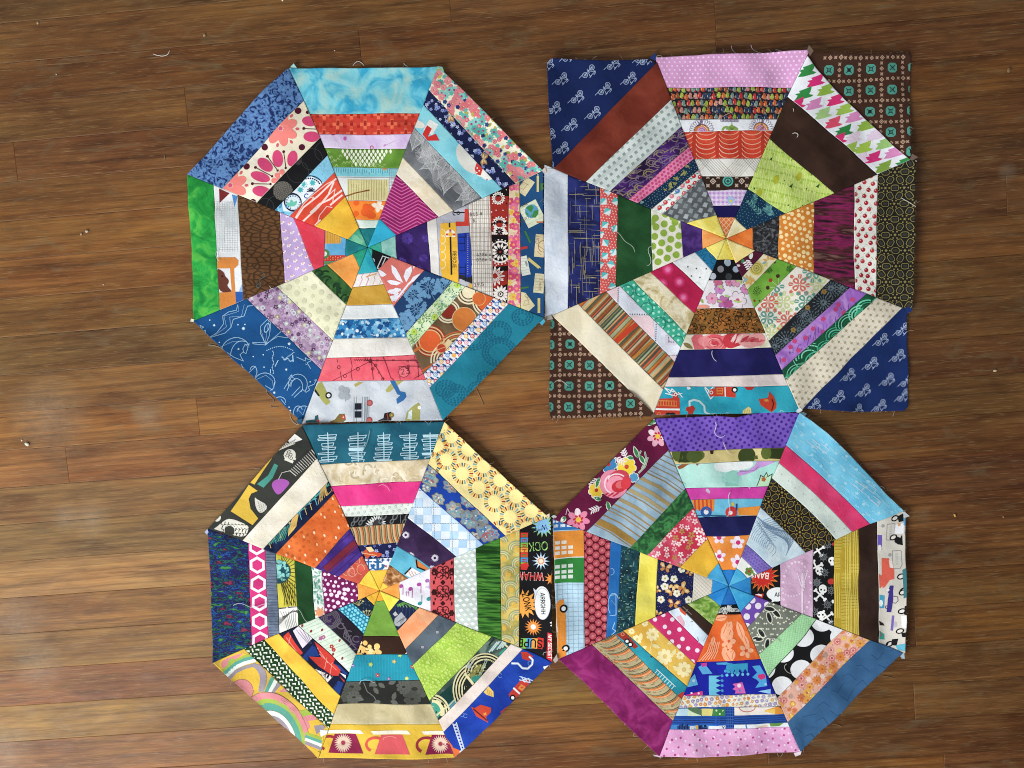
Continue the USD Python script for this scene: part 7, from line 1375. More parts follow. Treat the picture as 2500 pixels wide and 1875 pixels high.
def D_plum(g):
    def fl(x, y, r, c, c2):
        [g.e(x + r * .62 * math.cos(math.radians(k * 51 + 10)), y + r * .62 * math.sin(math.radians(k * 51 + 10)), r * .42, r * .27, k * 51 + 10, g.pick(c, c, 'f0dce4')) for k in range(7)]; [g.e(x + r * .34 * math.cos(math.radians(k * 51 + 35)), y + r * .34 * math.sin(math.radians(k * 51 + 35)), r * .16, r * .1, k * 51, 'c22f44') for k in range(7)]; g.c(x, y, r * .24, c2)
    fl(262, 1015, 100, 'e287a8', 'ecc23c'); fl(975, 275, 92, 'e9b0c4', 'ecc23c')
    for x, y, r, c, cc in ((535, 525, 74, '3a86bc', 'c23030'), (695, 545, 84, 'f0d426', 'd2502c'), (425, 755, 70, 'eecb2c', 'c23a2c'), (760, 640, 40, '4f9ac4', None)): g.fl(x, y, r + 7, 7, 'e9ece6', None, 10, .22); g.fl(x, y, r, 7, c, cc, 10, .22, .24)
    g.e(580, 700, 125, 130, -35, 'e58fa8'); g.e(620, 660, 105, 80, -30, 'cf4458'); g.e(600, 700, 80, 74, -30, 'ee9ab0'); g.e(630, 720, 70, 54, -20, 'c92f3c'); g.e(640, 705, 44, 34, -20, 'e06a72'); g.arc(570, 700, 70, 80, 100, 250, 12, 'f3d6de'); g.arc(610, 670, 80, 60, 190, 320, 12, 'f3d6de'); [g.leaf(500 + i * 22, 800 + (i % 2) * 14, 50, 16, -30, 'c22f44') for i in range(5)]; g.e(690, 690, 44, 60, 20, 'd83a48')
    for x, y, a, L in ((455, 640, 110, 100), (450, 600, 200, 70), (520, 850, 75, 100), (470, 840, 200, 70), (800, 470, -110, 110), (760, 470, 190, 60), (150, 985, 130, 60), (930, 170, 200, 70), (910, 155, -20, 60), (810, 440, 60, 90)): g.leaf(x, y, L + 10, 46, a, 'e9ece2'); g.leaf(x, y, L, 32, a, '3f8a54')
    for p in ([(860, 410), (870, 480), (830, 560)], [(885, 460), (860, 540), (800, 600)], [(825, 400), (800, 450)]): g.l(p, 14, 'e9ece2'); g.l(p, 7, '4f9a64')
    for x, y, a in ((690, 470, -110), (470, 900, 160), (330, 710, -40), (590, 460, 30)):
        g.l([(x, y), (x + 90 * math.cos(math.radians(a)), y + 90 * math.sin(math.radians(a)))], 7, 'f0e6ea'); [g.leaf(x + i * 22 * math.cos(math.radians(a)), y + i * 22 * math.sin(math.radians(a)), 40, 13, a + s, 'f0e6ea') for i in range(1, 5) for s in (-50, 50)]
    g.l([(150, 970), (165, 915), (200, 980)], 6, 'e3c0cc')
def D_bstripe(g):
    for o, w, c in ((30, 7, 'a07c3c'), (75, 60, 'a8843c'), (150, 10, 'a07c3c'), (210, 9, 'a88a50'), (240, 8, '9c7c40'), (285, 12, 'a58a54'), (350, 30, 'a59468'), (430, 9, '9a7c44'), (470, 34, 'a89a74'), (540, 34, 'a89668'), (620, 30, 'a29066'), (690, 10, '96783c'), (720, 5, '8f7a4a'), (770, 8, '8f7a4a'), (810, 5, '9a8656'), (860, 8, '8a7444'), (910, 7, '8f7a4a'), (960, 7, '80704a')):
        t = o / 1000; x0, y0 = 345 + 745 * t, 1075 - 690 * t
        g.l([(x0 - 60, y0 - 40), (x0 + 180, y0 + 80), (x0 + 420, y0 + 250)], w, c)
def D_pinkbl(g):
    for x, y in g.grid(70, 62, -42, True, .25): blossom(g, x, y, g.u(24, 36), g.pick('f3d6d8', 'eec0c6', 'f6e4e2', 'e8a8b0', 'f0ccd0', 'bd9350'))

BLOCK_D = dict(t='D', centre=('D3', 1614, 69), corners=[('D1', 945, 118), ('D2', 655, 62), ('D2', 1590, 940), ('D4', 1590, 660), ('D4', 675, 1555), ('D3', 985, 1575), ('D3', 85, 715), ('D1', 35, 1010)],
 outer={0: [('D1', 945, 116), ('D1', 1300, 96), ('D1', 1500, 84), ('D2', 80, 98), ('D2', 290, 56), ('D2', 450, 52), ('D2', 655, 62)], 1: [('D2', 655, 58), ('D2', 760, 128), ('D2', 900, 240), ('D2', 1100, 425), ('D2', 1300, 635), ('D2', 1450, 800), ('D2', 1592, 938)]}, wedges=[
 ([(116, 62), (410, 375), (525, 492), (740, 725), (845, 835), (1005, 985), (1170, 1155), (1475, 1475)], 'D1', [
  ('purple strip with darker dots', ('M', '6c4cb4', '7656be', '8060c6', 40), D_purpdot), ('sand strip with olive boulders', ('M', 'c9b97a', 'd3c386', 'dacb94', 30), D_camo), ('mint strip with lilac dinosaur and clouds', ('M', 'a6dcd2', 'b0e2d8', 'bae6de', 40), D_dino), ('magenta strip', ('M', 'c8369e', 'd042a8', 'd650b0', 40), D_mag), ('aqua strip with toy train', ('M', '62b6d8', '6cbede', '78c6e2', 30), D_train), ('navy strip', ('M', '181a4e', '1c1e56', '21235c', 40), None), ('orange strip with white flowers', ('M', 'ee8a2a', 'f29434', 'f59e42', 40), D_orfl), ('bright blue point', ('M', '0f6ec2', '1678ca', '2284d0', 20), None)]),
 ([(62, 1592), (352, 1300), (510, 1140), (650, 988), (910, 720), (1240, 415), (1350, 285), (1455, 195)], 'D2', [
  ('sky blue strip with scattered script', ('M', '62b8da', '6cc0e0', '78c8e4', 40), D_bluetxt), ('cerise strip', ('M', 'd82e68', 'de3872', 'e2447c', 40), None), ('pale mint strip with grey specks', ('S', 'd6e4dc'), D_speck), ('black strip with gold linked rings', ('S', '211f1c'), lambda g: knot(g, 146, 25, 'b09648')), ('pale blue strip with wavy grain lines', ('M', 'b6cedc', 'c2d8e4', 'cfe0e8', 25), D_wood), ('violet strip with ringed dots', ('S', '7e6cba'), D_ring), ('white strip with green flower', ('S', 'e9ece8'), D_wfl), ('sky blue point', ('M', '36a8d8', '44b2de', '54bae2', 20), None)]),
 ([(1606, 1600), (1357, 1370), (1197, 1190), (972, 968), (790, 787), (488, 495), (228, 233)], 'D2', [
  ('stone strip with sketched cars and vans', ('S', 'd0ccc2'), D_carsE), ('dark brown strip', ('M', '32201a', '38261f', '3f2c25', 40), None), ('mustard strip with yellow sketch lines', ('S', 'b89e1e'), D_must), ('black strip with skulls and ship wheels', ('S', '16171a'), D_skull), ('dusty pink strip with white tree', ('M', 'cba4c4', 'd3aecc', 'dab8d4', 30), D_pinktree), ('black strip with comic burst', ('S', '17161a'), D_comic), ('blue point', ('M', '167cc0', '2086ca', '2c90d0', 20), None)]),
 ([(1580, 1557), (1285, 1285), (1050, 1065), (815, 880), (685, 690), (400, 440), (265, 305)], 'D4', [
  ('denim blue strip with dark grid', ('M', '33608e', '3a6a98', '4274a2', 40), D_grid), ('peach strip crowded with orange flowers', ('S', 'e2b09c'), D_peach), ('black strip with large white polka dots', ('S', '17181a'), D_polka), ('mint green crosshatch strip', ('S', 'a6dfa6'), D_mintg), ('grey green strip with black leaf drops', ('S', '7c8276'), D_greyprint), ('violet strip with white polka dots', ('S', '7a52b8'), D_purppolka), ('bright aqua point', ('M', '2a9ed4', '36a8da', '44b2de', 20), None)]),
 ([(1562, 1580), (1330, 1350), (1140, 1160), (1030, 1055), (730, 755), (320, 325), (232, 232)], 'D4', [
  ('pink strip with red and white dots', ('M', 'e2a2d2', 'e8acd9', 'ecb6de', 40), D_pinkdots), ('blue city window strip', ('S', '2f66b8'), D_city), ('white strip with tiny orange and lilac flowers', ('S', 'ebe8dc'), D_ditsy), ('royal blue strip with crowns and hearts', ('S', '1822a4'), D_crown), ('orange strip with peach leaves and flowers', ('M', 'e2601a', 'e86a20', 'ee7a2e', 30), D_orangefl), ('black strip with white leaves', ('S', '15171a'), D_leafk), ('cobalt point', ('M', '0f68bc', '1672c4', '207ccc', 20), None)]),
 ([(1580, 86), (1275, 385), (1080, 590), (965, 665), (775, 890), (610, 1070), (510, 1175), (415, 1240), (250, 1425)], 'D3', [
  ('plum magenta mottled strip', ('M', '80165e', '92206c', 'a2327c', 22, 1.0), None), ('tan and orange arched striped strip', ('S', 'b3a680'), D_arcs), ('teal strip with fire truck and ladder', ('M', '128a9e', '1896aa', '24a2b2', 30), D_trk), ('yellow strip with cream flowers', ('M', 'deae38', 'e5b944', 'eac352', 40), D_yelfl), ('pink polka dot strip', ('S', 'd23072'), D_pinkpolka), ('pale blue scene strip', ('M', 'c9dbea', 'd3e2ee', 'dce8f2', 30), D_pale), ('dark brown strip', ('S', '3a2820'), D_brn), ('lime leaf batik strip', ('M', '5f8a2c', '8ab048', 'bcd08a', 11, 1.2), None), ('azure point', ('M', '1484d0', '1f8ed8', '2c98de', 20), None)]),
 ([(76, 32), (322, 312), (515, 555), (605, 655), (772, 820), (958, 978), (1280, 1300), (1462, 1468)], 'D1', [
  ('strip with orange and green buildings and a bus', ('S', 'b9d8ea'), D_build), ('dark red strip with pink fan rounds', ('S', '5a1224'), D_redfan), ('blue strip', ('M', '1668b0', '1c70b8', '2478c0', 40), D_bluel), ('dark teal woven strip', ('M', '12303a', '18404a', '1f505a', 14), D_weave), ('bright yellow strip', ('M', 'e3d444', 'e9dc50', 'ede360', 40), None), ('navy strip with gold butterflies', ('S', '1f2450'), D_bfly), ('cream strip', ('S', 'e2ddd0'), D_creamg), ('sky blue point', ('M', '2090d4', '2c9adc', '3aa4e0', 20), None)]),
 ([(35, 116), (335, 395), (730, 745), (885, 915), (1175, 1195), (1418, 1405)], 'D1', [
  ('plum strip with pink rose and yellow flowers', ('S', '6a1340'), D_plum), ('steel blue strip with gold stripes', ('M', '86a4b8', '94b0c4', 'a2bccc', 30), D_bstripe), ('dark green feathered batik strip', ('M', '1d4a2c', '2a6236', '3f8a4a', 10, 1.4), None), ('rose strip with white blossom', ('M', 'c9304e', 'd43f5e', 'de6a86', 40), D_pinkbl), ('golden yellow strip', ('M', 'e0ac18', 'e6b51e', 'ebbd2a', 30), None), ('light blue point', ('M', '36a0d4', '42aadc', '50b4e0', 20), None)]),
])
# ------------------------------------------------------------------ building the cloth
import mapbox_earcut as me
from scipy.interpolate import RectBivariateSpline
usdkit.material(stage, '/World/Looks/seam_cloth', {'p': ('principled_bsdf', {'base_color': lin('5c564e'), 'roughness': .95, 'specular_ior_level': .1})}, [], surface='p.BSDF')
def plain(name, col, rough=.8):
    path = '/World/Looks/' + name
    if not stage.GetPrimAtPath(path): usdkit.material(stage, path, {'p': ('principled_bsdf', {'base_color': lin(col), 'roughness': rough, 'specular_ior_level': .25})}, [], surface='p.BSDF')
    return path
class Relief:
    """gentle wrinkles and lifted, wavy edges of one block"""
    def __init__(self, seed, outline):
        r = np.random.default_rng(seed)
        self.w = [(r.uniform(0, 2 * np.pi), 2 * np.pi / L, r.uniform(0, 6.28), A) for L, A in [(.16, .0011), (.12, .0009), (.085, .0007), (.07, .0006), (.055, .0005), (.045, .00036), (.038, .0003), (.03, .0002), (.026, .00016)]]
        self.out = outline; self.ph = r.uniform(0, 6.28, 4)
        x0, y0, x1, y1 = outline.bounds; gx, gy = np.arange(x0 - .02, x1 + .02, .002), np.arange(y0 - .02, y1 + .02, .002)
        q = np.stack(np.meshgrid(gx, gy, indexing='ij'), -1).reshape(-1, 2)
        self.sp = RectBivariateSpline(gx, gy, self.exact(q).reshape(len(gx), len(gy)))
    def __call__(self, xy, st=0.0): return self.sp.ev(xy[:, 0], xy[:, 1]) + st
    def exact(self, xy, st=0.0):
        x, y = xy[:, 0], xy[:, 1]; h = np.zeros(len(xy))
        for a, k, p, A in self.w: h += A * np.sin(k * (x * math.cos(a) + y * math.sin(a)) + p + 1.1 * np.sin(7 * k / 20 * (x * math.sin(a) - y * math.cos(a)) + p * 2))
        d = shapely.distance(shapely.points(xy), self.out)
        u = 9 * x + 7 * y; v = 9 * y - 7 * x
        amp = .0042 + .0032 * np.sin(u * 1.9 + self.ph[0]) + .0026 * np.sin(v * 2.3 + self.ph[1]) + .002 * np.sin(u * 4.1 + self.ph[2]) 
        lift = np.clip(amp * .85, .0004, .009) * np.exp(-d / .02)
        return np.maximum(.0034 + h + lift, .0017) + st
    def normal(self, xy, st=0.0):
        dx, dy = self.sp.ev(xy[:, 0], xy[:, 1], dx=1), self.sp.ev(xy[:, 0], xy[:, 1], dy=1)
        n = np.c_[-dx, -dy, np.ones(len(xy))]
        return n / np.linalg.norm(n, axis=1, keepdims=True)
def sample(pts, step):
    """points along a closed outline, corners kept"""
    out = []
    for a, b in zip(pts, np.roll(pts, -1, 0)):
        n = max(1, int(math.ceil(np.linalg.norm(b - a) / step)))
        out += [a + (b - a) * i / n for i in range(n)]
    return np.array(out)
def fill(poly, step):
    x0, y0, x1, y1 = poly.bounds
    q = [(x + (step / 2 if j % 2 else 0), y) for j, y in enumerate(np.arange(y0, y1, step * .866)) for x in np.arange(x0, x1, step)]
    q = np.array(q).reshape(-1, 2)
    inner = poly.buffer(-step * .45)
    if inner.is_empty or not len(q): return np.zeros((0, 2))
    return q[shapely.contains_xy(inner, q[:, 0], q[:, 1])]
def sheet(poly, rel, st, thick, org, step=.0034, pill=.00014):
    """a cloth patch: top surface following the relief, with a rounded rim and thickness; poly in metres"""
    ring = np.array(poly.exterior.coords)[:-1]
    if Polygon(ring).exterior.is_ccw is False: ring = ring[::-1]
    B = sample(ring, .004)
    parts, hs = [B], [np.full(len(B), -pill)]
    inn = poly.buffer(-.0011)
    if not inn.is_empty and inn.geom_type == 'Polygon':
        R = sample(np.array(inn.exterior.coords)[:-1], .004); parts.append(R); hs.append(np.full(len(R), -pill * .15))
        I = fill(poly, step); parts.append(I); hs.append(np.zeros(len(I)))
    X, dz = np.vstack(parts), np.concatenate(hs)
    F = Delaunay(X).simplices
    cen = X[F].mean(1); F = F[shapely.contains_xy(poly.buffer(1e-5), cen[:, 0], cen[:, 1])]
    a, b, c = X[F[:, 0]], X[F[:, 1]], X[F[:, 2]]
    cr = (b[:, 0] - a[:, 0]) * (c[:, 1] - a[:, 1]) - (b[:, 1] - a[:, 1]) * (c[:, 0] - a[:, 0])
    F = F[np.abs(cr) > 1e-10]; cr = cr[np.abs(cr) > 1e-10]; F[cr < 0] = F[cr < 0][:, ::-1]
    V = np.c_[X, rel(X, st) + dz]; N = rel.normal(X)
    n = len(B); tang = np.roll(B, -1, 0) - np.roll(B, 1, 0); tang /= np.maximum(np.linalg.norm(tang, axis=1, keepdims=True), 1e-9)
    out = np.c_[tang[:, 1], -tang[:, 0], np.zeros(n)]
    N[:n] = N[:n] + out * .45; N[:n] /= np.linalg.norm(N[:n], axis=1, keepdims=True)
    S1 = V[:n].copy(); S2 = V[:n].copy(); S2[:, 2] = np.maximum(S2[:, 2] - thick, .0002)
    k = len(V); i = np.arange(n); j = (i + 1) % n
    F2 = np.vstack([np.c_[k + i, k + n + i, k + n + j], np.c_[k + i, k + n + j, k + j]])
    V = np.vstack([V, S1, S2]); N = np.vstack([N, out, out]); F = np.vstack([F, F2])
    return V - [*org, 0], F, N
def subdiv(v, f, m):
    v3 = np.c_[v, np.zeros(len(v))]
    v3, f = trimesh.remesh.subdivide_to_size(v3, f, m, max_iter=12)
    return v3[:, :2], f
CACHE = {}
def prints(g, rel, st, org):
    """printed shapes as a thin ink film on the patch"""
    VV, FF, II, NN, k = [], [], [], [], 0
    gap = min(.000022, .0003 / max(1, max((o[2] for o in g.out), default=1)))
    for shp, col, lv, ox, oy, kk in g.out:
        if isinstance(shp, Polygon) and not shp.is_valid: continue
        try:
            if len(shp.interiors) == 0 and len(shp.exterior.coords) == 4: v, f = np.array(shp.exterior.coords)[:3], np.array([[0, 1, 2]])
            else:
                rings = [np.array(r.coords)[:-1] for r in (shp.exterior, *shp.interiors)]
                v = np.vstack(rings); f = me.triangulate_float64(v, np.cumsum([len(r) for r in rings]).astype(np.uint32)).reshape(-1, 3)
        except Exception: continue
        if not len(f): continue
        w = P(v * kk + (ox, oy))
        ext = np.ptp(w, axis=0).max()
        f = np.asarray(f, int)
        if ext > .005: w, f = subdiv(w, f, .005)
        a, b, c = w[f[:, 0]], w[f[:, 1]], w[f[:, 2]]
        cr = (b[:, 0] - a[:, 0]) * (c[:, 1] - a[:, 1]) - (b[:, 1] - a[:, 1]) * (c[:, 0] - a[:, 0])
        f[cr < 0] = f[cr < 0][:, ::-1]
        VV.append(np.c_[w, np.full(len(w), .00017 + gap * lv)]); FF.append(f + k); k += len(w)
        II.append(np.tile(lin(col), (len(w), 1)))
    if not VV: return None
    V, F, I = np.vstack(VV), np.vstack(FF), np.vstack(II)
    N = rel.normal(V[:, :2]); V[:, 2] += rel(V[:, :2], st)
    return V - [*org, 0], F, N, I
STAT = {'tri': 0}
def patch(parent, name, label, base, fn_, poly_src, tile, rel, st, org, seed):
    ps = poly_src.buffer(-.35, join_style=2)
    if ps.geom_type != 'Polygon': ps = max(ps.geoms, key=lambda q: q.area)
    pm = Polygon(P(np.array(ps.exterior.coords)))
    V, F, N = sheet(pm, rel, st, .0011, org)
    ink, im = np.zeros((len(V), 3)), np.zeros(len(V))
    if fn_:
        g = G(poly_src.buffer(-.75, join_style=2), tile, seed); fn_(g)
        r = prints(g, rel, st, org)
        if r is not None:
            v, f, n, i = r
            F = np.vstack([F, f + len(V)]); V = np.vstack([V, v]); N = np.vstack([N, n]); ink = np.vstack([ink, i]); im = np.concatenate([im, np.ones(len(v))])
    STAT['tri'] += len(F)
    p = put(parent, name, V, F, cloth(base), N, ink, im)
    tag(p, label)
    return p
STEEP = {0, 1, 4, 5}; SEAMTILE = '12244331'
def block(B, name_label, seed):
    T = B['t']; C = tsrc(B['centre'][0], B['centre'][1:])[0]
    cor = [tsrc(c[0], c[1:])[0] for c in B['corners']]
    rb = np.random.default_rng(seed)
    wob = [(rb.uniform(-1.3, 1.3), rb.uniform(0, 3)) for _ in range(8)]
    def on(k, val):
        d = cor[k] - C; tile = T + SEAMTILE[k]; ox, oy, s = TILES[tile]; ax = 1 if k in STEEP else 0
        t = (val * s / 1659 + (ox, oy)[ax] - C[ax]) / d[ax]
        nrm = np.array([-d[1], d[0]]) / np.linalg.norm(d)
        return C + d * t + nrm * wob[k][0] * math.sin(math.pi * 2 * max(t, 0) + wob[k][1]) * min(1, max(t, 0) * 3)
    lines, wedgepoly = [], []
    for i, (seams, tile, strips) in enumerate(B['wedges']):
        ls = []
        for j, (l, r) in enumerate(seams):
            a, b = on(i, l), on((i + 1) % 8, r)
            if j == 0 and i in B.get('outer', {}):
                ov = np.vstack([tsrc(q[0], q[1:]) for q in B['outer'][i]])
                q = np.vstack([sample(np.vstack([ov]), 12)[:]]) if False else ov
                ls.append(q); continue
            n = 9; u = np.linspace(0, 1, n)[:, None]; d = b - a; nr = np.array([d[1], -d[0]]) / np.linalg.norm(d)
            A1, A2 = rb.uniform(-1.2, 1.2), rb.uniform(-.8, .8)
            bow = {('D', 1): 5.0, ('C', 3): .8}.get((T, i), 0) * (1 if j < 4 else .3)
            off = (A1 + bow) * np.sin(np.pi * u) + A2 * np.sin(2 * np.pi * u)
            if j == 0: off = off + .7 * np.sin(7 * u * np.pi + A1 * 3) * np.sin(np.pi * u)
            ls.append(a + d * u + nr * off)
        lines.append(ls)
        wedgepoly.append(Polygon(np.vstack([ls[0], [C]])))
    tris = [Polygon(np.vstack([tsrc(q[0], q[1:]) for q in t[2]])) for t in B.get('tri', [])]
    whole = shapely.union_all([w.buffer(1.2) for w in wedgepoly + tris]).buffer(-1.2)
    if whole.geom_type != 'Polygon': whole = max(whole.geoms, key=lambda q: q.area)
    outline = LineString(P(np.array(whole.exterior.coords)))
    rel = Relief(seed, outline); org = P([C])[0]
    x = UsdGeom.Xform.Define(stage, numbered('/World', 'quilt_block')); x.AddTranslateOp().Set(Gf.Vec3d(*map(float, org), 0))
    tag(x.GetPrim(), name_label, 'quilt block', 'octagonal patchwork blocks laid out on the floor')
    bp = str(x.GetPath())
    for i, (seams, tile, strips) in enumerate(B['wedges']):
        st0 = .0006 if i % 2 else .0
        wp = Polygon(P(np.array(wedgepoly[i].buffer(-2.2, join_style=2).exterior.coords)))
        V, F, N = sheet(wp, rel, st0 - .0009, .0003, org, .006, 0)
        w = put(bp, 'wedge', V, F, '/World/Looks/seam_cloth', N); STAT['tri'] += len(F)
        tag(w, 'wedge with ' + strips[0][0] + ' outermost')
        for j, (lab, base, f_) in enumerate(strips):
            a = lines[i][j]; b = lines[i][j + 1][::-1] if j + 1 < len(lines[i]) else np.array([C])
            poly = Polygon(np.vstack([a, b]))
            if not poly.is_valid: poly = poly.buffer(0)
            patch(str(w.GetPath()), 'fabric_strip', lab, base, f_, poly, tile, rel, st0 + .00012 * ((j * 7) % 3), org, seed * 1000 + i * 20 + j)
    for k, t in enumerate(B.get('tri', [])):
        patch(bp, 'corner_triangle', t[0], t[1], t[3], tris[k], t[2][0][0], rel, -.0011, org, seed * 1000 + 500 + k)
    return bp, rel, org, whole, cor
def tube(pts, r, sides=5):
    pts = np.asarray(pts, float); n = len(pts)
    t = np.gradient(pts, axis=0); t /= np.maximum(np.linalg.norm(t, axis=1, keepdims=True), 1e-12)
    up = np.tile([0, 0, 1.0], (n, 1)); up[np.abs(t[:, 2]) > .9] = [1, 0, 0]
    s = np.cross(t, up); s /= np.linalg.norm(s, axis=1, keepdims=True); u = np.cross(s, t)
    rr = np.full(n, r); rr[0] = rr[-1] = r * .5
    V = np.vstack([pts + (s * math.cos(k * 2 * math.pi / sides) + u * math.sin(k * 2 * math.pi / sides)) * rr[:, None] for k in range(sides)])
    F = [[k * n + i, ((k + 1) % sides) * n + i, ((k + 1) % sides) * n + i + 1, k * n + i + 1] for k in range(sides) for i in range(n - 1)]
    return V, np.array(F)
def spline(pts, m=8):
    pts = np.asarray(pts, float)
    if len(pts) < 3: return np.linspace(pts[0], pts[-1], m)
    from scipy.interpolate import CubicSpline
    s = np.r_[0, np.cumsum(np.linalg.norm(np.diff(pts, axis=0), axis=1))]
    return CubicSpline(s, pts)(np.linspace(0, s[-1], m * (len(pts) - 1)))
NAMES = {'A': ('upper left octagon block with teal pinwheel centre and sky blue top strip', BLOCK_A, 3), 'B': ('upper right block with four bicycle and cross stitch corner triangles', BLOCK_B, 5),
         'C': ('lower left octagon block with golden yellow centre and teacup bottom strip', BLOCK_C, 8), 'D': ('lower right octagon block with bright blue centre and purple dotted top strip', BLOCK_D, 13)}
BL = {}
for k, (lab, B, seed) in NAMES.items(): BL[k] = block(B, lab, seed)
# frayed raw edges, and the folded seam tips at the corners
for k, (bp, rel, org, whole, cor) in BL.items():
    r = random.Random(ord(k)); VV, FF, n = [], [], 0
    L = whole.exterior.length
    for q in range(230):
        s = r.uniform(0, L); p = whole.exterior.interpolate(s); p2 = whole.exterior.interpolate((s + 2) % L)
        t = math.atan2(p2.y - p.y, p2.x - p.x); ln = r.uniform(1.5, 4) if r.random() < .88 else r.uniform(6, 15)
        sgn = 1 if whole.exterior.is_ccw else -1
        a = t - sgn * math.pi / 2 + r.uniform(-1.1, 1.1)
        b = a + r.uniform(-.9, .9)
        pts = [(p.x - math.cos(a) * 1.2, p.y - math.sin(a) * 1.2), (p.x + math.cos(a) * ln * .5, p.y + math.sin(a) * ln * .5), (p.x + math.cos(a) * ln * .5 + math.cos(b) * ln * .5, p.y + math.sin(a) * ln * .5 + math.sin(b) * ln * .5)]
        w = spline(P(pts), 3); z = float(rel(P([(p.x, p.y)]))[0]) + .0002
        z = np.linspace(z, max(.0008, z - r.uniform(.0, .003)), len(w))
        v, f = tube(np.c_[w, z] - [*org, 0], .00012 if ln < 6 else .00019, 3); VV.append(v); FF.append(f + n); n += len(v)
    pr = put(bp, 'frayed_edge', np.vstack(VV), np.vstack(FF), plain('pale_thread', '9c9488')); tag(pr, 'short loose threads along the raw edges', kind='stuff')
def tab(k, name, t, pts, col, h=.0012):
    bp, rel, org = BL[k][:3]
    m = P(tsrc(t, pts)); c = m.mean(0); z = float(rel(np.array([c]))[0])
    n = len(m); V = np.vstack([np.c_[m - org, np.full(n, z + .0004) + np.linspace(0, h, n) * .5], np.c_[m - org, np.full(n, z - .0003) + np.linspace(0, h, n) * .5]])
    F = [[0, i, i + 1] for i in range(1, n - 1)] + [[n, n + i + 1, n + i] for i in range(1, n - 1)]
    F += [q for i in range(n) for q in ([i, n + i, n + (i + 1) % n], [i, n + (i + 1) % n, (i + 1) % n])]
    V = np.array(V); 
    put(bp, name, V, F, plain('tip_' + col, col, .9))
for a in (('A', 'A1', [(940, 62), (972, 28), (1000, 66)], '9fd0cc'), ('A', 'A2', [(620, 75), (650, 55), (690, 62), (705, 100), (650, 100)], '7fb9a8'), ('A', 'A2', [(1560, 970), (1590, 940), (1600, 985), (1580, 1000)], 'd8c9c0'), ('A', 'A3', [(80, 715), (110, 720), (100, 745), (75, 740)], 'dfe6d8'), ('A', 'A4', [(1540, 750), (1578, 715), (1590, 740), (1562, 775)], '3fb0d0'), ('A', 'A3', [(1000, 1590), (1050, 1600), (1040, 1640), (1010, 1635)], '2a4f70'),
          ('B', 'B1', [(955, 125), (1010, 78), (1005, 150)], '1d3a7a'), ('B', 'B2', [(690, 75), (705, 35), (745, 85), (715, 130)], '7d685c'), ('B', 'B2', [(1590, 1025), (1610, 975), (1660, 1005), (1620, 1030)], '7d685c'), ('B', 'B1', [(15, 1110), (45, 1095), (125, 1105), (60, 1150)], 'cfd2d4'), ('B', 'B3', [(30, 770), (90, 755), (110, 790), (60, 800)], 'a9a49c'), ('B', 'B4', [(1570, 690), (1630, 680), (1625, 720), (1585, 740)], '1d3a7a'), ('B', 'B4', [(600, 1600), (640, 1560), (665, 1585), (630, 1610)], 'd9e2e6'), ('B', 'B3', [(960, 1640), (990, 1610), (1010, 1650)], '6a5a4c'),
          ('C', 'C1', [(855, 20), (905, 0), (905, 40), (870, 45)], '2a5f80'), ('C', 'C1', [(18, 1040), (45, 1012), (55, 1040), (40, 1062)], 'a9b4d4'), ('C', 'C2', [(1560, 885), (1588, 870), (1590, 905), (1568, 925)], 'd9d0b8'), ('C', 'C4', [(1620, 700), (1655, 645), (1665, 700), (1640, 725)], 'b3aaa2'), ('D', 'D2', [(1580, 945), (1600, 950), (1640, 985), (1592, 1000)], 'c9cdd0'), ('D', 'D4', [(1560, 690), (1592, 655), (1598, 715), (1570, 712)], 'a9c4d4'), ('D', 'D4', [(612, 1568), (680, 1550), (672, 1580), (625, 1596)], 'ecdcec'), ('D', 'D1', [(20, 985), (45, 970), (70, 985), (50, 1010)], 'b9bcc2'), ('D', 'D2', [(660, 62), (690, 52), (720, 70), (700, 90)], '5f7f8a'), ('D', 'D3', [(930, 1565), (985, 1572), (1000, 1590), (935, 1575)], 'e6d0e2')):
    tab(a[0], 'seam_tip', a[1], a[2], a[3])
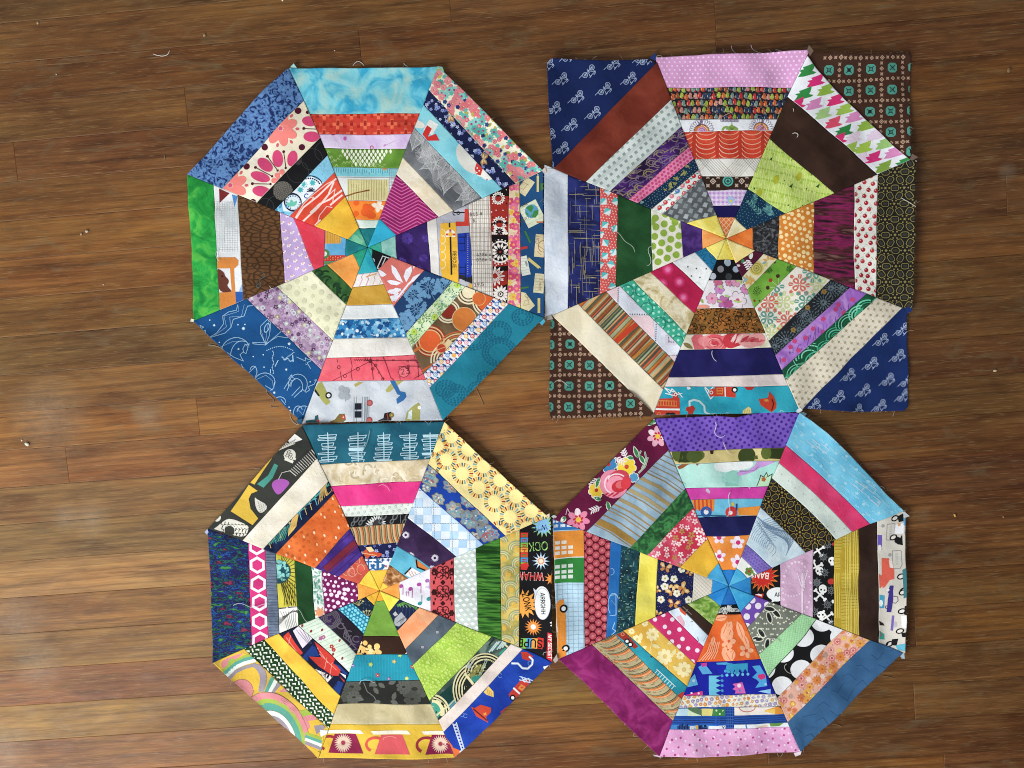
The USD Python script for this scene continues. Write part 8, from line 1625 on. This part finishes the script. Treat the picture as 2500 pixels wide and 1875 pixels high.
# ------------------------------------------------------------------ loose threads and crumbs
def height_at(m):
    z = 0.0
    p = Point(*m)
    for k, (bp, rel, org, whole, cor) in BL.items():
        if Polygon(P(np.array(whole.exterior.coords))).contains(p): z = float(rel(np.array([m]))[0]) + .0016
    return z
def thread(label, t, pts, col, r=.00033, grp=None):
    w = spline(P(tsrc(t, pts) if t else pts), 8)
    z = np.array([height_at(q) for q in w]); zz = np.convolve(np.pad(z, 2, 'edge'), np.ones(5) / 5, 'valid')
    z = np.maximum(z, zz) + r + .0003
    c = np.array([*w.mean(0), 0])
    v, f = tube(np.c_[w, z] - c, r)
    x = put('/World', 'thread', v, f, plain('thread_' + col, col))
    UsdGeom.Xformable(x).AddTranslateOp().Set(Gf.Vec3d(*map(float, c)))
    tag(x, label, 'thread', 'loose sewing threads')
for a in (
 ('curved white thread lying on the floor near the top left corner', None, [(375, 132), (395, 137), (410, 133), (414, 123)], 'e6e2da'),
 ('short pale fibre on the floor left of the upper left block', None, [(401, 392), (402, 386), (401, 379)], 'a89878'),
 ('white hooked thread on the dark brown strip of the upper right block', 'B2', [(585, 790), (605, 780), (628, 788), (622, 820)], 'e8e4dc'),
 ('tiny white thread bit near the top of the dark brown strip', 'B2', [(586, 570), (592, 582), (588, 596)], 'e0dcd4'),
 ('pale thread hanging over the forest green strip', 'B3', [(660, 25), (700, 60), (740, 110), (785, 140), (820, 205)], 'a9b4a4'),
 ('white looped thread on the edge of the forest green strip', 'B3', [(975, 152), (945, 170), (955, 230), (930, 325)], 'c9d0c8'),
 ('white thread on the black strip with gold rings', 'B2', [(1530, 1352), (1590, 1395), (1650, 1450)], 'd8d4ca'),
 ('white thread lying on the brown corner triangle with rows of teal octagons', 'B3', [(120, 1345), (165, 1325), (190, 1335), (240, 1375)], 'd6cdc2'),
 ('thread over the navy strip above the fire engines', 'B3', [(1505, 1065), (1502, 1100), (1520, 1140), (1542, 1160)], 'cfd3e0'),
 ('blue green thread tangle on the brown crackle strip', 'A3', [(705, 310), (715, 350), (680, 380), (690, 430), (665, 440), (680, 400)], '4f7a84'),
 ('long white thread from the lilac scene strip across the white bear strip', 'A3', [(300, 120), (300, 170), (330, 212)], 'e4e6e6'),
 ('pale thread curled on the brown strip above the mauve strip', 'A3', [(765, 428), (775, 445), (800, 452)], 'd9d3c8'),
 ('fine thread at the lower edge of the constellation strip', 'A3', [(210, 945), (260, 950), (330, 975), (400, 1030)], 'b0a794'),
 ('grey thread tangle hanging below the constellation strip', 'A3', [(740, 1330), (760, 1400), (790, 1440), (770, 1470), (830, 1490)], '8a8a86'),
 ('pale thread hanging at the bottom corner of the constellation strip', 'A3', [(940, 1540), (945, 1600), (1010, 1640), (1030, 1610), (990, 1650)], 'c2b6a2'),
 ('white thread lying across the pond batik and pink hexagon strips', 'C3', [(275, 205), (320, 188), (380, 195), (440, 220), (520, 205), (575, 190)], 'cfd8dc'),
 ('thread curled over the dark green strip of the lower left block', 'C3', [(862, 235), (900, 280), (930, 335), (965, 360)], 'c6cfc6'),
 ('white thread across the seam of the turquoise and charcoal strips', 'C3', [(1440, 915), (1450, 890), (1490, 880), (1540, 895), (1580, 915)], 'c9cfd2'),
 ('pale thread curled on the hot pink strip', 'C2', [(20, 628), (60, 610), (100, 632), (122, 668)], 'f0b8cc'),
 ('thread crossing the white scribble trees of the teal strip', 'C1', [(1525, 110), (1510, 190), (1480, 270), (1450, 340), (1470, 380)], 'a9c4cc'),
 ('thread sticking out of the cut paper strip toward the floor', 'C1', [(515, 460), (490, 465), (460, 462)], 'a9a294'),
 ('white looped thread on the purple dotted strip', 'D1', [(1478, 140), (1485, 200), (1482, 240), (1510, 272), (1575, 258)], 'e4def0'),
 ('thin thread running down the sand strip', 'D1', [(1555, 320), (1575, 370), (1610, 425), (1650, 440)], 'd8d0b8'),
 ('thin thread hanging over the toy train strip', 'D1', [(1625, 770), (1610, 840), (1622, 930), (1590, 995)], 'c9d6de'),
 ('white thread loop on a black and white polka dot', 'D4', [(545, 760), (525, 785), (540, 825), (585, 845)], 'c4c2bc'),
 ('thread on the grey green leaf drop strip', 'D4', [(395, 560), (410, 535), (450, 545), (480, 580)], 'd0d2c8'),
 ('pale fibre on the floor right of the lower right block', 'D4', [(1400, 880), (1450, 888), (1505, 900)], '9a7c58'),
 ('pale fibre below the denim blue strip', 'D4', [(960, 1322), (1010, 1325), (1050, 1342)], 'a48a66'),
 ('thread sticking up from the pink pin dot strip', 'B2', [(55, 5), (65, 45), (95, 75)], 'd6c4cc'),
 ('long curled thread above the pink pin dot strip', 'B2', [(228, 0), (245, 40), (290, 65), (335, 75)], 'd6c4cc'),
 ('short thread at the right end of the pink pin dot strip', 'B2', [(440, 45), (480, 50), (520, 75)], 'd6c4cc'),
 ('curled white thread at the left end of the pink pin dot strip', 'B1', [(1020, 110), (1035, 92), (1060, 98), (1075, 112)], 'e0d6d4'),
 ('peaked thread above the sky blue strip', 'A1', [(1485, 40), (1528, 2), (1585, 40)], 'cfd3d0'),
 ('thread sticking out above the sky blue strip', 'A2', [(345, 18), (362, 35), (382, 48)], 'dcd8d0'),
 ('pale thread beside the lower right bicycle triangle', 'B4', [(1590, 900), (1620, 893), (1660, 888)], 'b99a72'),
 ('white scrap of thread where the four blocks meet at the bottom centre', 'C4', [(1530, 660), (1540, 635), (1575, 628), (1600, 650)], 'b9bcc0'),
 ('orange pale thread on the dark tiny car strip', 'B1', [(1590, 645), (1630, 620), (1670, 605)], 'd9a88a'),
 ('fine light thread on the floor in the gap between the blocks', None, [(1163, 950), (1172, 968), (1181, 990)], '9c8464'),
 ('white thread loop over the pale patch below the black strip', 'B2', [(1630, 1035), (1660, 1060), (1675, 1080)], 'c9b8a4')):
    thread(a[0], a[1], a[2], a[3])
def crumb(label, x, y, r, col, cat='crumb', flat=.5, seed=0):
    m = trimesh.creation.icosphere(1, 1.0); v = m.vertices * (.7 + .6 * meshkit.noise(m.vertices * 1.7 + seed * 9.1)[:, None]); v = v * [r * .75, r * .5, r * flat * .6]
    a = seed * 1.3; R = np.array([[math.cos(a), -math.sin(a), 0], [math.sin(a), math.cos(a), 0], [0, 0, 1]]); v = v @ R.T
    v[:, 2] -= v[:, 2].min()
    c = P([(x, y)])[0]
    p = put('/World', cat.replace(' ', '_'), v, m.faces, plain('crumb_' + col, col)); UsdGeom.Xformable(p).AddTranslateOp().Set(Gf.Vec3d(float(c[0]), float(c[1]), .0002)); tag(p, label, cat, 'crumbs and lint on the floor')
for i, a in enumerate((('pale grey flake on the floor left of the upper left block', 213, 565, .0032, 'b5ab9a'), ('smaller tan flake beside the pale grey flake', 199, 572, .0022, 'c0a488'), ('white crumb on the floor at the far left', 67, 1084, .0042, 'd2ccbc'), ('tiny pink white crumb beside the white crumb at the far left', 54, 1075, .0018, 'dcc0b0'),
  ('yellow crumb on the floor right of the lower right block', 2330, 1258, .0028, 'c9a04a'), ('tan sliver on the floor below right of the upper right block', 2428, 905, .0030, 'c9b48e'), ('tan smudge of lint right of the brown corner triangle', 2461, 172, .0040, '8a6c4a'), ('small cream speck under the lilac dotted strip on the left', 253, 695, .0013, 'd6c6a4'),
  ('tan flake on the floor above the upper left block', 500, 87, .0028, '9c8466'), ('small white speck near the top centre of the floor', 690, 1, .002, 'd8d0c0'), ('white speck left of the upper left sky blue strip', 817, 124, .0012, 'd6c8b0'), ('tiny white speck on the upper left floor', 138, 182, .0012, 'd6c8b0'), ('small speck on the floor at the right edge', 2449, 1262, .0014, 'c0a070'), ('lint speck on the floor at the upper left corner', 93, 57, .0024, 'a89478'))):
    crumb(a[0], a[1], a[2], a[3], a[4], 'crumb', .4, i)
print('cloth triangles', STAT['tri'], 'materials', len(cloths))
